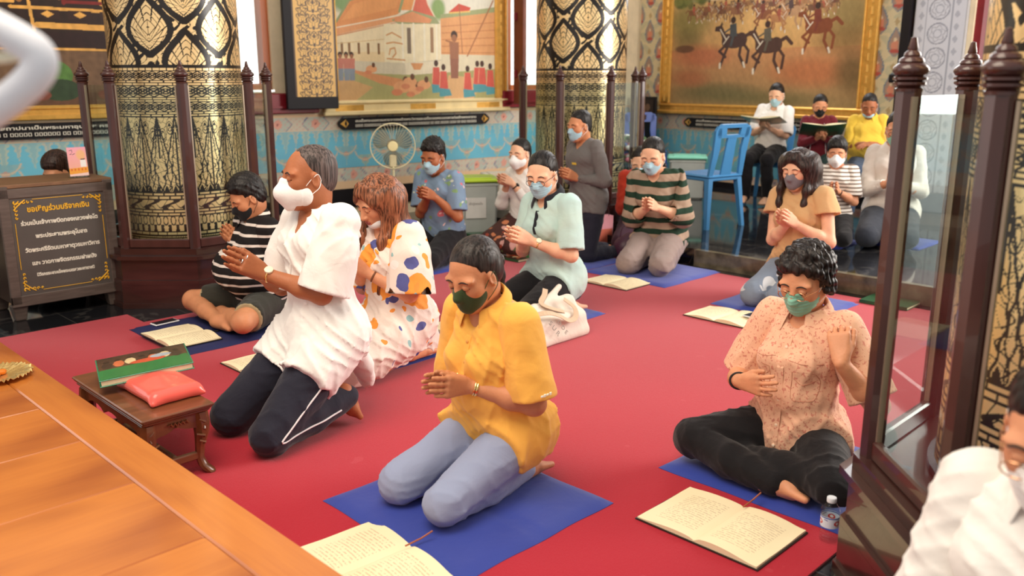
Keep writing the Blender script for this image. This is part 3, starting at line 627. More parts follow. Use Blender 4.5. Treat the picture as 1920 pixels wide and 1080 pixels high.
# battle picture
cv = Canvas(1257, -50, 1612, 207, 2.0, (196, 150, 90)); P_ = cv.poly
cv.band(-50, 26, (196, 190, 176), (226, 200, 158)); cv.band(26, 110, (216, 174, 112), (210, 156, 94)); cv.band(110, 208, (204, 138, 88), (150, 124, 78))
for cx, cy, rx, ry, c, a in ((1290, 60, 60, 40, (120, 116, 60), .8), (1590, 60, 60, 50, (128, 110, 62), .8), (1290, 96, 40, 30, (100, 92, 52), .7), (1320, 122, 70, 26, (190, 104, 70), .8), (1580, 100, 60, 30, (126, 96, 54), .7), (1440, 75, 90, 50, (222, 170, 100), .7), (1530, 150, 90, 30, (190, 108, 66), .8), (1360, 186, 110, 22, (104, 98, 60), .8), (1600, 150, 40, 40, (96, 80, 46), .8), (1460, 196, 120, 16, (110, 100, 60), .7), (1300, 160, 50, 20, (176, 96, 62), .7)): cv.ell(cx, cy, rx, ry, c, a, .9)
rs_ = np.random.RandomState(5)
for i in range(46):
    x_ = rs_.choice([rs_.uniform(1258, 1330), rs_.uniform(1520, 1612)]); cv.ell(x_, rs_.uniform(8, 30) if x_ < 1400 else rs_.uniform(4, 26), rs_.uniform(7, 14), rs_.uniform(6, 13), [(98, 106, 52), (124, 128, 66), (84, 92, 46)][i % 3], .8, .6)
cv.ell(1285, 108, 24, 8, (96, 62, 44), .9, .5)
def horse(x, y, s, d, c, rc_, sk=(236, 220, 196)):
    q = lambda px, py: (x+d*px*s, y+py*s)
    cv.ell(*q(0, 0), 18*s, 10.5*s, c); cv.ell(*q(-12, -1), 9*s, 10*s, c); cv.ell(*q(11, 0), 8*s, 10*s, c); P_([q(10, -4), q(20, -22), q(30, -20), q(31, -14), q(22, -13), q(16, 4)], c); P_([q(18, -22), q(20, -27), q(23, -21)], c)
    for p, w_ in (([q(10, 4), q(22, 14), q(12, 22)], 4), ([q(8, 6), q(14, 20), q(20, 36)], 4), ([q(-12, 4), q(-10, 20), q(-18, 34)], 4.4), ([q(-14, 2), q(-24, 14), q(-22, 30)], 4)): cv.line(p, w_*s, c)
    for p in ([q(20, 31), q(20, 37)], [q(-17, 30), q(-19, 36)]): cv.line(p, 3*s, sk)
    cv.line([q(-15, -4), q(-26, -10), q(-34, -2)], 5*s, c); cv.line([q(12, -2), q(22, -16)], 1.6*s, sk); cv.line([q(8, -6), q(16, 4)], 1.4*s, sk)
    P_([q(-5, -6), q(6, -6), q(7, -22), q(-3, -24)], rc_); cv.ell(*q(2, -28), 4*s, 4.6*s, (60, 40, 34)); cv.line([q(0, -10), q(4, 6)], 3.6*s, rc_); cv.line([q(4, -18), q(14, -12)], 2.4*s, rc_)
for i in range(24):
    x_ = 1300+i*11.5+rs_.uniform(-4, 4); y_ = 36+rs_.uniform(-4, 16)*(.5+abs(i-12)/24); s_ = rs_.uniform(.32, .5); horse(x_, y_, s_, rs_.choice([-1, 1]), [(130, 84, 56), (170, 120, 80), (112, 76, 56)][i % 3], [(176, 84, 66), (150, 120, 90), (120, 60, 50)][i % 3])
for x_, y_, s_, d_, c_, r_ in ((1440, 55, .75, -1, (132, 78, 50), (120, 60, 48)), (1490, 52, .8, -1, (186, 140, 100), (80, 62, 60)), (1468, 62, .65, 1, (176, 118, 74), (160, 80, 60)), (1390, 46, .6, 1, (150, 100, 70), (130, 70, 60)), (1538, 78, 1.15, -1, (128, 66, 40), (120, 56, 42)), (1386, 96, 1.25, -1, (70, 48, 44), (70, 74, 76)), (1452, 106, 1.25, -1, (76, 50, 42), (92, 84, 70))): horse(x_, y_, s_, d_, c_, r_)
cv.nz(.06, .2, 4); cv.nz(.05, .9, 9); cv.c = np.clip(cv.c, 0, 1)**.9
framed('battle_painting', WR, .6, 3.25, 1.165, 2.95, .17, .13, cv, 'large gold framed painting of horsemen charging over open ground')
# palace picture at the far left, gold lines on dark brown
cv = Canvas(-220, -60, 215, 182, 1.6, (44, 26, 18)); P_ = cv.poly; G_ = (226, 168, 84)
for k in range(-4, 3):
    ox = k*96
    P_([(ox+33, -20), (ox+33, 26), (ox+90, 30), (ox+82, 2), (ox+38, 2)], G_); P_([(ox+40, -20), (ox+40, 20), (ox+82, 24), (ox+76, 0), (ox+44, 0)], (52, 28, 20)); cv.line([(ox+52, -10), (ox+53, 20)], 4, (196, 130, 80)); cv.line([(ox+68, -10), (ox+66, 20)], 4, (196, 130, 80))
    cv.line([(ox+2, -40), (ox+8, 60)], 5, (150, 100, 50)); cv.line([(ox+98, -40), (ox+104, 34)], 6, (214, 158, 76))
for p, w_ in (([(-220, 30), (92, 32)], 6), ([(-220, 60), (98, 62)], 4), ([(96, 68), (215, 70)], 4), ([(118, 88), (215, 90)], 7), ([(-220, 84), (30, 84)], 6), ([(112, 60), (116, 120)], 3), ([(140, -50), (140, 56)], 4), ([(176, -50), (180, 60)], 6)): cv.line(p, w_, G_)
for p in ([(144, 26), (180, 26)], [(144, 60), (182, 60)], [(144, 20), (144, 62)], [(182, 0), (182, 64)]): cv.line(p, 3.4, (122, 34, 30))
for k in range(12): 
    cx = 128+k*30 if k < 3 else -190+(k-3)*34
    P_([(cx-11, 70), (cx+11, 70), (cx+11, 80), (cx-11, 80)], (50, 28, 22)); P_([(cx-6, 75), (cx, 71), (cx+6, 75), (cx, 79)], G_)
P_([(-220, 96), (215, 96), (215, 114), (-220, 112)], (42, 20, 18)); cv.line([(-220, 114), (215, 116)], 3, G_); P_([(-220, 118), (215, 118), (215, 182), (-220, 182)], (112, 84, 60)); P_([(-220, 160), (215, 168), (215, 182), (-220, 182)], (96, 66, 46))
for cx in (-150, -80, 18, 128, 190): cv.ell(cx, 146, 17, 17, (84, 122, 58)); cv.ell(cx+4, 164, 20, 13, (48, 66, 42)); cv.ell(cx-2, 126, 6, 6, (44, 28, 24)); cv.ell(cx-14, 170, 9, 6, (120, 66, 50))
for cx in (-110, 38): cv.ell(cx, 130, 11, 12, (176, 52, 46))
cv.nz(.12, .35, 6); framed('palace_painting', WL, -6.6, -2.95, 1.27, 2.95, .14, .12, cv, 'dark gilded painting of a palace with people in green, behind the left column')

# ---- caption boards
whitel = mat('white_lettering', srgb((232, 226, 210)), .5); dimgold = mat('dim_gold_lettering', srgb((216, 190, 130)), .5)
def plaque(W, t0, t1, z0, z1, lines, label):
    e = empty('caption_board'); e.matrix_world = on(W, t0, -.02, z0); tag(e, label, 'caption board'); w_, h_ = t1-t0, z1-z0
    o = MB(); M = Matrix.Rotation(PI/2, 4, 'X')
    o.prism([(.06, 0), (w_-.06, 0), (w_-.01, h_*.32), (w_, h_/2), (w_-.01, h_*.68), (w_-.06, h_), (.06, h_), (.01, h_*.68), (0, h_/2), (.01, h_*.32)], 0, .03, M); o.build('board', blackp, e)
    for sx, q in ((0, 1), (w_, -1)):
        o = MB(); o.prism([(sx+q*.02, h_/2), (sx+q*.09, h_*.12), (sx+q*.07, h_/2), (sx+q*.09, h_*.88)], .03, .034, M); o.prism([(sx+q*.09, h_*.2), (sx+q*.12, h_*.5), (sx+q*.09, h_*.8), (sx+q*.1, h_*.5)], .03, .034, M); o.build('gilt_corner', goldp, e)
    for i, (s_, wd) in enumerate(lines):
        T = Matrix.Translation((w_/2, -.033, h_*(.7-.42*i))) @ M
        text('lettering', s_, h_*.42, T, whitel, e, w_*wd, font=thai_font(), bold=.0008)
plaque(WL, -6.1, -2.98, .995, 1.125, [('ได้รับการสถาปนาเป็นพระมหาอุปราช ครองเมืองพิษณุโลก ได้รับการสถาปนาเป็นพระมหาอุปราช ครองเมือง', .94), ('appointed to a Great Regent to rule Phitsanulok appointed to a Great Regent to rule Phitsanulok', .94)], 'black caption board with white Thai and English lines under the palace painting')
plaque(WL, -1.02, 1.0, .965, 1.085, [('สมเด็จพระนเรศวรมหาราชทรงสร้างพระวิหารและเสด็จทอดพระเนตรการก่อสร้างพระอาราม', .8), ('King Naresuan, who visited the construction of the royal hall of the temple', .8)], 'black caption board with pointed ends under the temple painting, behind the fan')
plaque(WR, .86, 2.9, .875, .99, [('สมเด็จพระนเรศวรมหาราชทรงนำทัพม้าเข้าต่อสู้กับข้าศึกในทุ่งกว้าง', .8), ('King Naresuan led his cavalry into battle across the open plain', .8)], 'black caption board with pointed ends under the battle painting')

# ---- silver patterned door leaf and black jamb at the right
o = MB(); o.box((3.74, -.05, 2.0), (.09, .1, 3.8), WR); tag(o.build('trim_4', blackp), kind='structure')
def door_fn(T, Z):
    c = np.zeros(T.shape+(3,)); c[:] = srgb((214, 216, 226)); t = T-.0
    for cx in (.24,):
        zz = ((Z/.24) % 1-.5)*.24; r = np.hypot(t-cx, zz); c = mixm(c, (np.abs(r-.10) < .007).astype(float), (150, 154, 170)); c = mixm(c, (np.abs(r-.07-.01*np.sin(6*np.arctan2(zz, t-cx))) < .006).astype(float), (176, 178, 190)); c = mixm(c, (np.abs(r-.04) < .006).astype(float), (170, 174, 188))
    for cx in (.06, .42):
        zz = ((Z/.12) % 1-.5)*.12; c = mixm(c, (np.abs(t-cx)/.03+np.abs(zz)/.04 < 1).astype(float), (168, 172, 186), .8)
    return mixm(c, (np.minimum(np.abs(t-.11), np.abs(t-.37)) < .006).astype(float), (160, 164, 178))
nx, ny = 60, 420; T = np.linspace(0, .5, nx)[None, :].repeat(ny, 0); Z = np.linspace(.2, 3.6, ny)[:, None].repeat(nx, 1); c = door_fn(T, Z)
d = empty('door_1'); d.matrix_world = on(WR, 3.82, -.03, .13); tag(d, kind='structure')
grid_mesh('door_panel', nx, ny, lambda I, J: np.stack([I/(nx-1)*.5, np.full(I.shape, -.026), .2+J/(ny-1)*3.4], -1), np.concatenate([c, np.ones(c.shape[:2]+(1,))], -1), attr_mat('silver_panel', .3, spec=.7), d)
o = MB(); o.box((.25, 0, 1.9), (.52, .05, 3.8)); o.build('door_leaf', mat('silver_paint', srgb((196, 198, 206)), .35, metal=.4), d)
o = MB(); o.box((-.1, -.12, 1.36), (.14, .05, .09), bev=.01); o.build('door_latch', blackp, d)

# ================================================================= gilded columns with post-and-glass screens
def column_paint(nx, ny, z0, z1):
    a = (np.arange(nx)/nx*6)[None, :].repeat(ny, 0); Z = np.linspace(z0, z1, ny)[:, None].repeat(nx, 1); W_ = .45; P = .42
    g = np.ones(a.shape); S = a*W_
    up = Z > 1.58
    fill = (np.sin(S*58+2.2*np.sin(Z*40))*np.sin(Z*52+1.8*np.sin(S*44)) > -.42) & ~(np.abs(np.sin(S*44+3*np.sin(Z*30))) < .13)
    tear = np.zeros(a.shape, bool); dark = np.zeros(a.shape, bool); tl = np.zeros(a.shape, bool)
    for off in (0, 1):
        dx = ((a+.5*off+.5) % 1-.5)*W_; dz = ((Z-1.822-P/2*off)/P+.5) % 1*P-P/2
        t = np.clip((dz+.155)/.31, 0, 1); wv = .118*np.sin(PI*t**.82)**1.15; wv2 = np.where((dz > -.2) & (dz < .2), .158*np.clip(np.sin(PI*np.clip((dz+.21)/.42, 0, 1)**.9), 0, 1)**1.1, 0)
        dd = np.abs(dx)/np.maximum(wv, 1e-4); ins = (np.abs(dx) < wv) & (t > 0) & (t < 1)
        ring = (np.abs(dx)/.118)**1.3+(np.abs(dz+.01)/.155); rg = (ring*3.6) % 1
        ang = np.arctan2(dz+.10, dx); pet = np.abs(np.sin(ang*9.))
        lines = (rg < .16) | ((pet < .24) & (ring > .28) & (ring*3.6 % 2 > .2)) | ((ring < .28) & (np.abs(dx) < .003))
        dark |= (np.abs(dx) < wv2) & ~ins; tear |= ins; tl |= ins & lines
        # crossing flower between teardrops
        fx = ((a+.5*off) % 1-.5)*W_; fz = ((Z-1.822-P/2*off)/P+.5) % 1*P-P/2
    # ogee ribbons keep a thin centre line
    gu = np.where(tear, ~tl, np.where(dark, False, fill))
    def bars(n, ph): return (((a*n+ph) % 1) > .1)
    def lat(zc, hh, n, sm):
        q = np.abs(Z-zc)/hh; t = np.abs((a*n+.5) % 1-.5)*2
        l = (np.abs(q-t) < .16) | (np.abs(q-(1-t)) < .14) | (np.abs(np.hypot(t*1.2, q)-.5) < .12) | (np.abs(np.hypot((1-t)*1.2, q)-.45) < .12)
        return ~l
    gd = np.ones(a.shape, bool)
    def z(lo, hi): return (Z >= lo) & (Z < hi)
    def setb(m, v): gd[m] = (v[m] if isinstance(v, np.ndarray) else v)
    setb(z(1.565, 1.58), False); setb(z(1.545, 1.56), bars(10, 0)); setb(z(1.56, 1.565), False); setb(z(1.538, 1.545), False)
    setb(z(1.485, 1.538), lat(1.512, .026, 4, 0))
    setb(z(1.478, 1.485), False); setb(z(1.470, 1.478), bars(5, .3)); setb(z(1.463, 1.470), False); setb(z(1.452, 1.463), bars(5, .7)); setb(z(1.446, 1.452), False)
    setb(z(1.376, 1.446), lat(1.411, .035, 3, 0))
    setb(z(1.370, 1.376), False); setb(z(1.36, 1.370), bars(5, .2)); setb(z(1.354, 1.36), False); setb(z(1.345, 1.354), bars(8, .2)); setb(z(1.339, 1.345), False)
    setb(z(1.283, 1.339), lat(1.311, .028, 4, 0))
    setb(z(1.277, 1.283), False); setb(z(1.269, 1.277), bars(6, .0)); setb(z(1.262, 1.269), False); setb(z(1.252, 1.262), bars(6, .5)); setb(z(1.245, 1.252), False)
    # tall interlaced arches
    zz = z(.755, 1.245); h = (Z-.755)/.49; t = np.abs((a*2+.5) % 1-.5)*2; t2 = np.abs((a*2) % 1-.5)*2
    wob = .05*np.sin(h*38)*(1-h)
    l = (np.abs(t-(1-h)*.95-wob) < .045) | (np.abs(t2-(1-h)*.95-wob) < .045) | (np.abs(t-(1-h)*.5+wob) < .03) | (np.abs(t2-(1-h)*.5+wob) < .03) | ((t < .035) & (h > .45)) | ((t2 < .04) & (h < .8))
    for cc, rr in ((.30, .040), (.30, .022), (.72, .045), (.72, .028)): l |= (np.abs(np.hypot((t2-cc)*.225, (h-.86+.10*(cc > .5))*.49)-rr) < .0035)
    l |= (np.hypot((t2-.30)*.225, (h-.90)*.49) < .013)
    l |= (np.abs(np.sin(S*42+2.6*np.sin(Z*46))) < .13*(1.6-h)) | (np.abs(np.sin(Z*50+2.4*np.sin(S*56))) < .12) | ((np.abs((a*8+.5) % 1-.5)*2 > h*8+.25) & (h < .10))
    setb(zz, ~l)
    setb(z(.745, .755), False); setb(z(.733, .745), bars(6, .0)); setb(z(.725, .733), False); setb(z(.71, .725), bars(6, .5)); setb(z(.70, .71), False)
    setb(z(.64, .70), (np.sin(S*48+2.*np.sin(Z*70)) > -.55) & ~(np.abs(np.sin(Z*60+2*np.sin(S*48))) < .22))
    setb(z(.63, .64), False); setb(z(.618, .63), bars(6, .2)); setb(z(.61, .618), False); setb(z(.597, .61), bars(6, .7)); setb(z(.59, .597), False)
    h = (Z-.49)/.10; t = np.abs((a*9+.5) % 1-.5)*2
    setb(z(.49, .59), (~((t > .62-.5*np.abs(h-.25)) & (h < .45)) & ~((np.abs(np.hypot(t*.5, (h-.72))-.30) < .06) & (h > .4))))
    setb(z(.48, .49), False); setb(z(.465, .48), bars(7, 0)); setb(z(.455, .465), False); setb(z(.447, .455), bars(30, 0)); setb(z(.44, .447), False); setb(z(.425, .44), bars(7, .5)); setb(z(.38, .425), False)
    gg = np.where(up, gu, gd).astype(float)
    c = srgb((20, 13, 10))*(1-gg[..., None])+np.array([1.0, .74, .38])*gg[..., None]
    return np.concatenate([c, (gg*.72)[..., None]], -1)
NX, NY, CZ0, CZ1 = 720, 800, .38, 2.78
colm = attr_mat('gilt_column', .30, metal=True, spec=.5)
_m = colm.node_tree; _b = _m.nodes['Principled BSDF']; _v, _x, _y, _z = coords(colm); _n = noise(_m, _v, 7., 3.); _bp = _m.nodes.new('ShaderNodeBump'); _bp.inputs['Strength'].default_value = .12; _bp.inputs['Distance'].default_value = .02
_m.links.new(_n.k, _bp.inputs['Height']); _m.links.new(_bp.outputs[0], _b.inputs['Normal'])
crgba = column_paint(NX, NY, CZ0, CZ1)
def make_column():
    e = empty('gilded_column'); R = .43
    def pf(I, J): th = I/NX*2*PI; return np.stack([R*np.cos(th), R*np.sin(th), CZ0+J/(NY-1)*(CZ1-CZ0)], -1)
    sh = grid_mesh('column_shaft', NX, NY, pf, crgba, colm, e, closed=True)
    o8 = lambda r: [(r*math.cos(PI/8+k*PI/4), r*math.sin(PI/8+k*PI/4)) for k in range(8)]
    p = MB()
    for r, a, b in ((.68, 0, .035), (.67, .035, .16), (.67, .16, .19), (.655, .19, .33), (.685, .33, .355), (.65, .355, .40)): p.prism(o8(r), a+.0005, b)
    p.build('plinth', woodm, e)
    p = MB(); p.lathe([(.445, .4), (.45, .405), (.45, .425), (.432, .43)], 48, cap=False); p.build('base_ring', blackp, e)
    prof = [(.0, 1.462), (.036, 1.462), (.037, 1.47), (.030, 1.474), (.042, 1.481), (.042, 1.487), (.033, 1.490), (.044, 1.494), (.044, 1.50), (.034, 1.503), (.040, 1.506), (.047, 1.516), (.046, 1.525), (.037, 1.534), (.030, 1.539), (.033, 1.541), (.030, 1.549), (.020, 1.555), (.022, 1.557), (.020, 1.564), (.012, 1.571), (.0135, 1.574), (.009, 1.594), (.0075, 1.603), (0., 1.606)]
    for k in range(8):
        a = PI/8+k*PI/4; px, py = .60*math.cos(a), .60*math.sin(a)
        q = MB(); w_ = .033; q.prism([(w_*math.cos(a+PI/8+j*PI/4)*1.06, w_*math.sin(a+PI/8+j*PI/4)*1.06) for j in range(8)], .40, 1.462); pst = q.build('post', wood, e); pst.location = (px, py, 0)
        q = MB(); q.lathe(prof, 20, cap=False); q.build('finial', wood, pst, True)
        b = a+PI/4; mid = Vector(((px+.60*math.cos(b))/2, (py+.60*math.sin(b))/2, 0)); ang = a+PI/8+PI/2
        q = MB(); q.box((0, 0, .95), (.385, .008, 1.0), Matrix.Translation(mid) @ Matrix.Rotation(ang, 4, 'Z')); gp = q.build('glass_panel', glass, e)
        q = MB()
        for sx in (-.19, .19): q.box((sx, 0, .93), (.008, .016, 1.04), Matrix.Translation(mid) @ Matrix.Rotation(ang, 4, 'Z'))
        q.build('glass_channel', mat('channel_alu', srgb((176, 160, 140)), .35, metal=.7), gp)
        q = MB(); q.box((0, 0, .43), (.40, .03, .06), Matrix.Translation(mid) @ Matrix.Rotation(ang, 4, 'Z'), bev=.006); q.build('bottom_rail', wood, gp)
    return e
col = make_column()
spots = [((-2.33, 6.26, 0), 0, 'gilded black column ringed by glass screens behind the donation cabinet, at the left'), ((.66, 8.62, 0), 0, 'gilded black column behind the man in the grey sweater, between the two big paintings'), ((1.63, 2.2, 0), 0, 'nearest gilded black column with tall turned posts, at the right edge')]
for i, (l, r, lb) in enumerate(spots):
    c_ = col if i == 0 else copy_tree(col)
    c_.location = l
    for ch in c_.children:
        if ch.name.startswith('column_shaft'): ch.rotation_euler.z = math.radians((-150, -117, 12)[i])
    tag(c_, lb, 'column')
def samp(g, p):
    i = (np.asarray(p)-g.lo)/g.h; j = np.clip(np.floor(i).astype(int), 0, g.n-2); f = np.clip(i-j, 0, 1); D = g.D; o = 0
    for a in (0, 1):
        for b in (0, 1):
            for c in (0, 1): o += D[j[0]+a, j[1]+b, j[2]+c]*(f[0] if a else 1-f[0])*(f[1] if b else 1-f[1])*(f[2] if c else 1-f[2])
    return o
def cast(g, o, d, tmax=.6, st=.002):
    o = np.asarray(o, float); d = vnorm(d); t = 0
    while t < tmax:
        if samp(g, o+d*t) < 0: return o+d*(t-st*.5)
        t += st
    return None
def tr(parts, R, t): return [(v @ R.T+t, f) for v, f in parts]

def skinmat(name, col):
    if name in MC: return MC[name]
    m = mat(name, col, .5, vary=.10, vscale=14, sss=.12, spec=.4, bump=.12, bscale=120); return m
def hairmat(name, col, rough=.38):
    if name in MC: return MC[name]
    m, N, L, b = nt_new(name); nt = m.node_tree; tc = N.new('ShaderNodeTexCoord'); mp = N.new('ShaderNodeMapping'); mp.inputs['Scale'].default_value = (1, 1, .06); L.new(tc.outputs['Object'], mp.inputs[0])
    n = noise(nt, mp.outputs[0], 110., 4., .15); nf = ((n-.38)*4.).max(0.).min(1.); L.new(mixc(nt, nf, tuple(c*.35 for c in col), tuple(min(1, c*1.9+.003) for c in col)), b.inputs['Base Color'])
    b.inputs['Roughness'].default_value = rough; b.inputs['Specular IOR Level'].default_value = .28
    bp = N.new('ShaderNodeBump'); bp.inputs['Strength'].default_value = .6; bp.inputs['Distance'].default_value = .005; L.new(n.k, bp.inputs['Height']); L.new(bp.outputs[0], b.inputs['Normal'])
    MC[name] = m; return m
BLACKHAIR = hairmat('black_hair', (.012, .009, .008))

# ---------------------------------------------------------------- head (own frame: +Y face, +Z up)
def head_grid(h, jaw=1., neck_to=None, fem=False, mouth_open=0.):
    lo = np.array([-.10, -.125, -.135]); hi = np.array([.10, .13, .135])
    if neck_to is not None: lo = np.minimum(lo, neck_to-.08); hi = np.maximum(hi, neck_to+.08)
    g = Grid(lo, hi, h)
    g.ell((0, -.018, .036), (.074, .094, .084), .02); g.ell((0, .022, -.022), (.063, .070, .088), .035)
    g.rc((0, .058, -.092), (0, .056, -.096), .022*jaw, .020, .035)
    for s in (1, -1):
        g.rc((.052*s*jaw, -.004, -.050), (.018*s, .058, -.094), .019, .017, .035)
        g.ell((.036*s, .055, -.020), (.026, .024, .026), .03)
        g.ell((.036*s, .072, .026), (.026, .014, .009), .02)
        g.ell((.031*s, .101, .006), (.018, .018, .013), .014, 's')
        g.ell((.031*s, .079, .005), (.0155, .0135, .0125), .004)
        g.rc((.016*s, .088, .001), (.046*s, .078, .001), .0022, .0018, .004, 's')
    g.rc((0, .084, .018), (0, .108, -.028), .009, .0125, .014)
    for s in (1, -1): g.ell((.0125*s, .098, -.031), (.009, .011, .0085), .008)
    g.ell((0, .080, -.058), (.028, .018, .018), .02)
    g.rc((-.018, .088, -.054), (.018, .088, -.054), .0050, .0050, .008); g.rc((-.014, .088, -.067), (.014, .088, -.067), .0062, .0062, .008)
    g.rc((-.02, .099, -.0605), (.02, .099, -.0605), .0035+mouth_open, .0035+mouth_open, .004, 's')
    for s in (1, -1):
        g.ell((.078*s, -.006, -.006), (.010, .019, .031), .008, 'u', Rx(-.2) @ Rz(-.35*s)); g.ell((.088*s, .000, -.004), (.007, .011, .020), .005, 's')
    g.rc((0, -.030, -.035), (0, -.030, -.06), .058, .055, .03)
    if neck_to is not None: g.rc((0, -.026, -.05), neck_to, .050, .056 if not fem else .050, .03)
    return g
def head_front(g, x, z, off=.0):
    p = cast(g, (x, .15, z), (0, -1, 0), .2, .0015); return (p if p is not None else np.array([x, .08, z]))+np.array([0, off, 0])

def hair_short(h, line=.066, side=.0, thick=.010, low=-.075, top=.0, bald=False, seed=1, vol=1.):
    g = Grid((-.12, -.145, -.13), (.12, .135, .17), h); t = thick
    g.ell((0, -.026, .037+top*.4), (.074+t*.7, .092+t*.85, .084+t+top*.6), .01); g.ell((0, -.045, -.02), (.062+t*.6, .062+t*.6, .06), .03)
    if top > .012: g.ell((0, .0, .070+top*.3), (.066+t*.4, .070, .052+top*.5), .03)
    if vol > 1.2:
        rs = np.random.RandomState(seed)
        for i in range(int(90*vol)):
            v = vnorm([rs.normal()*.8, rs.normal()*.9-.1, abs(rs.normal())*.9+.15]); p = np.array([0, -.018, .036+top*.4])+v*np.array([.076, .096, .086+top*.5]); d = vnorm(v+np.array([rs.normal()*.35, .45+rs.normal()*.3, rs.normal()*.3])); L = rs.uniform(.010, .020)
            g.rc(p, p+d*L, .0075, .0030, .006)
    def cut(x, y, z):
        jag = .0008*np.sin(x*330)+.0012*np.sin(x*90+1)
        fr = (z-line-.010+jag)*.82-(y-.070)*.57-np.clip(np.abs(x)-.040, 0, 1)*.10          # above the forehead line
        tm = np.minimum(-(y-.036+.25*(np.abs(x)-.05)), (z-.020)+.0*y)                 # temples
        sb = np.minimum(-(y-.018), np.maximum(z+.022, -(y+.028)))                      # sideburn, stopping at the ear
        bk = np.minimum(-(y-(-.020+side)), (z-low)+(y+.075)*.25)
        r = np.maximum(np.maximum(fr, bk), np.maximum(tm, sb)) if not bald else np.maximum(np.minimum(fr, -(y-.030)*1.), np.maximum(bk, np.minimum(-(y-.012), z+.015)))
        return -r
    g.op(cut, g.lo, g.lo+g.h*g.n, 'i', .016 if not bald else .006); g.wrinkle(.0018*min(vol, 1.2), 200, seed, (0, .3, .9)); return g
def hair_cap(h, part=.0, thick=.012, seed=2, line=.060):
    """hair combed back from a side parting, over the tops of the ears"""
    g = Grid((-.125, -.15, -.13), (.125, .13, .16), h); t = thick
    g.ell((0, -.027, .037), (.075+t*.6, .093+t*.6, .084+t*.8), .01); g.ell((0, -.05, -.015), (.066+t*.6, .062+t*.6, .066), .03)
    g.rc((.012, .085, .10), (.016, -.01, .142), .0025, .0035, .010, 's')
    def cut(x, y, z):
        fr = (z-line-.018+.0006*np.sin(x*300))*.76-(y-.066)*.65+np.clip(.03-np.abs(x), 0, 1)*.10
        tm = np.minimum(-(y-.040), z-.028+np.clip(y-.02, 0, 1)*.9)
        bk = np.minimum(-(y-.016), (z+.016)+np.clip(-(y+.004), 0, 1)*1.7)
        return -np.maximum(np.maximum(fr, bk), tm)
    g.op(cut, g.lo, g.lo+g.h*g.n, 'i', .018)
    g.op(lambda x, y, z: (.0011*np.sin(420*x+90*z*np.sign(x)+22*y)+.0007*np.sin(700*x-60*y))*np.clip((.045-y)/.05, 0, 1)*np.clip((z-.0)/.04, .4, 1), g.lo, g.lo+g.h*g.n, '+'); return g
def locks(h, lo, hi, chains, seed=3, k=.018, wr=.002):
    g = Grid(lo, hi, h)
    for pts, r0, r1 in chains:
        n = len(pts)-1
        for i in range(n): g.rc(pts[i], pts[i+1], r0+(r1-r0)*i/n, r0+(r1-r0)*(i+1)/n, k)
    g.op(lambda x, y, z: wr*.5*np.sin(430*x+35*z)+wr*.35*np.sin(390*y+600*x+25*z), g.lo, g.lo+g.h*g.n, '+'); return g

# ---------------------------------------------------------------- hand + forearm
def hand_prims(g, W, f, n, right, curl=.12, spread=.0, sc=1., thumb=(.75, .55), k=.004):
    f = vnorm(f); n = vnorm(n-f*np.dot(n, f)) if True else n; t = np.cross(f, n) if right else np.cross(n, f)   # t points to the thumb side
    W = np.asarray(W, float); S = lambda a, b, c: W+(f*a+t*b+n*c)*sc
    for b0, b1, r in ((.018, .030, .0145), (.006, .010, .0155), (-.006, -.011, .0150), (-.017, -.030, .0135)): g.rc(S(.005, b0, 0), S(.088, b1, 0), r*sc, (r-.002)*sc, .012)
    L = ((.030, .066, .0088), (.010, .076, .0090), (-.011, .070, .0086), (-.030, .054, .0076))
    for i, (b, ln, r) in enumerate(L):
        p = S(.086-(.006 if i == 3 else 0), b, 0); a = curl*.6; sp = spread*(1.5-i)*.33; ax = vnorm(f+t*sp)
        for q, fr in enumerate((.45, .31, .24)):
            d = ax*math.cos(a)+n*math.sin(a); p2 = p+d*ln*fr*sc; g.rc(p, p2, r*sc*(1-.06*q), r*sc*(.94-.07*q), .004); p = p2; a += curl*(1.2 if q == 0 else .8)
    p = S(.022, .022, .004); d1 = vnorm(f*thumb[0]+t*thumb[1]+n*.25); p2 = p+d1*.038*sc; g.rc(p, p2, .0150*sc, .0115*sc, .012)
    d2 = vnorm(f*(thumb[0]+.5)+t*thumb[1]*.6+n*.15); p3 = p2+d2*.030*sc; g.rc(p2, p3, .0110*sc, .0098*sc, .004); p4 = p3+vnorm(f*1.2+t*.2)*.024*sc; g.rc(p3, p4, .0098*sc, .0078*sc, .004)
def arm_shell(h, S_, E_, W, f, n, right, bulk=1., curl=.12, spread=0., thumb=(.75, .55), hs=1.):
    pts = np.array([S_, E_, W, W+vnorm(f)*.2]); g = Grid(pts.min(0)-.075, pts.max(0)+.075, h)
    g.rc(S_, E_, .041*bulk, .037*bulk, .03); m_ = E_+(W-E_)*.35
    g.rc(E_, m_, .037*bulk, .039*bulk, .02); g.rc(m_, W, .038*bulk, .0245, .02)
    g.rc(W-vnorm(W-E_)*.02, W+vnorm(f)*.02, .0225, .021, .012, flat=(n, 1.2))
    hand_prims(g, W+vnorm(f)*.012, f, n, right, curl, spread, hs, thumb); return g
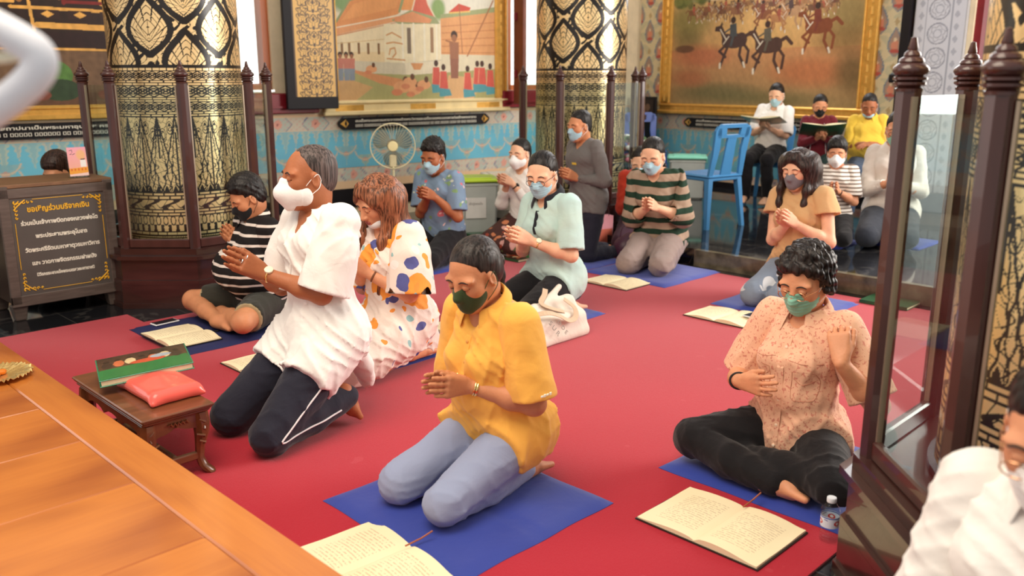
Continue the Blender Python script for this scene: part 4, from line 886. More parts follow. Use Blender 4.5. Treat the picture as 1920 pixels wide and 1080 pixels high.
def foot_prims(g, an, to, up=(0, 0, 1), k=.012):
    an = np.asarray(an, float); to = np.asarray(to, float); d = vnorm(to-an); sd = np.cross(d, up); hl = an-d*.035-np.array([0, 0, .012]); L = np.linalg.norm(to-an)
    g.ell(hl, (.033, .033, .034), .02); g.rc(an-d*.01, an+d*L*.55, .036, .030, .02); g.rc(hl, an+d*L*.6-np.array([0, 0, .01]), .030, .024, .02)
    for i, (o, l) in enumerate(((.028, 1.02), (.013, 1.05), (.0, 1.02), (-.013, .96), (-.026, .90))):
        r = .0125 if i == 0 else .0088
        a_ = an+d*L*.55+sd*o*.8; b_2 = an+(d*L*l)+sd*o*1.25; b_2[2] = to[2]-.004 if i else to[2]; g.rc(a_, b_2, .019, r, .008)

# ---------------------------------------------------------------- clothes
def torso_grid(J, h, e=.012, fem=False, belly=0., hem=-.06, neckv=.0, flare=.0, wr=.0035, seed=1, width=1., drape=0., ext=None, flr=None):
    hem = -.2 if hem is None else hem; R = J['RT']; P = J['P']; N = J['N']; T = lambda x, y, z: P+R @ np.array([x, y, z], float)
    pts = np.array([T(-.26, -.22, hem-.12), T(.26, .24, .52), T(.26, -.2, .52), T(-.26, .25, hem-.12), J['shL'], J['shR'], J['knL'] if drape > .5 else P, J['knR'] if drape > .5 else P])
    lo = pts.min(0)-.06; hi = pts.max(0)+.08
    if ext is not None: lo = np.minimum(lo, np.array(ext[0])); hi = np.maximum(hi, np.array(ext[1]))
    g = Grid(lo, hi, h); w = width
    g.ell(T(0, -.015, .06), (.165*w+e, .128+e, .135), .05, R=R); g.ell(T(0, .010+belly*.5, .20), ((.135+belly*.5)*w+e, .105+belly*.6+e, .16), .05, R=R)
    g.ell(T(0, .0, .355), (.150*w+e, .108+e, .145), .06, R=R)
    g.rc(T(-.135*w, -.008, .445), T(.135*w, -.008, .445), .050+e*.7, .050+e*.7, .05); g.rc(T(-.05, -.012, .475), T(.05, -.012, .475), .052, .052, .05)
    for s in (1, -1): g.ell(T(.08*s*w, -.055, .38), (.08, .055, .10), .05, R=R)
    if fem:
        for s in (1, -1): g.ell(T(.066*s, .088, .325), (.060+e*.5, .050+e, .062), .05, R=R)
    else:
        for s in (1, -1): g.ell(T(.07*s, .075, .37), (.07, .035+e, .055), .05, R=R)
    if flare: g.ell(T(0, -.01, .02), ((.185+flare)*w, .15+flare, .13), .05, R=R)
    if drape:
        for n in 'LR':
            d = J['kn'+n]-J['hip'+n]; g.rc(J['hip'+n]+np.array([0, 0, .01]), J['hip'+n]+d*(drape+.08)+np.array([0, 0, .012]), .122+flare, .108+flare, .05)
        if drape < .8:
            for n in 'LR':
                K, Hh = J['kn'+n], J['hip'+n]; d = vnorm(K-Hh); e_ = Hh+(K-Hh)*(drape+.05); c_ = e_+d*.12
                g.op(lambda x, y, z: np.maximum(-((x-e_[0])*d[0]+(y-e_[1])*d[1]+(z-e_[2])*d[2]), np.sqrt((x-c_[0])**2+(y-c_[1])**2+(z-c_[2])**2)-.19), c_-.2, c_+.2, 's', .006)
    return g, T
def finish_torso(g, J, T, hem, neckv, neckr=.062, seed=1, wr=.0035, hemn=(0, 0, -1), back=None):
    R = J['RT']
    g.wrinkle(wr, 30, seed, R @ np.array([.3, .2, .9])); g.folds(wr*2.6, 38, seed, R @ np.array([.35, .0, .9])); g.folds(wr*1.4, 60, seed+3, R @ np.array([.8, .0, .5]), 2)
    a = J['N']+R @ np.array([0, .005, -.012]); g.rc(a, J['H']+np.array([0, 0, -.02]), neckr, neckr, .006, 's')
    if neckv: g.rc(a+R @ np.array([0, .06, -.0]), a+R @ np.array([0, .15, -neckv]), neckr*.72, .006, .01, 's')
    if hem is not None: g.plane(T(0, 0, hem), R @ np.array(hemn, float), .008)
    return g
def sleeve(J, n, h, frac=.6, r0=.072, r1=.075, long=False, full=None, seed=1, cuff=None):
    S = J['sh'+n]; E_ = J['el'+n]; W = J['wr'+n]; s = 1 if n == 'R' else -1; inn = J['RT'] @ np.array([-.022*s, 0, .010])
    pts = np.array([S+inn, E_, W]) if long else np.array([S+inn, S+(E_-S)*min(frac+.1, 1.)])
    g = Grid(pts.min(0)-.11, pts.max(0)+.11, h)
    if not long:
        e = S+(E_-S)*frac; d = vnorm(E_-S); g.rc(S+inn, e+d*.06, r0, r1+.004, .03)
        if full: g.rc(S+(E_-S)*.35, e+d*.05+np.array([0, 0, -.03]), r1, full, .04)
        g.wrinkle(.003, 34, seed); g.folds(.0075, 46, seed, d); a0 = S+inn; a1 = e+d*.06; q0 = a0+(a1-a0)*.70; g.rc(q0, a1+d*.06, r0+(r1-r0)*.7-.016, r1-.010+(.0 if not full else (full-r1)*.4), .004, 's'); g.plane(e, d, .004)
    else:
        m_ = E_+(W-E_)*(.96 if long is True else long); d = vnorm(W-E_); g.rc(S+inn, E_, r0, r1*.80, .03); g.rc(E_, m_+d*.05, r1*.80, (.036 if cuff is None else cuff), .02)
        g.wrinkle(.0035, 42, seed); g.folds(.008, 55, seed, np.cross(d, [.3, 0, 1])); g.rc(m_-d*.05, m_+d*.10, .028 if cuff is None else cuff-.008, .030 if cuff is None else cuff-.006, .003, 's'); g.plane(m_, d, .004)
    return g
def legs_grid(J, h, kind, loose=.0, cutk=None, seed=1, wr=.003, r=(.098, .070, .062, .046), shank=True, bell=0.):
    pts = np.array([J['P']]+[J[a+n] for a in ('hip', 'kn', 'an') for n in 'LR']); g = Grid(pts.min(0)-.17, np.maximum(pts.max(0)+.12, J['P']+.14), h)
    g.ell(J['P']+np.array([0, -.02, -.01]), (.168+loose, .130+loose, .115), .03)
    for n in 'LR':
        H_, K, A_ = J['hip'+n], J['kn'+n], J['an'+n]; g.rc(H_, K, r[0]+loose, r[1]+loose*.8, .035)
        if cutk is None and shank:
            g.rc(K, K+(A_-K)*.5, r[1]*.93+loose*.5, r[2]+loose*.5, .012); g.rc(K+(A_-K)*.5, A_, r[2]+loose*.5, r[3]+loose*.4+bell, .02)
    g.wrinkle(wr, 28, seed); g.folds(wr*2.2, 30, seed, (.8, .5, .3)); g.folds(wr*1.2, 62, seed+2, (.6, -.7, .3), 2)
    if cutk is not None:
        for n in 'LR':
            H_, K = J['hip'+n], J['kn'+n]; d = vnorm(K-H_); e = H_+(K-H_)*cutk
            dd = d
            g.op(lambda x, y, z: np.maximum(-((x-e[0])*dd[0]+(y-e[1])*dd[1]+(z-e[2])*dd[2]), np.sqrt((x-K[0])**2+(y-K[1])**2+(z-K[2])**2)-.24), K-.26, K+.26, 's', .003)
    return g
def floorcut(g, z=.004): g.plane((0, 0, z), (0, 0, -1), .004); return g

def collar(J, T, m, parent, s, r=.068, h=.032, fall=.030, wing=.045, open_=24, name='collar'):
    R = J['RT']; N = J['N']+R @ np.array([0, .006, .004]); vs = []; n = 26
    for i in range(n+1):
        a = math.radians(90+open_+(360-2*open_)*i/n); q = abs(i/n*2-1)**2.2; tilt = -.018*math.sin(a)
        for rr, z in ((r, -.004), (r*.97, h-tilt*0), (r*1.04, h+.003), (r*1.28+.012*q, h-fall*.75-wing*q*.45), (r*1.36+.016*q, h-fall-wing*q)):
            vs.append((N+R @ np.array([rr*math.cos(a)*1.05, rr*math.sin(a)*.98, z+tilt+(-.014 if math.sin(a) > 0 else .012)*abs(math.sin(a))]))*s)
    fs = [(i*5+k, i*5+5+k, i*5+6+k, i*5+1+k) for i in range(n) for k in range(4)]
    me = bpy.data.meshes.new(name); me.from_pydata([tuple(v) for v in vs], [], fs); o = link_mesh(name, me, m, parent, True)
    md = o.modifiers.new('solid', 'SOLIDIFY'); md.thickness = .003*s; md.offset = 0; sb = o.modifiers.new('sub', 'SUBSURF'); sb.levels = 1; sb.render_levels = 1; return o
def ribbon(name, pts, nrm, wd, th, m, parent, s=1., side=None):
    """a flat strip along points"""
    b = MB(); P = [Vector(p)*s for p in pts]; vs = []
    for i, p in enumerate(P):
        t = (P[min(i+1, len(P)-1)]-P[max(i-1, 0)]).normalized(); nn = Vector(nrm[i] if isinstance(nrm, list) else nrm).normalized(); q = t.cross(nn).normalized()*wd*s/2; nn = nn*th*s
        vs += [p-q, p+q, p+q+nn, p-q+nn]
    fs = [(i*4+k, i*4+(k+1) % 4, i*4+4+(k+1) % 4, i*4+4+k) for i in range(len(P)-1) for k in range(4)]+[(0, 1, 2, 3), tuple(len(vs)-4+k for k in (3, 2, 1, 0))]
    b.add(vs, fs); return b.build(name, m, parent)
def bangle(name, J, n, m, parent, s, at=.0, r=.029, rad=.003, face=None, facem=None, flat=1.):
    W = J['wr'+n]; d = vnorm(W-J['el'+n]); c = W-d*at; u = vnorm(np.cross(d, [0, 0, 1])); v = np.cross(d, u)
    pts = [(c+(u*math.cos(a)*r+v*math.sin(a)*r*.9))*s for a in np.linspace(0, 2*PI, 25)[:-1]]; b = MB(); b.tube(pts, rad*s, 8, closed=True); o = b.build(name, m, parent, True)
    if face:
        out = vnorm(np.array([-1 if n == 'L' else 1, -.3, .25])); out = vnorm(out-d*np.dot(out, d)); M = Matrix.Translation(Vector((c+out*(r-.002))*s)) @ Vector(out).to_track_quat('Z', 'Y').to_matrix().to_4x4()
        b = MB(); b.lathe([(face*s, 0), (face*s, .007*s), (face*.85*s, .009*s)], 24, M); f_ = b.build('watch_face', facem, o, True)
    return o

HM = dict(near=.0034, mid=.0046, far=.006)
def person(key, label, skin, hair, mask=None, top=None, bottom=None, lod='mid', fem=False, hands='wai', bulk=1., feet=True, curl=.10, brow=True, hs=1., chest=True, lean_hands=None, group=None, jaw=1.):
    D = PEOPLE[key]; s = D['s']; J = pose(**D['pose']); h = HM[lod]; hc = {'near': .0075, 'mid': .010, 'far': .013}[lod]; R = J['RH']; H_ = J['H']
    nk = R.T @ (J['N']+J['RT'] @ np.array([0, -.012, -.03])-H_)
    hg = head_grid(h, jaw, nk, fem, .002 if key == 'floral' else 0.)
    body = tr([hg.nets()], R, H_)
    RT = J['RT']; ex = lambda x: RT @ np.array(x, float); HN = {}
    if hands == 'wai':
        for n, sg in (('R', 1), ('L', -1)): HN[n] = (J['f'], ex((-sg, 0, 0)), curl, .04, (.9, .35))
    else: HN = {n: (ex(v[0]), ex(v[1]), v[2], v[3], v[4]) for n, v in hands.items()}
    for n in 'RL':
        f, pn, cu, sp, th = HN[n]; W = J['wr'+n]
        ha = {'near': .0038, 'mid': .005, 'far': .0065}[lod]
        body.append(arm_shell(ha, J['sh'+n]+(J['el'+n]-J['sh'+n])*.42, J['el'+n], W, f, pn, n == 'R', bulk, cu, sp, th, hs).nets())
    if chest:
        g, T = torso_grid(J, .012, -.014, fem, width=.90); g.plane(T(0, 0, .30), RT @ np.array([0, 0, -1.]), .01); body.append(g.nets())
    if feet:
        g = Grid(np.minimum(J['anR'], np.minimum(J['anL'], np.minimum(J['toL'], J['toR'])))-.10, np.maximum(J['anR'], np.maximum(J['anL'], np.maximum(J['toL'], J['toR'])))+.10, .006)
        for n in 'RL':
            u_ = (0, 0, 1) if abs(J['to'+n][0]-J['an'+n][0])+abs(J['to'+n][1]-J['an'+n][1]) > .06 else (0, -1, 0); foot_prims(g, J['an'+n], J['to'+n], u_)
            kk = J['kn'+n]; g.rc(J['an'+n], J['an'+n]+(kk-J['an'+n])*.2, .032, .038, .02)
        if key == 'boy' or feet == 'bare':
            pts = np.array([J[a+n] for a in ('hip', 'kn', 'an', 'to') for n in 'LR']); g = Grid(pts.min(0)-.1, pts.max(0)+.1, .007)
            for n in 'RL':
                foot_prims(g, J['an'+n], J['to'+n]); K = J['kn'+n]; A_ = J['an'+n]; g.rc(J['hip'+n]+(K-J['hip'+n])*.5, K, .075, .062, .03); g.rc(K, K+(A_-K)*.5, .060, .050, .02); g.rc(K+(A_-K)*.5, A_, .05, .034, .02)
        floorcut(g, .012); body.append(g.nets())
        if not (key == 'boy' or feet == 'bare'):
            pts = np.array([J['P'], J['N']]+[J[a+n] for a in ('hip', 'kn', 'an') for n in 'LR']); g = Grid(pts.min(0)-.09, pts.max(0)+.09, .014)
            for n in 'RL': g.rc(J['P'], J['hip'+n], .05, .05, .02); g.rc(J['hip'+n], J['kn'+n], .05, .042, .02); g.rc(J['kn'+n], J['an'+n], .038, .03, .01)
            g.rc(J['P'], J['N']-RT @ np.array([0, 0, .08]), .07, .07, .02); floorcut(g, .014); body.append(g.nets())
    root = sdf_obj('person', body, skin, None, s); root.location = (D['at'][0], D['at'][1], D['at'][2]+(.002 if D['pose']['kind'] == 'chair' else .010 if key in ('man', 'red') else .022 if D['at'][2] < .05 else .016)); root.rotation_euler.z = math.radians(D['yaw'])
    tag(root, label, 'person', group)
    hp = lambda p: tuple((R @ np.asarray(p, float)+H_)*s)
    # brows, closed lids
    dk = mat('lash_brown', (.02, .012, .01), .6)
    for sg in (1, -1):
        p = [head_front(hg, x*sg, z, .0005) for x, z in ((.014, .025), (.026, .0295), (.038, .029), (.050, .023))]
        b = MB(); b.tube([hp(q) for q in smoothpath(p, 3)], [.0018*s+.0012*s*math.sin(PI*i/9) for i in range(10)], 6); b.build('eyebrow', dk if brow is True else brow, root, True)
        p = [head_front(hg, x*sg, z, .0008) for x, z in ((.016, .0005), (.024, -.0022), (.034, -.0024), (.045, .0005))]
        b = MB(); b.tube([hp(q) for q in smoothpath(p, 3)], .0013*s, 6); b.build('eyelashes', dk, root, True)
    if mask is None or mask.get('chin'):
        b = MB(); lp = [head_front(hg, x, z, .0006) for x, z in ((-.021, -.0595), (-.010, -.0535), (0, -.0555), (.010, -.0535), (.021, -.0595))]; b.tube([hp(q) for q in smoothpath(lp, 3)], .0038*s, 6)
        lp = [head_front(hg, x, z, .0006) for x, z in ((-.019, -.062), (0, -.069), (.019, -.062))]; b.tube([hp(q) for q in smoothpath(lp, 3)], .0042*s, 6); b.build('lips', mat('lips_pink', srgb((176, 88, 80)), .4), root, True)
    # hair
    hg_parts = []
    gdir = R.T @ np.array([0, 0, -1.])
    kd = hair['kind']
    if kd == 'short': hg_parts = tr([hair_short(h, hair.get('line', .064), thick=hair.get('thick', .011), top=hair.get('top', .01), low=hair.get('low', -.06), seed=hair.get('seed', 1), vol=hair.get('vol', 1.)).nets()], R, H_)
    elif kd == 'bald': hg_parts = tr([hair_short(h, .088, thick=.0045, top=.0, low=-.07, seed=4, vol=.5).nets()], R, H_)
    elif kd in ('pony', 'bun', 'half'):
        hg_parts = tr([hair_cap(h, seed=hair.get('seed', 2), line=hair.get('line', .060), thick=hair.get('thick', .011)).nets()], R, H_)
        a = np.array([0, -.105, .0+hair.get('up', .0)])
        if kd == 'bun': ch = [([a, a+np.array([0, -.012, .0])], .036, .034)]
        else:
            L = hair.get('len', .25); ts = hair.get('side', 0.); b0 = a+np.array([ts*.2, -.02, -.01]); ch = [([a, b0, b0+gdir*.06+np.array([0, -.012, 0]), b0+gdir*L*.6+np.array([ts*.6, -.005, 0]), b0+gdir*L+np.array([ts, .0, 0])], .026, .010)]
        pts = np.array(ch[0][0]); g = locks(h*1.15, pts.min(0)-.05, pts.max(0)+.05, ch); hg_parts += tr([g.nets()], R, H_)
    elif kd == 'curly':
        g = Grid((-.14, -.16, -.14), (.14, .14, .18), h*1.1); rs = np.random.RandomState(3); g.ell((0, -.03, .045), (.088, .098, .090), .02); g.ell((0, -.06, -.02), (.080, .065, .07), .02)
        for i in range(420):
            v = vnorm(rs.normal(size=3)); p = np.array([0, -.03, .04])+v*np.array([.092, .100, .094]); rr = rs.uniform(.008, .015)
            if p[1] > .03 and p[2] < .075: continue
            if p[2] < -.06: continue
            g.ell(p, (rr, rr, rr), .008)
        for i in range(26):
            a_ = rs.uniform(-1.2, 1.2); p = np.array([.085*math.sin(a_), .055*math.cos(a_)+.0, .083+rs.uniform(-.008, .02)-.02*abs(a_)]); g.ell(p, (.016, .016, .014), .01)
        for sg in (1, -1):
            for i in range(16): g.ell((sg*rs.uniform(.078, .094), rs.uniform(-.05, .015), rs.uniform(-.045, .05)), (.016, .016, .016), .01)
        g.op(lambda x, y, z: -np.maximum((z-.066)*.8-(y-.058)*.6, np.maximum(-(y-.022), (z-.03)*1.)), g.lo, g.lo+g.h*g.n, 'i', .01)
        g.wrinkle(.003, 170, 8); hg_parts = tr([g.nets()], R, H_)
    elif kd in ('long', 'bob'):
        hg_parts = tr([hair_cap(h, seed=5, line=hair.get('line', .058), thick=hair.get('thick', .013)).nets()], R, H_)
        L = hair.get('len', .34); cs = []; tw_ = R.T @ (J['RT'] @ np.array([0, -1., 0]))
        for sg in (1, -1):
            a = np.array([.020*sg, .066, .080]); b0 = np.array([.070*sg, .050, .03]); c0 = np.array([.083*sg, .028, -.03]); f0 = hair.get('fwd', .02)
            cs.append(([a, b0, c0, c0+gdir*L*.35+np.array([.004*sg, f0, 0]), c0+gdir*L*.7+np.array([.0, f0*1.4, 0]), c0+gdir*L+np.array([-.012*sg, f0*1.5, 0])], .016, .012))
            a = np.array([.03*sg, .03, .105]); b0 = np.array([.080*sg, .012, .04]); c0 = np.array([.094*sg, -.012, -.03])
            cs.append(([a, b0, c0, c0+gdir*L*.4+np.array([.014*sg, .0, 0]), c0+gdir*L*.8+np.array([.016*sg, -.01, 0]), c0+gdir*L*1.08+np.array([.0, -.01, 0])], .022, .012))
            for q, yy in ((.080, -.035), (.070, -.065), (.050, -.085), (.024, -.10)):
                c0 = np.array([q*sg*1.15, yy, -.01]); cs.append(([c0+np.array([0, .01, .06]), c0, c0+gdir*L*.4+tw_*.03, c0+gdir*L*.8+tw_*.065, c0+gdir*L*1.15+tw_*.07], .032, .020))
        c0 = np.array([0, -.105, -.01]); cs.append(([c0, c0+gdir*L*.5+tw_*.03, c0+gdir*L*1.1+tw_*.05], .030, .016))
        pts = np.array([p for c_ in cs for p in c_[0]]); g = locks(h*1.3, pts.min(0)-.045, pts.max(0)+.045, cs, k=.05, wr=.0012); hg_parts += tr([g.nets()], R, H_)
    ho = sdf_obj('hair', hg_parts, hair.get('mat', BLACKHAIR), root, s)
    if hair.get('band'):
        b = MB(); c_ = np.array([0, -.118, .0+hair.get('up', 0.)]); b.tube([hp(c_+np.array([.024*math.cos(a), 0, .024*math.sin(a)])) for a in np.linspace(0, 6.28, 14)[:-1]], .006*s, 6, closed=True); b.build('hair_tie', hair['band'], ho, True)
    # mask
    if mask:
        chin = mask.get('chin'); z0 = -.052 if chin else 0.; g = Grid((-.09, -.03, -.15), (.09, .15, .03), h)
        if mask.get('kind') == 'kf':
            g.ell((0, .034, -.050), (.066, .078, .066), .02); g.rc((0, .092, .002), (0, .110, -.040), .015, .024, .03); g.rc((0, .106, -.052), (0, .078, -.102), .026, .024, .03); g.ell((0, .025, -.055), (.072, .052, .050), .02)
            g.op(lambda x, y, z: np.maximum(np.maximum(-(y-.004-.16*np.abs(z+.052)), z-(.010-np.abs(x)*.42)), -(z+.122-np.abs(x)*.35)), g.lo, g.lo+g.h*g.n, 'i', .006)
            g.op(lambda x, y, z: .0014*np.sin(np.clip((z+.048)*60, -3.14, 3.14))+.0012*np.cos(np.clip((z+.012)*150, -3.14, 3.14))*(y > .05), g.lo, g.lo+g.h*g.n, '+')
        else:
            if chin: g.ell((0, .040, -.082), (.060, .058, .036), .02); g.op(lambda x, y, z: np.maximum(np.maximum(z+.074-.25*np.abs(x), -(z+.112)), -(y-.0)), g.lo, g.lo+g.h*g.n, 'i', .004)
            else:
                g.ell((0, .026, -.040), (.0675, .076, .074), .02); g.rc((0, .086, .000), (0, .107, -.03), .014, .016, .022); g.ell((0, .060, -.082), (.034, .040, .034), .03)
                g.op(lambda x, y, z: np.maximum(np.maximum(np.abs(z+.052)-(.058-np.maximum(np.abs(x)-.02, 0)*.28), -(y-.022)), z+.0+np.abs(x)*.22-.004), g.lo, g.lo+g.h*g.n, 'i', .005)
                if mask.get('kind', 'surg') == 'surg': g.op(lambda x, y, z: .0012*np.sin(z*420.), g.lo, g.lo+g.h*g.n, '+')
        mo = sdf_obj('face_mask', tr([g.nets()], R, H_), mask['mat'], root, s)
        for sg in (1, -1):
            zt, zb = (-.028, -.085) if not chin else (-.075, -.10); b = MB()
            for z_, ze in ((zt, .018), (zb, -.034)):
                st = cast(g, (.12*sg, .034, z_), (-sg, 0, 0), .2, .0015); st = st if st is not None else np.array([.06*sg, .03, z_])
                b.tube([hp(q) for q in smoothpath([st, (.078*sg, .012, (z_+ze)/2+.004), (.086*sg, -.014, ze*1.0), (.080*sg, -.026, -.006)], 4)], .0014*s, 6)
            b.build('ear_loop', mask.get('loop', mask['mat']), mo, True)
        if mask.get('kind', 'surg') == 'surg' and not chin and lod != 'far':
            p_ = [head_front(g, x, -.006-abs(x)*.2, .0008) for x in (-.03, -.018, 0, .018, .03)]; b = MB(); b.tube([hp(q) for q in smoothpath(p_, 3)], .0012*s, 6); b.build('nose_wire', mask['mat'], mo, True)
    if hair.get('glasses'):
        gm_ = hair['glasses']; go = None; b = MB()
        for sg in (1, -1):
            b.tube([hp((.031*sg+.023*math.cos(a), .104-.006*math.cos(a)*sg*0-.25*abs(.0), -.004+.017*math.sin(a))) for a in np.linspace(0, 6.28, 20)[:-1]], .0016*s, 6, closed=True)
            b.tube([hp(q) for q in ((.054*sg, .102, .003), (.078*sg, .06, .004), (.082*sg, .0, .004))], .0014*s, 6)
        b.tube([hp(q) for q in ((-.009, .105, .0), (0, .108, .003), (.009, .105, .0))], .0015*s, 6); go = b.build('glasses', gm_, root, True)
        for sg in (1, -1):
            b = MB(); M = Matrix.Translation(Vector(hp((.031*sg, .104, -.004)))) @ Matrix(R.tolist()).to_4x4() @ Matrix.Rotation(PI/2, 4, 'X'); b.lathe([(.022*s, 0), (.022*s, .0012*s)], 20, M @ Matrix.Diagonal((1, .76, 1, 1))); b.build('lens', glass, go)
    # top
    out = dict(root=root, J=J, s=s, hp=hp, hg=hg)
    if top:
        t = top; g, T = torso_grid(J, hc, t.get('e', .014), fem, t.get('belly', 0.), t.get('hem', -.05), flare=t.get('flare', .0), width=t.get('width', 1.), drape=t.get('drape', 0.), ext=t.get('ext'))
        for q in t.get('add', []): g.rc(*[J['P']+np.array(v) for v in q[:2]], q[2], q[3], .05, flat=q[4] if len(q) > 4 else None)
        finish_torso(g, J, T, t.get('hem', -.05), t.get('v', 0.), t.get('nr', .060), t.get('seed', 1), t.get('wr', .004), t.get('hemn', (0, 0, -1)))
        for q in t.get('slit', []): g.rc(*[J['P']+np.array(v) for v in q[:2]], q[2], q[3], .006, 's')
        if J['P'][2] < .45 or t.get('floor'): floorcut(g, .01)
        to = sdf_obj(t.get('name', 'shirt'), [g.nets()], t['mat'], root, s); out.update(top=to, tg=g, T=T)
        if t.get('sleeve', 'short') == 'short':
            for n in 'RL': sdf_obj('sleeve', [sleeve(J, n, hc*.85, t.get('frac', .62), t.get('r0', .068), t.get('r1', .070), full=t.get('full'), seed=3 if n == 'R' else 9).nets()], t.get('smat', t['mat']), to, s)
        elif t['sleeve'] == 'long':
            for n in 'RL': sdf_obj('sleeve', [sleeve(J, n, hc*.85, 1, t.get('r0', .066), t.get('r1', .070), t.get('lf', True), seed=5 if n == 'R' else 7, cuff=t.get('cuff')).nets()], t.get('smat', t['mat']), to, s)
        if t.get('collar'): collar(J, T, t['collar'], to, s, **t.get('ckw', {}))
        if t.get('buttons'):
            for z_ in t['buttons']:
                p = cast(g, T(.0, .32, z_), J['RT'] @ np.array([0, -1., 0]), .35)
                if p is not None: b = MB(); M = Matrix.Translation(Vector(p*s)) @ Vector(J['RT'] @ np.array([0, 1., .1])).to_track_quat('Z', 'Y').to_matrix().to_4x4(); b.lathe([(.006*s, 0), (.006*s, .003*s), (.004*s, .004*s)], 12, M); b.build('button', t.get('bmat', t['mat']), to, True)
        if t.get('placket'):
            z0_, z1_ = t['placket']; pts = [cast(g, T(.0, .32, z_), J['RT'] @ np.array([0, -1., 0]), .35) for z_ in np.linspace(z0_, z1_, 9)]; pts = [p for p in pts if p is not None]
            if len(pts) > 2: ribbon('placket', pts, tuple(J['RT'] @ np.array([0, 1., 0])), .026, .003, t.get('pmat', t['mat']), to, s)
    if bottom:
        b_ = bottom; g = legs_grid(J, hc, None, b_.get('loose', 0.), b_.get('cut'), b_.get('seed', 11), b_.get('wr', .0035), b_.get('r', (.098, .070, .062, .046)), bell=b_.get('bell', 0.))
        for q in b_.get('add', []): g.rc(q[0], q[1], q[2], q[3], .05, flat=q[4] if len(q) > 4 else None)
        floorcut(g); bo = sdf_obj(b_.get('name', 'trousers'), [g.nets()], b_['mat'], root, s); out['bot'] = bo; out['bg'] = g
        if b_.get('cut') and b_.get('cuffm'):
            for n in 'RL':
                K = J['kn'+n]; Hh = J['hip'+n]; d = vnorm(K-Hh); e = Hh+(K-Hh)*b_['cut']; gg = Grid(e-.14, e+.14, .007); gg.rc(e-d*.03, e+d*.03, .088, .086, .01); gg.plane(e+d*.002, d, .003); gg.plane(e-d*.032, -d, .003); floorcut(gg); sdf_obj('cuff', [gg.nets()], b_['cuffm'], bo, s)
    return out
# ================================================================= carpet, mats, furniture and small things
def gp(px, py, z=0.):
    """the point at height z seen at a place of the 1920x1080 frame, used once to lay things out on the floor"""
    f, H = 1640., CAM_H; p = math.atan(395/1640.); c, s = math.cos(p), math.sin(p); a = (px-960)/f; b = (py-540)/f
    t = (z-H)/(-s-b*c); return (a*t, (c-b*s)*t)
D45 = math.radians(45)
red, N_, L_, b_ = nt_new('red_carpet'); nt = red.node_tree; v, x, y, z = coords(red)
n1 = noise(nt, v, 1.1, 4.); n2 = noise(nt, v, 240., 2.); base = mixc(nt, n1, srgb((168, 26, 44)), srgb((186, 34, 52))); spots = noise(nt, v, 6., 2.).gt(.70)
L_.new(mixc(nt, n2*.35, mixc(nt, spots*.12, base, srgb((220, 110, 118))), srgb((150, 18, 36))), b_.inputs['Base Color']); b_.inputs['Roughness'].default_value = .9; b_.inputs['Sheen Weight'].default_value = .35; b_.inputs['Sheen Roughness'].default_value = .4; b_.inputs['Specular IOR Level'].default_value = .2
bp = N_.new('ShaderNodeBump'); bp.inputs['Strength'].default_value = .3; bp.inputs['Distance'].default_value = .004; L_.new(n2.k, bp.inputs['Height']); L_.new(bp.outputs[0], b_.inputs['Normal'])
o = MB(); o.prism([uv(-.6, -5.62), uv(2.1, -5.62), uv(2.1, -5.36), uv(3.52, -5.36), uv(3.52, -5.62), uv(5.87, -5.62), uv(5.87, -.2), uv(3.62, -.2), uv(3.62, -1.06), uv(1.05, -1.06), uv(-.6, -1.06)][::-1], .001, .010)
tag(o.build('carpet', red), 'large red carpet laid over the black marble floor under the kneeling people', 'carpet')

blue, N_, L_, b_ = nt_new('blue_mat_cloth'); nt = blue.node_tree; v, x, y, z = coords(blue); L_.new(mixc(nt, noise(nt, v, 3., 3.), srgb((22, 46, 140)), srgb((28, 56, 156))), b_.inputs['Base Color']); b_.inputs['Roughness'].default_value = .65; b_.inputs['Sheen Weight'].default_value = .25; clothbump(blue, b_, .3, 5.)
dblue, N_, L_, b_ = nt_new('dark_blue_mat_cloth'); nt = dblue.node_tree; v, x, y, z = coords(dblue); L_.new(mixc(nt, noise(nt, v, 3., 3.), srgb((20, 26, 70)), srgb((28, 36, 88))), b_.inputs['Base Color']); b_.inputs['Roughness'].default_value = .7; clothbump(dblue, b_, .3, 5.)
def soft_mat(cx, cy, w_, l_, label, m=blue, rz=D45, th=.018, z=.010, seed=0):
    rs = np.random.RandomState(seed); n = 26; vs = []; fs = []; ph = rs.uniform(0, 6, 4)
    for j in range(n+1):
        for i in range(n+1):
            u, q = i/n*2-1, j/n*2-1; e = min(1-abs(u), 1-abs(q)); zt = th*(1-math.exp(-e*22))+.0015*math.sin(u*5+ph[0])*math.sin(q*4+ph[1])*(e > .02); fold = -.004*math.exp(-(u/.03)**2)
            vs.append((u*w_/2*(1+.008*math.sin(q*6+ph[2])), q*l_/2*(1+.008*math.sin(u*7+ph[3])), max(.002, zt+fold)))
    for j in range(n):
        for i in range(n): fs.append((j*(n+1)+i, j*(n+1)+i+1, (j+1)*(n+1)+i+1, (j+1)*(n+1)+i))
    k = len(vs); ed = [i for i in range(n+1)]+[j*(n+1)+n for j in range(1, n+1)]+[n*(n+1)+i for i in range(n-1, -1, -1)]+[j*(n+1) for j in range(n-1, 0, -1)]
    vs += [(vs[i][0], vs[i][1], 0.) for i in ed]; L = len(ed)
    for i in range(L): fs.append((ed[i], k+i, k+(i+1) % L, ed[(i+1) % L]))
    fs.append(tuple(k+i for i in range(L-1, -1, -1)))
    b = MB(); b.add(vs, fs); o = b.build('sitting_mat', m, None, True); o.location = (cx, cy, z); o.rotation_euler.z = rz; return tag(o, label, 'mat', 'blue sitting mats')
soft_mat(-.16, 2.885, .73, .75, 'nearest blue mat, under the woman in the orange polo', seed=1)
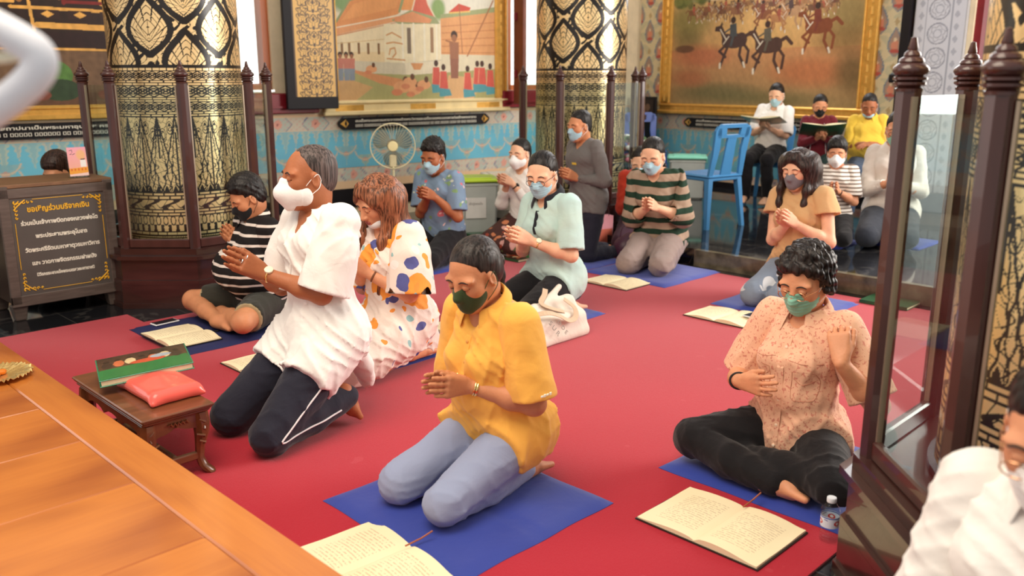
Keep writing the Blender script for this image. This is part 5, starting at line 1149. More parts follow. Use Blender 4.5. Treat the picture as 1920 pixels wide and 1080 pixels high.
soft_mat(1.10, 3.17, .74, .74, 'blue mat under the woman in the peach shirt', seed=2)
soft_mat(-.78, 4.80, .84, .84, 'blue mat under the woman in the print dress', seed=3)
soft_mat(-1.78, 5.12, .80, .74, 'dark blue mat under the boy in stripes', dblue, seed=4)
soft_mat(1.10, 6.72, .74, .78, 'blue mat under the woman in the green striped top', seed=5)
soft_mat(1.84, 5.72, .70, .72, 'blue mat under the woman in the tan top', seed=6)
soft_mat(.17, 5.47, .62, .62, 'blue mat under the woman in the light blue polo', seed=7)
soft_mat(.55, 7.14, .56, .56, 'blue mat under the man in the grey sweater', seed=8)
soft_mat(-.62, 7.05, .62, .62, 'blue mat under the man in the flowered t-shirt', seed=9)
soft_mat(.05, 7.68, .60, .60, 'blue mat under the woman in the white blouse and sarong', seed=10)
soft_mat(1.62, 8.05, .60, .60, 'blue mat under the person in the red blouse', z=.001, seed=11)
soft_mat(2.69, 7.36, .44, .44, 'blue mat under the person in thin stripes', z=.13, seed=12)
soft_mat(3.32, 7.36, .50, .50, 'blue mat under the man in the mint mask', z=.13, seed=13)
soft_mat(1.02, 1.43, .60, .60, 'blue mat under the person at the lower right corner', seed=14, z=.001)
soft_mat(-3.25, 6.45, .5, .5, 'mat behind the donation cabinet', dblue, seed=15, z=.001)

# ---- books
page, N_, L_, b_ = nt_new('book_page'); nt = page.node_tree; v, x, y, z = coords(page)
rows = (y*(1/.0135)).frac().gt(.62)*noise(nt, v, 130., 1.).gt(.46)*y.abs().lt(.112); cx_ = (x.abs()-.108).abs().lt(.078)
top_ = nt.nodes.new('ShaderNodeNewGeometry'); sn = nt.nodes.new('ShaderNodeSeparateXYZ'); nt.links.new(top_.outputs['Normal'], sn.inputs[0]); up_ = X(nt, sn.outputs[2]).gt(.5)
L_.new(mixc(nt, rows*cx_*up_*.42, mixc(nt, noise(nt, v, 4., 3.), srgb((246, 232, 196)), srgb((238, 220, 178))), srgb((150, 112, 80))), b_.inputs['Base Color']); b_.inputs['Roughness'].default_value = .75
coverg = mat('green_cover', srgb((28, 84, 50)), .3, vary=.1, coat=.3); coverk = mat('black_cover', srgb((38, 34, 30)), .45)
def open_book(x_, y_, z_, rz, label, w_=.44, l_=.31, cover=coverk, tilt=None, seed=0, hold=0., cat='book', group='open prayer books', marker=False, left=.9):
    e = empty('open_book', (x_, y_, z_), rz); tag(e, label, cat, group)
    if tilt: e.rotation_euler = tilt
    rs = random.Random(seed); n = 12
    def prof(sg, thk, curl): return [(sg*w_/2*i/n, thk*(.5+.9*math.sin(PI*min(i/n*1.15, 1))**.8 if i else .25)*(1-.35*i/n)+.006+hold*(i/n)**1.5*w_/2) for i in range(n+1)]
    b = MB(); vs = []; 
    for sg in (-1, 1): pass
    pr_ = [(-(w_/2+.006)+(w_+.012)*i/16) for i in range(17)]; 
    for yy in (-l_/2-.005, l_/2+.005):
        for xx in pr_: vs.append((xx, yy, .001+hold*abs(xx/(w_/2))**1.5*w_/2))
    for yy in (-l_/2-.005, l_/2+.005):
        for xx in pr_: vs.append((xx, yy, .005+hold*abs(xx/(w_/2))**1.5*w_/2))
    fs = []
    for i in range(16): fs += [(i, i+17, i+18, i+1), (34+i, 35+i, 52+i, 51+i), (i, i+1, 35+i, 34+i), (17+i, 51+i, 52+i, 18+i)]
    fs += [(0, 34, 51, 17), (16, 33, 67, 50)]; b.add(vs, fs); b.build('cover', cover, e)
    for sg, thk in ((-1, .013*left), (1, .016*(2-left))):
        p = prof(sg, thk, 0); vs = []; fs = []; m_ = 6
        for i, (px, pz) in enumerate(p):
            for j in range(m_+1): vs.append((px*(1-.004*rs.random()), -l_/2+l_*j/m_, pz+.0012*math.sin(j*1.3+seed+i*.5)))
        k = len(vs)
        for i, (px, pz) in enumerate(p):
            for j in (0, m_): vs.append((px, -l_/2+l_*j/m_, .0055+hold*(i/n)**1.5*w_/2))
        for i in range(n):
            for j in range(m_): q = (i*(m_+1)+j, (i+1)*(m_+1)+j, (i+1)*(m_+1)+j+1, i*(m_+1)+j+1); fs.append(q if sg > 0 else q[::-1])
            for jj, t_ in ((0, 0), (m_, 1)): q = (k+2*i+t_, k+2*i+2+t_, (i+1)*(m_+1)+jj, i*(m_+1)+jj); fs.append(q if (sg > 0) == (jj == 0) else q[::-1])
        q = tuple([n*(m_+1)+j for j in range(m_+1)]+[k+2*n+1, k+2*n]); fs.append(q if sg < 0 else q[::-1])
        b = MB(); b.add(vs, fs); b.build('pages', page, e, True)
    if marker: b = MB(); b.tube([(.01, l_/2-.03, .028), (.012, l_/2+.03, .034), (.02, l_/2+.07, .05)], .003, 6); b.build('bookmark_stick', mat('brown_stick', srgb((170, 96, 60)), .5), e)
    return e
def ob(px, py, label, rz=D45, **k): x_, y_ = gp(px, py); return open_book(x_, y_, k.pop('z', .0105), rz, label, **k)
ob(1350, 992, 'large open book on the carpet in front of the woman in the peach shirt', w_=.46, l_=.32, rz=math.radians(-45), seed=1, marker=True)
ob(697, 1066, 'open book at the bottom edge, between the wooden platform and the nearest blue mat', w_=.46, l_=.30, rz=math.radians(-50), seed=2, marker=True, z=.0105)
ob(340, 641, 'open book in front of the boy in stripes', w_=.42, l_=.29, rz=math.radians(-45), seed=3, z=.030)
ob(497, 690, 'open book half hidden by the man in the white tunic', w_=.40, l_=.29, rz=math.radians(-45), seed=4)
ob(1362, 598, 'open book with a phone on it, in front of the woman in the tan top', w_=.44, l_=.30, rz=math.radians(-45), seed=5)
ob(1154, 533, 'open book in front of the woman in green stripes', w_=.42, l_=.29, rz=math.radians(-45), seed=6)
ob(1655, 545, 'open book beside the nearest wooden post, in front of the man in the mint mask', w_=.44, l_=.30, rz=math.radians(-45), seed=7)
ob(868, 621, 'open book mostly hidden behind the woman in the orange polo', w_=.42, l_=.29, rz=math.radians(-45), seed=8)
def closed_book(x_, y_, z_, rz, label, cov, w_=.30, l_=.42, th=.028, art=None, tilt=None, group=None):
    e = empty('closed_book', (x_, y_, z_), rz); tag(e, label, 'book', group)
    if tilt: e.rotation_euler = tilt
    b = MB(); b.box((0, 0, th-.002), (w_, l_, .004), bev=.001); b.box((0, 0, .002), (w_, l_, .004), bev=.001); b.box((-w_/2+.002, 0, th/2), (.004, l_, th), bev=.001); b.build('cover', cov, e)
    b = MB(); b.box((.002, 0, th/2), (w_-.014, l_-.012, th-.009)); b.build('pages', page, e)
    if art:
        cv = Canvas(0, 0, 100, 100, 1.0, (32, 92, 56)); cv.band(0, 56, (56, 40, 34), (90, 62, 44)); cv.poly([(0, 56), (100, 50), (100, 100), (0, 100)], (34, 120, 62))
        for i in range(7): cv.ell(10+i*13, 40-(i % 3)*3, 6, 14, [(60, 44, 36), (206, 110, 70), (220, 196, 150)][i % 3]); cv.ell(10+i*13, 22-(i % 3)*3, 4, 5, (40, 28, 24))
        cv.ell(55, 46, 20, 9, (206, 84, 54)); cv.ell(70, 34, 12, 8, (170, 180, 190)); cv.nz(.08, .3, 3); g = cv.mesh('cover_picture', l_*.97, w_*.97, attr_mat('printed_cover', .25, spec=.6, coat=.5), e); g.matrix_local = Matrix.Translation((w_*.485, -l_*.485, th+.0006)) @ Matrix.Rotation(PI/2, 4, 'Z') @ Matrix.Rotation(-PI/2, 4, 'X')
    return e
greenglossy = mat('teal_green_cover', srgb((24, 128, 92)), .22, coat=.6)
for px, py, z_, rz, lb, cov, art in ((965, 486, .011, D45, 'green closed book lying beside the woman in the light blue polo', coverg, True), (1148, 461, .011, D45, 'green picture book lying next to the pink bag', greenglossy, True), (905, 444, .012, D45, 'green closed book behind the brown folder, near the man in the flowered tee', coverg, False), (848, 470, .030, D45, 'small red and yellow picture book by the man in the flowered tee', mat('orange_cover', srgb((226, 150, 70)), .4), False), (1668, 572, .011, D45, 'dark green closed book at the foot of the nearest wooden post', coverg, False)):
    x_, y_ = gp(px, py); closed_book(x_, y_, z_, rz, lb, cov, .24, .32, .022, art)
x_, y_ = gp(932, 458); closed_book(x_, y_, .030, D45, 'brown leather folder on the floor in front of the woman in the sarong', mat('brown_leather', srgb((86, 66, 60)), .4), .34, .46, .035)

# ---- phones, pen, bottle
def phone(x_, y_, z_, rz, label):
    e = empty('phone', (x_, y_, z_), rz); tag(e, label, 'phone'); b = MB(); b.box((0, 0, .005), (.078, .158, .009), bev=.004); b.build('phone_body', mat('phone_white', srgb((230, 230, 232)), .3), e)
    b = MB(); b.box((0, 0, .0097), (.068, .142, .001)); b.build('screen', mat('phone_screen', (.01, .01, .014), .08), e)
x_, y_ = gp(310, 614); phone(x_, y_, .029, math.radians(-40), 'white phone lying face up on the dark blue mat')
x_, y_ = gp(1414, 603); phone(x_, y_, .040, math.radians(-50), 'dark phone lying on the open book before the woman in tan')
x_, y_ = gp(385, 633); b = MB(); b.tube([(x_-.07, y_-.035, .030), (x_+.07, y_+.03, .033)], .004, 8); tag(b.build('pen', blackp, None, True), 'black pen lying across the open book in front of the boy', 'pen')
pet, N_, L_, b_ = nt_new('clear_plastic'); b_.inputs['Base Color'].default_value = (.93, .96, .99, 1); b_.inputs['Transmission Weight'].default_value = 1.; b_.inputs['Roughness'].default_value = .04; b_.inputs['IOR'].default_value = 1.2
x_, y_ = gp(1552, 1018); e = empty('water_bottle', (x_, y_, .0105)); tag(e, 'small clear plastic water bottle beside the largest open book', 'bottle')
b = MB(); pf_ = [(.0, .002), (.022, .0), (.029, .004), (.030, .012), (.0275, .018), (.030, .024), (.0275, .030), (.030, .036), (.0275, .042), (.0295, .050), (.0295, .098), (.031, .104), (.030, .112), (.026, .122), (.018, .133), (.013, .139), (.0125, .146)]; b.lathe(pf_, 32, cap=False); b.build('bottle_body', glass, e, True)
b = MB(); b.lathe([(.0, .139), (.0148, .139), (.0155, .142), (.0155, .153), (.0145, .155), (0, .155)], 24, cap=False); b.build('cap', mat('cap_white', srgb((226, 232, 240)), .4), e, True)
cv = Canvas(0, 0, 180, 40, 1.0, (214, 226, 240))
for k in range(3): cv.ell(30+k*60, 22, 12, 9, (200, 60, 60)); cv.ell(30+k*60, 22, 6, 5, (240, 240, 240)); cv.line([(48+k*60, 10), (58+k*60, 12)], 3, (50, 80, 150))
cv.line([(0, 4), (180, 4)], 4, (60, 90, 170)); rg_ = np.concatenate([cv.c, np.ones(cv.c.shape[:2]+(1,))], -1)
grid_mesh('bottle_label', cv.nx, cv.ny, lambda I, J: np.stack([.0301*np.cos(I/cv.nx*2*PI), .0301*np.sin(I/cv.nx*2*PI), .056+J/(cv.ny-1)*.038], -1), rg_, attr_mat('paper_label', .4), e, closed=True)

# ---- white tote bag
x_, y_ = gp(1047, 647); bagm = cloth('cream_canvas', srgb((226, 214, 200)), .85, .5, 8.); e = empty('tote_bag', (x_, y_, .010), math.radians(45)); tag(e, 'white canvas tote bag slumped on the carpet behind the woman in orange', 'bag')
# local: x along the lower hem, y away, z up; a slumped pouch leaning back
g = Grid((-.36, -.10, -.02), (.36, .34, .34), .008)
g.rc((-.25, .03, .03), (.25, .03, .03), .045, .045, .02); g.rc((-.24, .06, .10), (.24, .07, .10), .055, .055, .05); g.rc((-.20, .13, .17), (.22, .13, .19), .035, .04, .06); g.rc((.02, .14, .20), (.20, .18, .27), .03, .018, .04); g.rc((-.18, .10, .16), (-.05, .15, .20), .03, .02, .04)
g.rc((-.20, .08, .235), (.14, .06, .20), .030, .045, .02, 's'); g.wrinkle(.006, 24, 5); g.plane((0, 0, .002), (0, 0, -1), .004); sdf_obj('bag_body', [g.nets()], bagm, e)
hm2 = cloth('tan_strap', srgb((206, 178, 150)), .85, .3)
ribbon('strap', smoothpath([(-.20, .04, .19), (-.10, .0, .20), (.0, -.005, .165), (.07, -.015, .125), (.14, -.005, .13), (.17, .03, .175), (.12, .07, .23)], 5), (0, -.6, .8), .032, .003, hm2, e)
ribbon('strap', smoothpath([(.10, .20, .27), (.05, .16, .25), (-.02, .12, .22), (.02, .08, .19), (.10, .05, .16)], 5), (0, -.4, .9), .032, .003, hm2, e)
ltr = mat('grey_letters', srgb((140, 132, 124)), .7)
Mt = Matrix.Translation((-.06, -.022, .105)) @ Matrix.Rotation(math.radians(68), 4, 'X') @ Matrix.Rotation(math.radians(-62), 4, 'Z')
text('lettering', 'S U R', .042, Mt, ltr, e); text('lettering', 'O D E', .036, Matrix.Translation((.055, -.012, .0)) @ Mt, ltr, e)

# ---- low wooden platform (planks and border)
pw, N_, L_, b_ = nt_new('varnished_teak'); nt = pw.node_tree; v, x, y, z = coords(pw); mp = N_.new('ShaderNodeMapping'); mp.inputs['Scale'].default_value = (1.0, 16, 16); L_.new(v, mp.inputs[0]); mp2 = N_.new('ShaderNodeMapping'); mp2.inputs['Scale'].default_value = (.8, 2.4, 2.4); L_.new(v, mp2.inputs[0])
g1 = noise(nt, mp.outputs[0], 3., 5., .8); g2 = noise(nt, mp2.outputs[0], 1.7, 2.)
L_.new(mixc(nt, ((g2-.50)*2.6).max(0.).min(.62), mixc(nt, g1, srgb((208, 128, 54)), srgb((184, 102, 40))), mixc(nt, g1, srgb((150, 66, 22)), srgb((120, 46, 18)))), b_.inputs['Base Color']); b_.inputs['Roughness'].default_value = .34; b_.inputs['Coat Weight'].default_value = .5; b_.inputs['Coat Roughness'].default_value = .12
bp = N_.new('ShaderNodeBump'); bp.inputs['Strength'].default_value = .06; L_.new(g1.k, bp.inputs['Height']); L_.new(bp.outputs[0], b_.inputs['Normal'])
PZ = .30; UE = 1.08; e = empty('wooden_platform', (*uv(UE, -3.2), 0), D45); tag(e, 'low varnished wooden platform filling the lower left foreground', 'platform')
# local x = u (towards the edge), local y = -v
def lb_(u0, u1, v0, v1, z0, z1, bev=.004, M=None): return ((u0+u1)/2-UE, -((v0+v1)/2+3.2), (z0+z1)/2), (u1-u0, v1-v0, z1-z0)
c, d = lb_(UE-.155, UE, -5.6, -.9, PZ-.04, PZ); b = MB(); b.box((0, 0, 0), (d[1], d[0], d[2]), bev=.006); o = b.build('border_board', pw, e); o.location = c; o.rotation_euler.z = PI/2
vv = -5.6; widths = [.40, .47, .44, .43, .45, .42, .44, .46, .45, .5, .4]
for w_ in widths:
    if vv+w_ > -.9: w_ = -.9-vv
    if w_ <= .02: break
    c, d = lb_(-1.2, UE-.158, vv+.0015, vv+w_-.0015, PZ-.04, PZ-.0005); b = MB(); b.box((0, 0, 0), d, bev=.003); o = b.build('plank', pw, e); o.location = c; vv += w_
for (u0, u1, v0, v1) in ((UE-.05, UE-.02, -5.58, -.95), (-1.2, UE-.05, -5.58, -5.55)): c, d = lb_(u0, u1, v0, v1, .011, PZ-.04); b = MB(); b.box(c, d); b.build('skirt_board', pw, e)

# ---- scalloped gilt tray on the platform
x_, y_ = gp(-6, 708, PZ); e = empty('gilt_tray', (x_, y_, PZ)); tag(e, 'scalloped gilt offering tray on the wooden platform at the left edge', 'tray')
b = MB(); n = 96; vs = []; fs = []
for k, (r, z_) in enumerate(((.055, .0), (.06, .004), (.10, .016), (.125, .02), (.125, .022), (.098, .020), (.058, .008), (.0, .006))):
    for i in range(n): a = 2*PI*i/n; q = (1+.09*abs(math.sin(a*9)))*r if k in (2, 3, 4, 5) else r; vs.append((q*math.cos(a), q*math.sin(a), z_+(.006*math.sin(a*54) if k in (3, 4) else 0)))
for k in range(7):
    for i in range(n): j = (i+1) % n; fs.append((k*n+i, k*n+j, k*n+n+j, k*n+n+i))
b.add(vs, fs); b.build('tray_rim', mat('bright_gilt', srgb((246, 212, 140)), .25, metal=.8, bump=.3, bscale=90), e, True)
g = Grid((-.07, -.07, -.01), (.07, .07, .05), .004); rs = np.random.RandomState(2)
for i in range(18): a = rs.uniform(0, 6.28); r = rs.uniform(0, .04); g.ell((r*math.cos(a), r*math.sin(a), .018), (.014, .012, .010), .004)
tag(sdf_obj('marigold_petals', [g.nets()], mat('marigold', srgb((222, 120, 24)), .6), None), 'orange flower offering heaped in the gilt tray', 'flowers').location = (x_, y_, PZ)

# ---- small carved bench with a cushion and a book
bw = mat('carved_teak', (.16, .055, .022), .32, vary=.25, stretch=(3, .5, 3), coat=.4); bx, by = gp(400, 888)
BL, BW, BH = .62, .245, .285
e = empty('carved_bench', (*uv(1.275, -3.36), .0105), math.radians(-45)); tag(e, 'small carved wooden bench on the carpet behind the wooden platform', 'bench')   # local x = v (towards the camera right), y = u
b = MB()
for z_, k in ((.262, 1.06), (.275, 1.10), (.25, 1.02)): b.box((0, 0, z_), (BL*k if k > 1.03 else BL, BW*k, .014), bev=.005)
b.box((0, 0, .283), (BL*1.12, BW*1.14, .012), bev=.004); b.build('bench_top', bw, e)
M90 = Matrix.Rotation(PI/2, 4, 'X')
for sy in (-1, 1):      # long aprons with a cusped lower edge
    pts = [(-BL/2+.03, .245), (-BL/2+.03, .17)]+[(-BL/2+.06+(BL-.12)*i/24, .198+.022*abs(math.sin(i/24*PI*3))**.6) for i in range(25)]+[(BL/2-.03, .17), (BL/2-.03, .245)]
    b = MB(); b.prism(pts, -.008, .008, Matrix.Translation((0, sy*(BW/2-.012), 0)) @ M90); b.build('apron', bw, e)
for sx in (-1, 1):
    pts = [(-BW/2+.02, .245), (-BW/2+.02, .16)]+[(-BW/2+.04+(BW-.08)*i/16, .185+.03*abs(math.sin(i/16*PI))**.5-.012*abs(math.sin(i/16*PI*2))) for i in range(17)]+[(BW/2-.02, .16), (BW/2-.02, .245)]
    M = Matrix.Translation((sx*(BL/2-.012), 0, 0)) @ Matrix.Rotation(PI/2, 4, 'Z') @ M90; b = MB(); b.prism(pts, -.009, .009, M)
    for k in range(5): b.tube([(sx*(BL/2+.0), -.03+.015*k, .222+.008*math.cos(k*1.6)), (sx*(BL/2+.004), -.022+.015*k, .236), (sx*(BL/2), -.012+.015*k, .222)], .004, 6)
    b.build('apron', bw, e)
    for sy in (-1, 1):
        pr_ = [(0, .25, .030), (.004, .21, .030), (.004, .16, .026), (-.004, .11, .018), (-.008, .06, .015), (.0, .03, .018), (.014, .012, .022), (.022, .0, .016)]
        b = MB(); vs = []; 
        for (o_, z_, r) in pr_:
            cx = sx*(BL/2-.022+o_); cy = sy*(BW/2-.022+o_*.9); vs += [(cx+r*a, cy+r*c_, z_) for a, c_ in ((1, .4), (.4, 1), (-.4, 1), (-1, .4), (-1, -.4), (-.4, -1), (.4, -1), (1, -.4))]
        fs = [(k*8+i, k*8+8+i, k*8+8+(i+1) % 8, k*8+(i+1) % 8) for k in range(len(pr_)-1) for i in range(8)]+[tuple(range(8)), tuple(range(len(vs)-1, len(vs)-9, -1))]
        b.add(vs, fs)
        for k in range(4): b.tube([(sx*(BL/2+.006), sy*(BW/2-.035+.02*math.sin(k*2.)), .225-k*.028), (sx*(BL/2+.012), sy*(BW/2-.020), .215-k*.028), (sx*(BL/2+.006), sy*(BW/2-.008-.006*k), .208-k*.028)], .0045, 6)
        b.build('leg', bw, e, True)
b = MB(); b.box((0, 0, .07), (BL-.08, .022, .03), bev=.004)
for sx in (-1, 1): b.box((sx*(BL/2-.03), 0, .07), (.022, BW-.05, .03), bev=.004)
b.build('stretcher', bw, e)
cxy = uv(1.30, -3.28); g = Grid((-.20, -.14, -.01), (.20, .14, .09), .005); g.op(lambda x, y, z: (np.maximum(np.abs(x)-.15, 0)**2+np.maximum(np.abs(y)-.085, 0)**2+(z-.030)**2*1.)**.5-.030*(1+0*x)-.022*np.exp(-((x/.12)**2+(y/.08)**2)), g.lo, g.lo+g.h*g.n, 'u', .001)
for sx in (-1, 1):
    for sy in (-1, 1): g.rc((sx*.145, sy*.08, .022), (sx*.178, sy*.112, .014), .02, .008, .03)
g.wrinkle(.0015, 40, 3); g.plane((0, 0, .001), (0, 0, -1), .003)
o = sdf_obj('cushion', [g.nets()], mat('coral_satin', srgb((232, 96, 84)), .28, coat=.3, vary=.04), None); o.scale = (.9, .9, .85); o.location = (cxy[0]+.02, cxy[1]+.01, .3005); o.rotation_euler.z = math.radians(-45); tag(o, 'shiny coral satin cushion lying on the carved bench', 'cushion')
cb = uv(1.315, -3.44); closed_book(cb[0]+.01, cb[1]+.02, .352, 0, 'large green picture book lying tilted on the coral cushion', greenglossy, .25, .35, .028, True, tilt=(math.radians(4), math.radians(3), math.radians(-62)))

# ---- donation cabinet
cabm = mat('grey_brown_wood', srgb((92, 80, 74)), .45, vary=.2, stretch=(2, 2, 14), vscale=5); cabd = mat('dark_cabinet_wood', srgb((46, 28, 24)), .35); sgn = mat('sign_grey', srgb((84, 78, 74)), .5, vary=.05); thai_gold = mat('sign_gold', srgb((232, 176, 40)), .4); cabt = mat('cabinet_top', srgb((120, 88, 64)), .4, vary=.2, stretch=(2, 14, 2))
e = empty('donation_cabinet', (*uv(1.87, -6.19), 0), D45); tag(e, 'grey wooden donation cabinet with a Thai sign, at the left edge', 'cabinet')
CW, CD, CH = .66, .46, .86      # local x = u, local y = -v (back)
b = MB(); b.box((0, 0, .10+(CH-.12)/2), (CW, CD, CH-.14), bev=.004); b.build('cabinet_body', cabd, e)
b = MB(); b.box((0, 0, CH-.012), (CW+.03, CD+.03, .024), bev=.004); b.build('cabinet_top', cabt, e)
b = MB(); fy = -CD/2-.008
for c, d in (((0, fy, .13), (CW+.02, .03, .07)), ((0, fy, CH-.055), (CW+.02, .03, .06)), ((-CW/2+.02, fy, .48), (.06, .03, .74)), ((CW/2-.02, fy, .48), (.06, .03, .74))): b.box(c, d, bev=.004)
b.build('front_frame', cabm, e)
for sx in (-1, 1):
    for sy in (-1, 1): b = MB(); b.box((sx*(CW/2-.04), sy*(CD/2-.04), .05), (.09, .09, .098), bev=.006, taper=(.7, .7)); b.build('leg', cabm, e)
sx0 = .285; b = MB(); b.box((0, fy-.001, .475), (.565, .012, .62)); sp_ = b.build('sign_panel', sgn, e)
MS = Matrix.Translation((0, fy-.0085, 0)) @ M90
for i, (t_, z_, sz, wd, m_) in enumerate((('ขอเชิญร่วมบริจาคเงิน', .700, .068, .37, thai_gold), ('ร่วมเป็นเจ้าภาพปิดทองหลวงพ่อโต', .615, .05, .46, whitel), ('พระประธานพระอุโบสถ', .530, .05, .31, whitel), ('วัดพระศรีรัตนมหาธาตุวรมหาวิหาร', .445, .05, .45, whitel), ('และ วาดภาพจิตรกรรมฝาผนัง', .360, .05, .39, whitel), ('(วีรกรรมสมเด็จพระนเรศวรมหาราช)', .285, .038, .35, whitel))):
    text('lettering', t_, sz, Matrix.Translation((.0, 0, z_-.0)) @ MS, m_, sp_, wd, font=thai_font(), bold=.0012)
b = MB()
for sx in (-1, 1):
    for sz in (-1, 1):
        cx, cz = sx*.262, .475+sz*.288
        for k in range(5):      # corner flourish of curling leaves
            for a_, r_ in ((0, .030-.003*k), (1, .022)):
                p0 = Vector((cx-sx*(.012+.024*k if a_ == 0 else .012), fy-.009, cz-sz*(.012 if a_ == 0 else .012+.024*k))); pts = [p0+Vector((-sx*math.cos(t)*r_*.5*(1-.1*k), 0, -sz*math.sin(t)*r_*.5))*(1-t/8) for t in np.linspace(0, 4.4, 9)]; b.tube(pts, .0035, 5)
        for k in range(3): b.tube([(cx-sx*.02*k, fy-.009, cz-sz*.06+sz*.02*k), (cx-sx*(.02*k+.03), fy-.009, cz-sz*.03+sz*.015*k)], .004, 5)
for sx in (-1, 1): b.tube([(sx*.262, fy-.009, .33), (sx*.262, fy-.009, .62)], .002, 5); b.tube([(-.15, fy-.009, .475+sx*.288), (.15, fy-.009, .475+sx*.288)], .002, 5)
b.build('gold_border', thai_gold, sp_)
# acrylic card holder with a pink notice
x_, y_ = uv(2.06, -6.07); e = empty('card_holder', (x_, y_, CH), D45); tag(e, 'small pink and yellow notice standing on top of the donation cabinet', 'sign')
cv = Canvas(0, 0, 60, 90, 1.4, (244, 168, 190)); cv.band(0, 90, (248, 176, 198), (250, 186, 150)); cv.ell(42, 24, 18, 20, (246, 196, 130), .8, .7); cv.poly([(0, 66), (60, 63), (60, 80), (0, 84)], (246, 170, 70)); cv.line([(8, 10), (16, 8), (16, 16)], 1.6, (90, 70, 80)); cv.line([(8, 22), (14, 20)], 1.6, (90, 70, 80)); cv.line([(16, 23), (24, 20)], 1.6, (90, 70, 80)); cv.poly([(38, 40), (56, 40), (56, 62), (38, 62)], (248, 244, 246)); cv.poly([(40, 37), (54, 36), (54, 39), (40, 40)], (60, 50, 56))
for k in range(5): cv.ell(8+k*11, 70, 2.4, 4, (230, 110, 60))
cv.poly([(0, 84), (60, 81), (60, 90), (0, 90)], (250, 214, 210)); o = cv.mesh('notice', .118, .186, attr_mat('paper_label', .4), e); o.location = (-.059, -.004, .012); o.rotation_euler.x = math.radians(-6)
b = MB(); b.box((0, 0, .1), (.126, .004, .196)); o = b.build('acrylic_sheet', glass, e); o.rotation_euler.x = math.radians(-6); b = MB(); b.box((0, .01, .003), (.126, .06, .005), bev=.001); b.build('acrylic_foot', glass, e)

# ---- electric fan
cream_p = mat('cream_plastic', srgb((226, 216, 176)), .4); fx, fy_ = -1.10, 8.15; FZ = 1.10-.22
e = empty('stand_fan', (fx, fy_, 0), math.radians(8)); tag(e, 'cream pedestal fan with a wire guard standing in front of the blue dado', 'fan')
FZ = .885
b = MB(); b.lathe([(0, .0), (.17, .0), (.175, .012), (.16, .03), (.05, .045), (.03, .06), (0, .06)], 32, cap=False); b.build('base', cream_p, e, True)
b = MB(); b.lathe([(.014, .05), (.014, .45), (.02, .45), (.02, .50), (.011, .50), (.011, FZ-.12)], 12); b.build('pole', cream_p, e, True)
b = MB(); b.box((0, .02, FZ-.14), (.07, .06, .12), bev=.012); b.build('control_box', cream_p, e)
MF = Matrix.Translation((0, 0, FZ)) @ Matrix.Rotation(PI/2, 4, 'X')
b = MB(); b.lathe([(0, -.16), (.04, -.155), (.055, -.12), (.055, -.06), (.04, -.03), (0, -.03)], 20, MF, cap=False); b.build('motor', mat('dark_plastic', srgb((60, 56, 52)), .4), e, True)
b = MB(); RG = .205
for zz in (.02, -.02): b.tube([MF @ Vector((RG*math.cos(a), RG*math.sin(a), zz)) for a in np.linspace(0, 2*PI, 49)[:-1]], .0045, 6, closed=True)
for sg in (1, -1):
    for i in range(40):
        a = 2*PI*i/40; b.tube([MF @ Vector((r*math.cos(a+.5*(r-.04)), r*math.sin(a+.5*(r-.04)), sg*(.02+.035*(1-(r/RG)**2)))) for r in (.04, .09, .14, RG)], .0009, 4)
b.build('wire_guard', cream_p, e)
b = MB()
for k in range(3):
    a0 = k*2*PI/3+.5; vs = []
    for i in range(9):
        for j in range(5): r = .03+.155*i/8; a = a0+(j/4-.5)*(1.5*math.sin(PI*(.15+.7*i/8))); vs.append((r*math.cos(a), r*math.sin(a), .018*(j/4-.5)))
    b.add(vs, [(i*5+j, i*5+5+j, i*5+6+j, i*5+1+j) for i in range(8) for j in range(4)], MF)
o = b.build('blades', mat('smoky_blade', srgb((190, 186, 176)), .2, trans=.85, ior=1.05), e, True); md = o.modifiers.new('s', 'SOLIDIFY'); md.thickness = .002
b = MB(); b.lathe([(0, .066), (.042, .064), (.048, .056), (.048, .045), (0, .045)], 28, MF, cap=False); b.build('hub_cap', mat('cream_hub', srgb((238, 224, 170)), .35), e, True)

# ---- plastic boxes
def pbox(px, py, Y, w_, d_, h_, rz, lidc, bodym, label, paper=False, z0=0.):
    f = 1640.; p = math.atan(395/1640.); X_ = px; e = empty('storage_box', (px, Y, z0), rz); tag(e, label, 'box')
    b = MB(); t = .94; n = [(-w_/2, -d_/2), (w_/2, -d_/2), (w_/2, d_/2), (-w_/2, d_/2)]; b.box((0, 0, h_/2), (w_, d_, h_), bev=.02, taper=(t, t)); b.box((0, 0, h_-.03), (w_+.012, d_+.012, .02), bev=.004)
    for k in range(5): b.box((-w_/2+w_*(k+.5)/5, 0, h_*.45), (.012, d_*.985, h_*.7), taper=(t, t))
    b.build('box_body', bodym, e)
    b = MB(); b.box((0, 0, h_+.012), (w_+.05, d_+.05, .03), bev=.010); b.box((0, 0, h_+.03), (w_*.8, d_*.8, .014), bev=.005); b.build('lid', lidc, e)
    for sx in (-1, 1): b = MB(); b.box((sx*(w_/2+.02), 0, h_-.02), (.02, .10, .07), bev=.006); b.build('latch', lidc, e)
    if paper: b = MB(); b.box((.03, -d_/2-.004, h_*.52), (.20, .003, .20)); pp = b.build('paper_label', mat('label_paper', srgb((214, 210, 204)), .6), e); text('lettering', 'ผ้าปูรองนั่ง', .045, Matrix.Translation((.03, -d_/2-.007, h_*.60)) @ M90, mat('pencil_grey', srgb((150, 146, 142)), .7), pp, .13, font=thai_font())
milky = mat('milky_plastic', srgb((196, 200, 194)), .3, trans=.25, ior=1.2); lime = mat('lime_lid', srgb((186, 214, 60)), .35)
pbox(-.42, 0, 8.60, .50, .40, .52, math.radians(12), lime, milky, 'clear storage box with a lime green lid and a paper label', True)
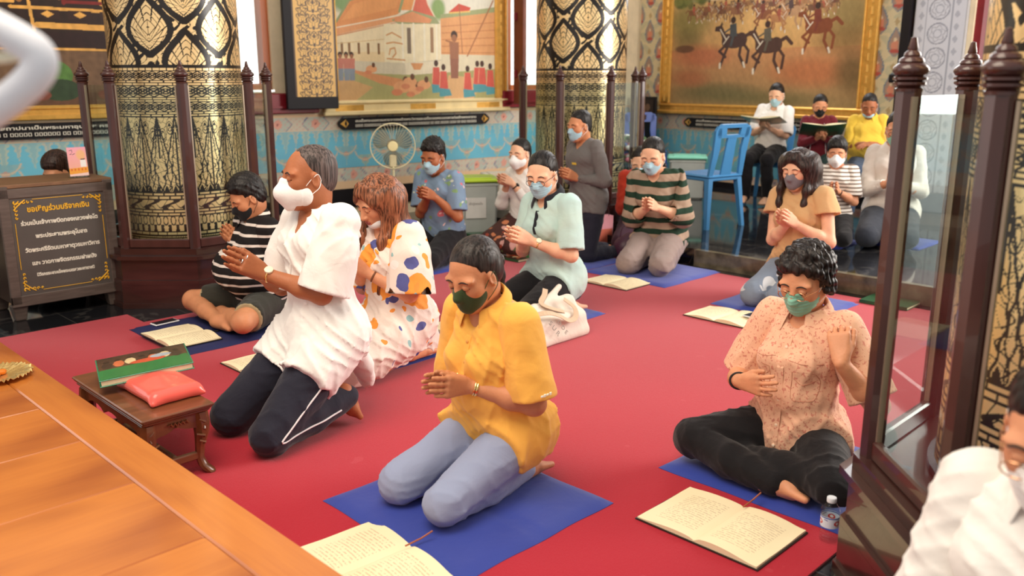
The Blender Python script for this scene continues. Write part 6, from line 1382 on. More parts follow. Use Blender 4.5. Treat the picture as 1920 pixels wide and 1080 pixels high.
pbox(-.12, 0, 9.35, .34, .30, .48, math.radians(12), mat('cream_lid', srgb((226, 216, 196)), .4), mat('cream_box', srgb((214, 206, 190)), .4), 'cream storage box behind the woman in the white blouse')
pbox(2.04, 0, 10.25, .40, .36, .46, math.radians(-10), mat('mint_lid', srgb((130, 206, 180)), .35), milky, 'clear storage box with a mint lid near the dark blue chair', z0=.13)

# ---- plastic chairs
def chair(x_, y_, z_, rz, label, m_, sc=1., group='plastic chairs'):
    e = empty('plastic_chair', (x_, y_, z_), rz); tag(e, label, 'chair', group)      # faces +Y
    S = lambda *a: tuple(q*sc for q in a)
    b = MB(); b.box(S(0, 0, .445), S(.42, .41, .03), bev=.014); b.box(S(0, 0, .42), S(.40, .39, .03), bev=.008); b.build('seat', m_, e)
    for sx in (-1, 1):
        for sy in (-1, 1):
            b = MB(); vs = []
            for zz, w_ in ((.43, .052), (.22, .042), (.0, .034)):
                k = (.43-zz)*.10; cx = sx*(.175+k); cy = sy*(.17+k); vs += [S(cx+a*w_/2, cy+c_*w_/2, zz) for a, c_ in ((-1, -1), (1, -1), (1, 1), (-1, 1))]
            b.add(vs, [(i*4+j, i*4+4+j, i*4+4+(j+1) % 4, i*4+(j+1) % 4) for i in range(2) for j in range(4)]+[(0, 1, 2, 3), (11, 10, 9, 8)]); b.build('leg', m_, e)
    Mb = Matrix.Translation(S(0, -.185, .44)) @ Matrix.Rotation(math.radians(10), 4, 'X') @ Matrix.Rotation(PI/2, 4, 'X') @ Matrix.Scale(sc, 4)
    b = MB()
    for sx in (-1, 1): b.prism([(sx*.205, 0), (sx*.16, 0), (sx*.13, .24), (sx*.15, .42), (sx*.19, .44), (sx*.215, .40), (sx*.20, .2)][::sx], -.012, .012, Mb)
    b.prism([(-.17, .34), (.17, .34), (.19, .365), (-.19, .365)], -.012, .012, Mb); b.prism([(-.19, .425), (.19, .425), (.15, .455), (-.15, .455)], -.012, .014, Mb); b.prism([(-.062, .0), (.062, .0), (.052, .35), (-.052, .35)], -.008, .008, Mb)
    b.prism([(-.19, .36), (-.08, .36), (-.09, .43), (-.19, .43)], -.012, .012, Mb); b.prism([(.08, .36), (.19, .36), (.19, .43), (.09, .43)], -.012, .012, Mb); b.build('backrest', m_, e)
skyb = mat('sky_blue_plastic', srgb((70, 136, 190)), .3, vary=.04); royal = mat('royal_blue_plastic', srgb((34, 74, 160)), .3, vary=.04); whitep = mat('white_plastic', srgb((226, 230, 234)), .35)
chair(1.86, 8.30, .13, math.radians(34), 'empty sky-blue plastic chair standing on the black marble', skyb, 1.08)
chair(1.68, 11.15, .13, math.radians(-170), 'dark blue plastic chair by the right-hand wall, next to the middle column', royal, 1.05)
for k_, lb in (('reader', 'sky-blue chair under the woman reading in a white blouse'), ('reader2', 'sky-blue chair under the person in the maroon jacket'), ('yellow', 'white plastic chair under the man in the yellow polo')):
    D = PEOPLE[k_]; a = math.radians(D['yaw']); sc = D['s']; chair(D['at'][0]+math.sin(a)*.05, D['at'][1]-math.cos(a)*.05, .13, a, lb, whitep if k_ == 'yellow' else skyb, sc*.97)

# ---- bags and cushion behind the striped woman
x_, y_ = .80, 7.74; e = empty('gift_bag', (x_, y_, .001), math.radians(30)); tag(e, 'small pink paper bag with an orange panel, left of the woman in green stripes', 'bag')
b = MB(); b.box((0, 0, .15), (.20, .09, .30), bev=.003, taper=(.95, .9)); b.build('bag_body', mat('pink_paper', srgb((236, 160, 170)), .6), e); b = MB(); b.box((0, -.047, .10), (.17, .002, .17)); b.build('printed_panel', mat('orange_print', srgb((216, 110, 84)), .6), e)
for sy in (-1, 1): b = MB(); b.tube(smoothpath([(-.05, sy*.04, .29), (-.04, sy*.045, .36), (.0, sy*.05, .385), (.04, sy*.045, .36), (.05, sy*.04, .29)], 4), .003, 6); b.build('handle', mat('dark_cord', srgb((90, 50, 50)), .6), e)
x_, y_ = .97, 7.24; g = Grid((-.2, -.2, -.02), (.2, .2, .32), .01); g.ell((0, 0, .12), (.15, .12, .13), .02); g.ell((.03, .0, .2), (.08, .07, .08), .05); g.wrinkle(.005, 22, 2); g.plane((0, 0, .002), (0, 0, -1), .004)
o = sdf_obj('handbag', [g.nets()], mat('plum_leather', srgb((74, 38, 56)), .45), None); o.scale = (.8, .8, .8); o.location = (x_, y_, .011); tag(o, 'soft plum handbag behind the woman in green stripes', 'bag'); b = MB(); b.tube(smoothpath([(-.08, 0, .22), (-.05, .0, .34), (.05, 0, .36), (.10, 0, .24)], 5), .007, 8); b.build('handle', mat('plum_leather', (1, 1, 1)), o, True)
# ---- small dark panel and flowers by the corner
e = empty('framed_panel', (0, 0, 0)); e.matrix_world = on(WR, .12, -.22, .13); tag(e, 'dark framed panel with a pale figure, standing in the corner behind the middle column', 'picture')
cv = Canvas(0, 0, 40, 40, 1.0, (44, 30, 26)); cv.ell(20, 24, 11, 12, (96, 66, 50)); cv.ell(12, 14, 5, 6, (120, 90, 70)); cv.ell(28, 13, 5, 6, (120, 90, 70)); cv.line([(20, 20), (19, 38)], 4, (150, 120, 96))
b = MB(); b.box((.19, .02, .56), (.42, .03, 1.12), bev=.006); b.build('panel_frame', blackp, e); o = cv.mesh('panel_picture', .34, .30, attr_mat('oil_painting', .5), e); o.location = (.02, -.001, .78)
x_, y_ = 1.40, 10.30; e = empty('flower_arrangement', (x_, y_, .13)); tag(e, 'pink and white flower arrangement in a pot beside the dark blue chair', 'flowers')
b = MB(); b.lathe([(.0, .0), (.09, .0), (.12, .20), (.13, .22), (.0, .20)], 20, cap=False); b.build('pot', mat('grey_pot', srgb((120, 116, 112)), .5), e, True)
rs = np.random.RandomState(4)
for nm, col_, n in (('foliage', (70, 96, 56), 26), ('pink_petals', (214, 120, 140), 16), ('white_petals', (236, 230, 226), 14)):
    g = Grid((-.24, -.24, .15), (.24, .24, .80), .012)
    for i in range(n): a = rs.uniform(0, 6.28); r = rs.uniform(.02, .17); zz = rs.uniform(.30, .72); g.ell((r*math.cos(a), r*math.sin(a), zz), (.035, .035, .03), .01); g.rc((0, 0, .2), (r*math.cos(a), r*math.sin(a), zz), .006, .006, .005) if nm == 'foliage' else None
    g.wrinkle(.006, 60, 3); sdf_obj(nm, [g.nets()], mat(nm, srgb(col_), .7), e)

# ---- white bent tube close to the camera (out of focus in the photo) and its cord
wt = mat('white_foam', srgb((236, 238, 246)), .7, vary=.03, bump=.2, bscale=30)
e = empty('white_tube', (-.50, 1.0, 1.52)); tag(e, 'white padded tube bent at an angle, in the top left corner', 'tube')
b = MB(); b.tube(smoothpath([(-.42, .05, .20), (-.22, .02, .098), (-.12, .01, .058), (-.045, .0, .022), (-.022, 0, .0), (-.040, 0, -.028), (-.10, 0, -.068), (-.18, -.01, -.12), (-.42, -.04, -.30)], 7), .0185, 18); b.build('tube_padding', wt, e, True)
b = MB(); b.tube(smoothpath([(-.42, .06, .015), (-.25, .035, .004), (-.13, .02, -.002), (-.05, .012, .004)], 5), .0065, 10); b.build('cord', mat('cream_cord', srgb((226, 222, 198)), .7), e, True)
# readers' books are built after the people
SK = dict(tan_=skinmat('skin_tan', srgb((204, 138, 98))), brown=skinmat('skin_brown', srgb((172, 106, 70))), light=skinmat('skin_light', srgb((238, 186, 152))), mid=skinmat('skin_mid', srgb((220, 154, 116))))
WHITEM = cloth('white_mask', srgb((246, 244, 242)), .7, .1, 30.); BLUEM = cloth('light_blue_mask', srgb((174, 212, 226)), .7, .1, 30.); GREENM = cloth('mint_mask', srgb((140, 200, 178)), .7, .1, 30.)
OLIVEM = cloth('olive_mask', srgb((58, 74, 42)), .8, .1, 30.); BLACKM = cloth('black_mask', (.012, .012, .014), .8, .1); GREYM = cloth('grey_mask', srgb((128, 124, 130)), .8, .15, 60.)
WHITELOOP = mat('white_elastic', srgb((244, 242, 240)), .7)
gold = mat('gold_metal', (1.0, .72, .30), .22, metal=1.); silver = mat('silver_metal', (.8, .8, .8), .25, metal=1.); ivory = mat('watch_dial', srgb((240, 232, 205)), .35)
NAVY = cloth('navy_trousers', srgb((34, 34, 48)), .8, .3); BLACKC = cloth('black_trousers', srgb((20, 18, 22)), .85, .3)
WT = cloth('white_cotton', srgb((244, 240, 234)), .85, .35, 9.)
def floral(name, base, cols, sc=9., thr=.0):
    m, N, L, b = nt_new(name); nt = m.node_tree; v, x, y, z = coords(m)
    wv = nt.nodes.new('ShaderNodeVectorMath'); wv.operation = 'MULTIPLY_ADD'; nz_ = nt.nodes.new('ShaderNodeTexNoise'); nz_.inputs['Scale'].default_value = 9.; nt.links.new(v, nz_.inputs['Vector']); nt.links.new(nz_.outputs['Color'], wv.inputs[0]); wv.inputs[1].default_value = (.09, .09, .09); nt.links.new(v, wv.inputs[2])
    out = base
    for i, (c, s_, lo, hi) in enumerate(cols):
        vo = nt.nodes.new('ShaderNodeTexVoronoi'); vo.inputs['Scale'].default_value = s_; mp = nt.nodes.new('ShaderNodeMapping'); mp.inputs['Location'].default_value = (i*3.1, i*1.7, i*.9); nt.links.new(wv.outputs[0], mp.inputs[0]); nt.links.new(mp.outputs[0], vo.inputs['Vector'])
        d = X(nt, vo.outputs['Distance']); sep = nt.nodes.new('ShaderNodeSeparateColor'); nt.links.new(vo.outputs['Color'], sep.inputs[0]); r = X(nt, sep.outputs[0])
        m_ = d.lt(hi)*d.gt(lo)*r.gt(thr); out = mixc(nt, m_, out, c)
    L.new(out, b.inputs['Base Color']) if not isinstance(out, (tuple, np.ndarray)) else None
    b.inputs['Roughness'].default_value = .75; clothbump(m, b, .3, 12.); return m

# 1 --- kneeling man in the loose white tunic
STR = mat('trouser_piping', srgb((226, 224, 226)), .7)
m1 = person('man', 'man in a loose white tunic and navy trousers kneeling upright, near the carved bench', SK['brown'], dict(kind='bald', mat=hairmat('greying_hair', (.075, .055, .05), .5)), dict(kind='kf', mat=WHITEM, loop=WHITELOOP),
    dict(mat=WT, e=.022, v=.10, nr=.066, hem=-.24, hemn=(0, .15, -1), flare=.012, width=.94, drape=.42, wr=.0065, frac=.95, r0=.080, r1=.088, full=.10, name='tunic', add=[((0, -.08, .02), (0, -.20, -.22), .12, .06, ((0, 1, 0), 1.9)), ((.12, .05, -.02), (.17, .12, -.2), .09, .07)], slit=[((-.30, -.02, -.34), (-.16, .0, -.12), .034, .004), ((.30, -.02, -.34), (.16, .0, -.12), .03, .004)], ext=((-.35, -.40, .1), (.36, .42, .6))),
    dict(mat=NAVY, loose=.016, wr=.0035), 'near')
J, s, r_ = m1['J'], m1['s'], m1['root']
def surfline(g, pts, dirs, off=.0015):
    o = []
    for p, d in zip(pts, dirs):
        q = cast(g, np.asarray(p)-vnorm(d)*.3, d, .5); o.append(q-vnorm(d)*off if q is not None else None)
    return [q for q in o if q is not None]
for n, sd in (('L', 1), ('R', -1)):
    K, H2, A2 = J['kn'+n], J['hip'+n], J['an'+n]; P_ = [H2+(K-H2)*t for t in np.linspace(.35, 1.0, 8)]+[K+(A2-K)*t+np.array([0, 0, -.01]) for t in np.linspace(.04, .8, 7)]
    q = surfline(m1['bg'], P_, [(sd, .02, 0)]*len(P_))
    if len(q) > 3: b = MB(); b.tube([tuple(np.array(v)*s) for v in smoothpath(q, 2)], .0035*s, 6); b.build('piping', STR, m1['bot'], True)
bangle('wristwatch', J, 'L', gold, r_, s, .012, .029, .004, .017, ivory); bangle('bracelet', J, 'L', mat('pale_cord', srgb((226, 180, 140)), .6), r_, s, -.006, .028, .003); bangle('bracelet', J, 'R', mat('pale_cord', (1, 1, 1)), r_, s, .015, .028, .003)
for k, (fx, off) in enumerate(((.118, -.002), (.108, .020))):
    c_ = J['wrL']+J['f']*fx+np.cross(J['f'], [1, 0, 0])*(-1)*(off-.0)+np.array([0, 0, 0]); u = np.array([1., 0, 0]); v_ = np.cross(J['f'], u); b = MB(); b.tube([tuple((c_+(u*math.cos(a)+v_*math.sin(a))*.0105)*s) for a in np.linspace(0, 6.28, 16)[:-1]], .002*s, 6, closed=True)
    b.build('ring', silver, r_, True)
T_ = m1['T']; q = [cast(m1['tg'], T_(x, .34, z), J['RT'] @ np.array([0, -1., 0]), .4) for x, z in ((-.062, .30), (-.062, .20), (-.03, .185), (.0, .20), (.0, .30))]
q = [v for v in q if v is not None]
if len(q) > 3: ribbon('pocket_seam', q, tuple(J['RT'] @ np.array([0, 1., 0])), .004, .002, WT, m1['top'], s)
nk_ = [J['N']+J['RT'] @ np.array([.062*math.cos(a), -.01+.062*math.sin(a)+.01, .02-.10*max(math.sin(a), 0)**2]) for a in np.linspace(-.4, 3.54, 22)]
b = MB(); b.tube([tuple(v*s) for v in nk_], .0016*s, 5); b.build('necklace', silver, r_, True)

# 2 --- woman in the orange polo
POLO = cloth('orange_polo', srgb((252, 186, 84)), .85, .35, 10.)
m2 = person('orange', 'woman in an orange polo shirt and olive mask on the nearest blue mat', SK['tan_'], dict(kind='pony', len=.26, up=-.01, side=-.03, mat=hairmat('dark_brown_hair', (.02, .013, .011)), band=mat('dark_tie', (.02, .015, .02))), dict(kind='plain', mat=OLIVEM, loop=OLIVEM),
    dict(mat=POLO, e=.022, v=.07, hem=-.075, flare=.012, width=1.0, belly=.04, drape=.28, wr=.0055, frac=.92, r0=.078, r1=.086, collar=POLO, placket=(.25, .44), buttons=(.40, .33, .27), bmat=mat('button_orange', srgb((232, 170, 90)), .4), name='polo_shirt', add=[((.0, -.08, .0), (0, -.14, -.12), .11, .09, ((0, 1, 0), 1.5))], ext=((-.3, -.32, .03), (.3, .35, .6))),
    dict(mat=cloth('grey_blue_trousers', srgb((150, 160, 190)), .8, .3, 8.), loose=.010, wr=.004), 'near', fem=True, bulk=1.12, feet=True)
J, s, r_ = m2['J'], m2['s'], m2['root']
bangle('bracelet', J, 'L', gold, r_, s, .03, .031, .0045); bangle('bracelet', J, 'L', gold, r_, s, .022, .032, .003); bangle('bracelet', J, 'R', gold, r_, s, .01, .030, .004)
nk_ = [J['N']+J['RT'] @ np.array([.058*math.cos(a)*(1-.3*max(math.sin(a), 0)), .0+.11*max(math.sin(a), -.4), .02-.17*max(math.sin(a), 0)**1.5]) for a in np.linspace(-.3, 3.44, 26)]
b = MB(); b.tube([tuple(v*s) for v in nk_], .0022*s, 6); b.build('necklace', gold, r_, True)
b = MB(); b.lathe([(.004, 0), (.006, .003), (.002, .005)], 10, Matrix.Translation(Vector(m2['hp']((-.088, -.002, -.026))))); b.build('earring', silver, r_, True)
q = cast(sleeve(J, 'L', .008, .92, .078, .086, seed=9), J['shL']+(J['elL']-J['shL'])*.80+np.array([-.3, .06, 0]), (1, -.25, 0), .5)
if q is not None:
    for k in range(4): b = MB(); b.box((0, 0, 0), (.004*s, .011*s, (.010 if k % 2 else .007)*s), Matrix.Translation(Vector((q+np.array([-.001, .030-.014*k, 0]))*s)), bev=.001); b.build('sleeve_logo', mat('logo_white', srgb((250, 244, 226)), .5), m2['top'])

# 3 --- boy in the striped tee, cross-legged
TEE1 = striped('black_white_stripes', [(0, srgb((28, 24, 24))), (.66, srgb((226, 214, 204))), (.92, srgb((28, 24, 24)))], .058, .0)
m3 = person('boy', 'boy in a black and white striped shirt sitting cross-legged by the left column', SK['tan_'], dict(kind='short', line=.060, top=.018, thick=.014, seed=7, vol=1.6), dict(kind='plain', mat=BLACKM, loop=BLACKM),
    dict(mat=TEE1, e=.020, hem=-.05, belly=.12, width=1.12, wr=.004, frac=.72, r0=.076, r1=.08, name='striped_shirt', collar=TEE1), dict(mat=cloth('dark_olive_shorts', srgb((52, 50, 42)), .85, .3), loose=.02, cut=.80, cuffm=cloth('cuff_tan', srgb((176, 158, 122)), .85), name='shorts'), 'mid', bulk=1.15)

# 4 --- woman with long auburn hair in the bright print dress
DR = floral('print_dress', srgb((238, 222, 210)), [(srgb((244, 158, 60)), 5.5, 0., .40), (srgb((84, 88, 150)), 7.5, .0, .26), (srgb((238, 232, 226)), 8., 0., .22), (srgb((150, 190, 190)), 9., .0, .16), (srgb((80, 84, 150)), 5.5, 0., .13), (srgb((246, 150, 50)), 5.5, 0., .06), (srgb((240, 150, 60)), 13., 0., .2)], thr=.32)
hm_ = hairmat('auburn_hair', (.20, .072, .034), .35)
m4 = person('floral', 'woman with long auburn hair in an orange and blue print dress', SK['mid'], dict(kind='long', len=.38, mat=hm_, fwd=.03), dict(kind='plain', chin=True, mat=WHITEM, loop=WHITELOOP),
    dict(mat=DR, e=.03, hem=None, v=.06, flare=.008, width=1.0, drape=.92, wr=.007, frac=.98, r0=.082, r1=.10, full=.13, name='dress', floor=True, add=[((0, -.05, .0), (0, -.12, -.13), .14, .12), ((-.1, .05, -.05), (-.12, .30, -.12), .105, .09), ((.1, .05, -.05), (.12, .30, -.12), .105, .09), ((0, .1, -.04), (0, .31, -.12), .11, .08)], ext=((-.40, -.36, -.02), (.40, .60, .6))), None, 'near', fem=True)
bangle('bracelet', m4['J'], 'L', mat('brown_beads', srgb((120, 76, 50)), .5), m4['root'], m4['s'], .04, .030, .005)

# 5 --- woman in the peach shirt, glasses, curly hair, gesturing
PEACH = cloth('peach_shirt', srgb((242, 190, 158)), .85, .35, 10., dots=(srgb((214, 140, 120)), 95., .60))
m5 = person('peach', 'woman with curly black hair and glasses in a peach shirt, one hand raised', SK['mid'], dict(kind='curly', mat=hairmat('curly_black_hair', (.016, .011, .010)), glasses=mat('rose_gold', srgb((214, 160, 120)), .25, metal=.8)), dict(kind='surg', mat=GREENM, loop=WHITELOOP),
    dict(mat=PEACH, e=.020, v=.05, hem=-.08, belly=.02, width=.98, drape=.22, flare=.012, wr=.005, frac=.90, r0=.078, r1=.088, collar=PEACH, ckw=dict(wing=.055), placket=(-.04, .42), buttons=(.38, .28, .18, .08, .0), bmat=mat('peach_button', srgb((250, 222, 196)), .3), name='blouse', ext=((-.35, -.3, .0), (.35, .4, .6))),
    dict(mat=BLACKC, loose=.018, wr=.005), 'near', fem=True, bulk=1.12,
    hands=dict(R=((-.95, .20, .12), (.15, -1, .1), .25, .25, (.8, .5)), L=((.30, -.25, .8), (.35, -.9, -.1), .7, .25, (.8, .5))))
J, s, r_ = m5['J'], m5['s'], m5['root']; bangle('bracelet', J, 'R', mat('black_cord', (.015, .012, .012), .5), r_, s, .03, .034, .0045)
T_ = m5['T']; RTd = J['RT'] @ np.array([0, -1., 0]); seam = mat('seam_brown', srgb((190, 126, 100)), .7)
for sg in (1, -1):
    for L_s in ([(.05, .30), (.05, .20), (.10, .195), (.125, .21), (.125, .30), (.05, .30)], [(.055, .275), (.088, .255), (.12, .275)], [(.03, .345), (.08, .335), (.14, .34)]):
        q = [cast(m5['tg'], T_(x*sg, .36, z), RTd, .42) for x, z in smoothpath([(a, b, 0) for a, b in L_s], 4) and [(p[0], p[1]) for p in smoothpath([(a, b, 0) for a, b in L_s], 3)]]
        q = [v for v in q if v is not None]
        if len(q) > 3: b = MB(); b.tube([tuple(v*s) for v in q], .0014*s, 5); b.build('seam', seam, m5['top'], True)

# 6 --- young man in the flowered tee
FT = floral('flowered_tee', srgb((120, 144, 170)), [(srgb((206, 110, 120)), 11., 0., .28), (srgb((236, 200, 196)), 12., 0., .16), (srgb((126, 160, 110)), 15., .0, .30), (srgb((196, 206, 190)), 20., 0., .2)], thr=.45)
m6 = person('tee', 'young man in a blue flowered t-shirt, in front of the green lidded box', SK['brown'], dict(kind='short', line=.060, top=.022, thick=.012, seed=9, vol=1.8), dict(mat=BLUEM, loop=WHITELOOP),
    dict(mat=FT, e=.02, hem=-.05, width=1.02, wr=.004, frac=.82, r0=.072, r1=.082, name='t_shirt'), dict(mat=BLACKC, loose=.01), 'mid')
# 7 --- woman in the white blouse and batik skirt
BAT = floral('batik_skirt', srgb((66, 30, 24)), [(srgb((196, 120, 80)), 12., 0., .36), (srgb((214, 160, 150)), 9., 0., .28), (srgb((90, 100, 60)), 16., 0., .22), (srgb((150, 60, 36)), 10., 0., .16)], thr=.35)
m7 = person('blouse', 'woman in a white blouse and brown patterned sarong kneeling before the middle column', SK['light'], dict(kind='bun'), dict(kind='kf', mat=WHITEM, loop=WHITELOOP),
    dict(mat=WT, e=.018, v=.03, hem=-.08, sleeve='long', lf=.7, wr=.004, name='blouse'), dict(mat=BAT, loose=.035, name='sarong', add=[((0, .08, .12), (0, .40, .07), .12, .09)]), 'mid', fem=True)
bangle('wristwatch', m7['J'], 'L', blackp, m7['root'], m7['s'], .035, .028, .006, .017, blackp)
# 8 --- woman in the light blue polo, glasses
BP = cloth('light_blue_polo', srgb((178, 212, 214)), .85, .35, 10., col2=srgb((196, 216, 200)))
m8 = person('bluepolo', 'woman in a light blue polo shirt with dark collar, behind the tote bag', SK['light'], dict(kind='half', len=.20, up=.04), dict(mat=BLUEM, loop=WHITELOOP),
    dict(mat=BP, e=.018, v=.07, hem=-.09, wr=.004, frac=.88, r0=.070, r1=.078, collar=cloth('black_collar', srgb((26, 28, 38)), .8), placket=(.30, .43), pmat=cloth('black_collar', (0, 0, 0)), name='polo_shirt', drape=.2), dict(mat=BLACKC, loose=.012), 'mid', fem=True)
bangle('wristwatch', m8['J'], 'L', gold, m8['root'], m8['s'], .035, .028, .004, .016, ivory)
b = MB()
for sg in (1, -1): b.tube([m8['hp']((.031*sg+.024*math.cos(a), .103, -.006+.018*math.sin(a))) for a in np.linspace(0, 6.28, 18)[:-1]], .0018, 6, closed=True); b.tube([m8['hp'](q) for q in ((.054*sg, .10, .0), (.08*sg, .03, .004), (.083*sg, -.005, .004))], .0015, 6)
b.build('glasses', mat('dark_frame', (.03, .02, .02), .3), m8['root'], True)
# 9 --- man in the grey sweater
GS = cloth('grey_sweater', srgb((112, 108, 106)), .9, .35, 10.)
m9 = person('grey', 'man in a grey long sleeved sweater kneeling upright at the middle column', SK['tan_'], dict(kind='short', line=.070, thick=.007, top=.008, seed=4), dict(mat=BLUEM, loop=WHITELOOP),
    dict(mat=GS, e=.02, v=.06, hem=-.10, sleeve='long', lf=.95, wr=.005, drape=.2, name='sweater'), dict(mat=NAVY, loose=.01), 'mid')
T_ = m9['T']; q = [cast(m9['tg'], T_(x, .32, .33), m9['J']['RT'] @ np.array([0, -1., 0]), .35) for x in (-.04, -.02, 0., .02)]; q = [v for v in q if v is not None]
if len(q) > 2: ribbon('chest_print', q, tuple(m9['J']['RT'] @ np.array([0, 1., 0])), .018, .002, mat('yellow_print', srgb((226, 190, 70)), .6), m9['top'], m9['s'])
# 10 --- woman in the green and beige stripes
GST = striped('green_beige_stripes', [(0, srgb((168, 144, 124))), (.54, srgb((34, 58, 44)))], .095, .03, .15)
m10 = person('green', 'woman with a ponytail in a dark green and beige striped top', SK['light'], dict(kind='pony', len=.24, up=.03, side=-.07, band=mat('cream_tie', srgb((226, 200, 180)), .6)), dict(mat=BLUEM, loop=WHITELOOP),
    dict(mat=GST, e=.024, v=.06, hem=-.08, sleeve='long', lf=.45, cuff=.062, wr=.005, r0=.074, r1=.10, drape=.25, name='striped_top'), dict(mat=cloth('taupe_trousers', srgb((152, 134, 128)), .85, .3), loose=.022, wr=.006), 'mid', fem=True)
# 11 --- woman in tan, long hair, ripped jeans
JE = cloth('pale_jeans', srgb((128, 140, 158)), .85, .35, 9., dots=(srgb((206, 208, 212)), 9., .64))
TANT = cloth('tan_top', srgb((218, 172, 122)), .85, .3, 9.)
m11 = person('tan', 'woman with long dark hair in a tan top and pale ripped jeans', SK['light'], dict(kind='long', len=.24, mat=hairmat('brown_black_hair', (.03, .016, .013))), dict(kind='plain', mat=GREYM, loop=GREYM),
    dict(mat=TANT, e=.018, hem=-.10, wr=.005, frac=.38, r0=.074, r1=.088, name='top', drape=.15), dict(mat=JE, loose=.012, wr=.004), 'mid', fem=True)
# 12 --- child in thin stripes
KS = striped('thin_stripes', [(0, srgb((236, 230, 222))), (.62, srgb((120, 104, 92)))], .030)
m12 = person('kid', 'person in a white t-shirt with thin dark stripes, behind the woman in tan', SK['mid'], dict(kind='short', line=.05, top=.02, thick=.022, low=-.07, seed=12, vol=2.5), dict(kind='kf', mat=WHITEM, loop=WHITELOOP),
    dict(mat=KS, e=.022, hem=-.08, frac=.85, r0=.072, r1=.082, name='t_shirt'), dict(mat=BLACKC, loose=.01), 'far', hs=.95)
bangle('wristwatch', m12['J'], 'L', blackp, m12['root'], m12['s'], .03, .028, .005)
# 13-15 --- readers on chairs
READ = dict(R=((-.35, .75, .25), (.1, -.2, 1), .35, .2, (.6, .8)), L=((.35, .75, .25), (-.1, -.2, 1), .35, .2, (.6, .8)))
m13 = person('reader', 'woman in a white blouse reading a book on a chair below the battle painting', SK['light'], dict(kind='bun'), dict(mat=BLUEM, loop=WHITELOOP), dict(mat=WT, e=.02, v=.05, hem=-.10, frac=.95, r0=.07, r1=.08, collar=WT, name='blouse'), dict(mat=BLACKC, loose=.012), 'far', fem=True, hands=READ)
MRN = cloth('maroon_jacket', srgb((112, 26, 40)), .8, .3)
m14 = person('reader2', 'person in a maroon jacket and black mask reading, seated beside the man in yellow', SK['mid'], dict(kind='bun'), dict(kind='plain', mat=BLACKM, loop=BLACKM), dict(mat=MRN, e=.02, hem=-.10, sleeve='long', lf=.95, name='jacket'), dict(mat=cloth('teal_trousers', srgb((40, 74, 72)), .85), loose=.012), 'far', fem=True, hands=READ)
T_ = m14['T']
for x0 in (-.05, .06):
    q = [cast(m14['tg'], T_(x0*(1+k*.1), .32, .42-k*.05), m14['J']['RT'] @ np.array([0, -1., 0]), .4) for k in range(8)]; q = [v for v in q if v is not None]
    if len(q) > 2: ribbon('piping', q, tuple(m14['J']['RT'] @ np.array([0, 1., 0])), .006, .002, STR, m14['top'], m14['s'])
m15 = person('yellow', 'man in a yellow polo shirt looking down, seated at the right end', SK['brown'], dict(kind='short', line=.072, thick=.006, top=.006, seed=4), dict(kind='plain', chin=True, mat=BLUEM, loop=WHITELOOP), dict(mat=cloth('yellow_polo', srgb((240, 200, 74)), .85, .3), e=.026, hem=-.10, belly=.08, width=1.12, frac=.9, r0=.078, r1=.086, collar=cloth('yellow_polo', (1, 1, 1)), name='polo_shirt'), dict(mat=cloth('jeans', srgb((58, 74, 98)), .85), loose=.012), 'far', hands=dict(R=((-.7, .7, -.1), (0, -.3, -1), .3, .1, (.8, .4)), L=((.7, .7, -.1), (0, -.3, -1), .3, .1, (.8, .4))))
# 16 --- man with the green mask at the post
m16 = person('greenmask', 'man in a white shirt and mint mask, half hidden by the nearest post', SK['mid'], dict(kind='short', line=.066, thick=.010, top=.012, seed=5), dict(mat=GREENM, loop=WHITELOOP), dict(mat=cloth('off_white_shirt', srgb((226, 216, 206)), .85, .3), e=.022, hem=-.08, sleeve='long', lf=.8, width=1.05, collar=cloth('off_white_shirt', (1, 1, 1)), name='shirt', drape=.2), dict(mat=cloth('charcoal_trousers', srgb((48, 52, 62)), .85), loose=.02), 'far')
b = MB()
for sg in (1, -1): b.tube([m16['hp']((.031*sg+.024*math.cos(a), .103, -.004+.016*math.sin(a))) for a in np.linspace(0, 6.28, 14)[:-1]], .002, 6, closed=True)
b.build('glasses', blackp, m16['root'], True)
# 17 --- person in red behind the striped woman
PEOPLE['red'] = dict(at=(1.19, 7.94, 0), yaw=165, s=1.0, pose=dict(kind='seiza', lean=.35, hp=.5, hy=.0, wm=(0, .22, -.12), el=.9))
m17 = person('red', 'person in a red blouse, mostly hidden behind the woman in green stripes', SK['light'], dict(kind='bun'), dict(mat=BLUEM, loop=WHITELOOP), dict(mat=cloth('red_blouse', srgb((196, 62, 40)), .85), e=.02, hem=-.08, sleeve='long', lf=.85, name='blouse'), dict(mat=cloth('plum_trousers', srgb((70, 40, 56)), .85), loose=.02), 'far', fem=True)
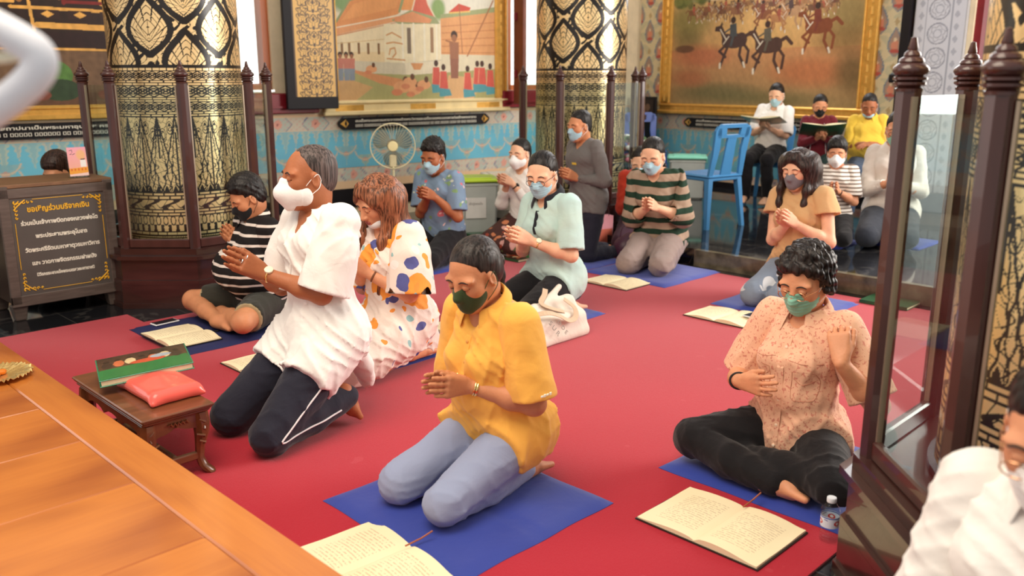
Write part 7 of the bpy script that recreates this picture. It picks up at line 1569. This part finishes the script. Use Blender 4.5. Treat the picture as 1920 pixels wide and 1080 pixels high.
# 18 --- person cut off at the lower right corner
PEOPLE['corner'] = dict(at=(1.02, 1.46, 0), yaw=125, s=1.06, pose=dict(kind='seiza', lean=.05, hp=.35, hy=.1, wm=(0, .22, -.24), el=.5))
m18 = person('corner', 'person in a loose white shirt and glasses, cut off at the lower right corner', SK['mid'], dict(kind='short', line=.062, thick=.012, top=.012, seed=6, low=-.07), dict(mat=WHITEM, loop=WHITELOOP), dict(mat=WT, e=.03, hem=-.08, sleeve='long', lf=.95, width=1.06, collar=WT, name='shirt', drape=.3, wr=.006, r0=.078, r1=.085), dict(mat=WT, loose=.012), 'near')
b = MB()
for sg in (1, -1): b.tube([m18['hp']((.031*sg+.023*math.cos(a), .105, -.006+.016*math.sin(a))) for a in np.linspace(0, 6.28, 20)[:-1]], .0016, 6, closed=True); b.tube([m18['hp'](q) for q in ((.054*sg, .10, .0), (.08*sg, .03, .004), (.083*sg, -.005, .004))], .0015, 6)
b.build('glasses', mat('rose_gold', (1, 1, 1)), m18['root'], True)
# 19 --- head behind the cabinet
PEOPLE['hidden'] = dict(at=(-3.22, 6.45, 0), yaw=150, s=1.0, pose=dict(kind='seiza', lean=.12, hp=.5, hy=.0, wm=(0, .22, -.24), el=.6))
m19 = person('hidden', 'person whose dark hair just shows above the donation cabinet', SK['mid'], dict(kind='short', line=.05, thick=.020, top=.014, seed=6, low=-.07, mat=hairmat('soft_brown_hair', (.035, .016, .011))), None, dict(mat=cloth('grey_sweater', (1, 1, 1)), e=.02, hem=-.08, name='shirt'), dict(mat=BLACKC), 'far', feet=False)
# 20 --- dark-clothed person behind the post, mostly legs
# ================================================================= books held in the readers' hands
for k_, lb, dx in (('reader', 'open green-covered book held by the woman in the white blouse', 0.), ('reader2', 'open green-covered book held by the person in maroon', 0.)):
    D = PEOPLE[k_]; J = pose(**D['pose']); a = math.radians(D['yaw']); s = D['s']; p = (J['wrL']+J['wrR'])/2*s+np.array([0, .12, .065]); p = Rz(a) @ p+np.array(D['at'])+np.array([0, 0, .01])
    open_book(p[0], p[1], p[2], 0, lb, .42, .30, coverg, tilt=(math.radians(-14 if k_ == 'reader' else -24), 0, a+PI), hold=.12, group='prayer books held by the readers', seed=3)
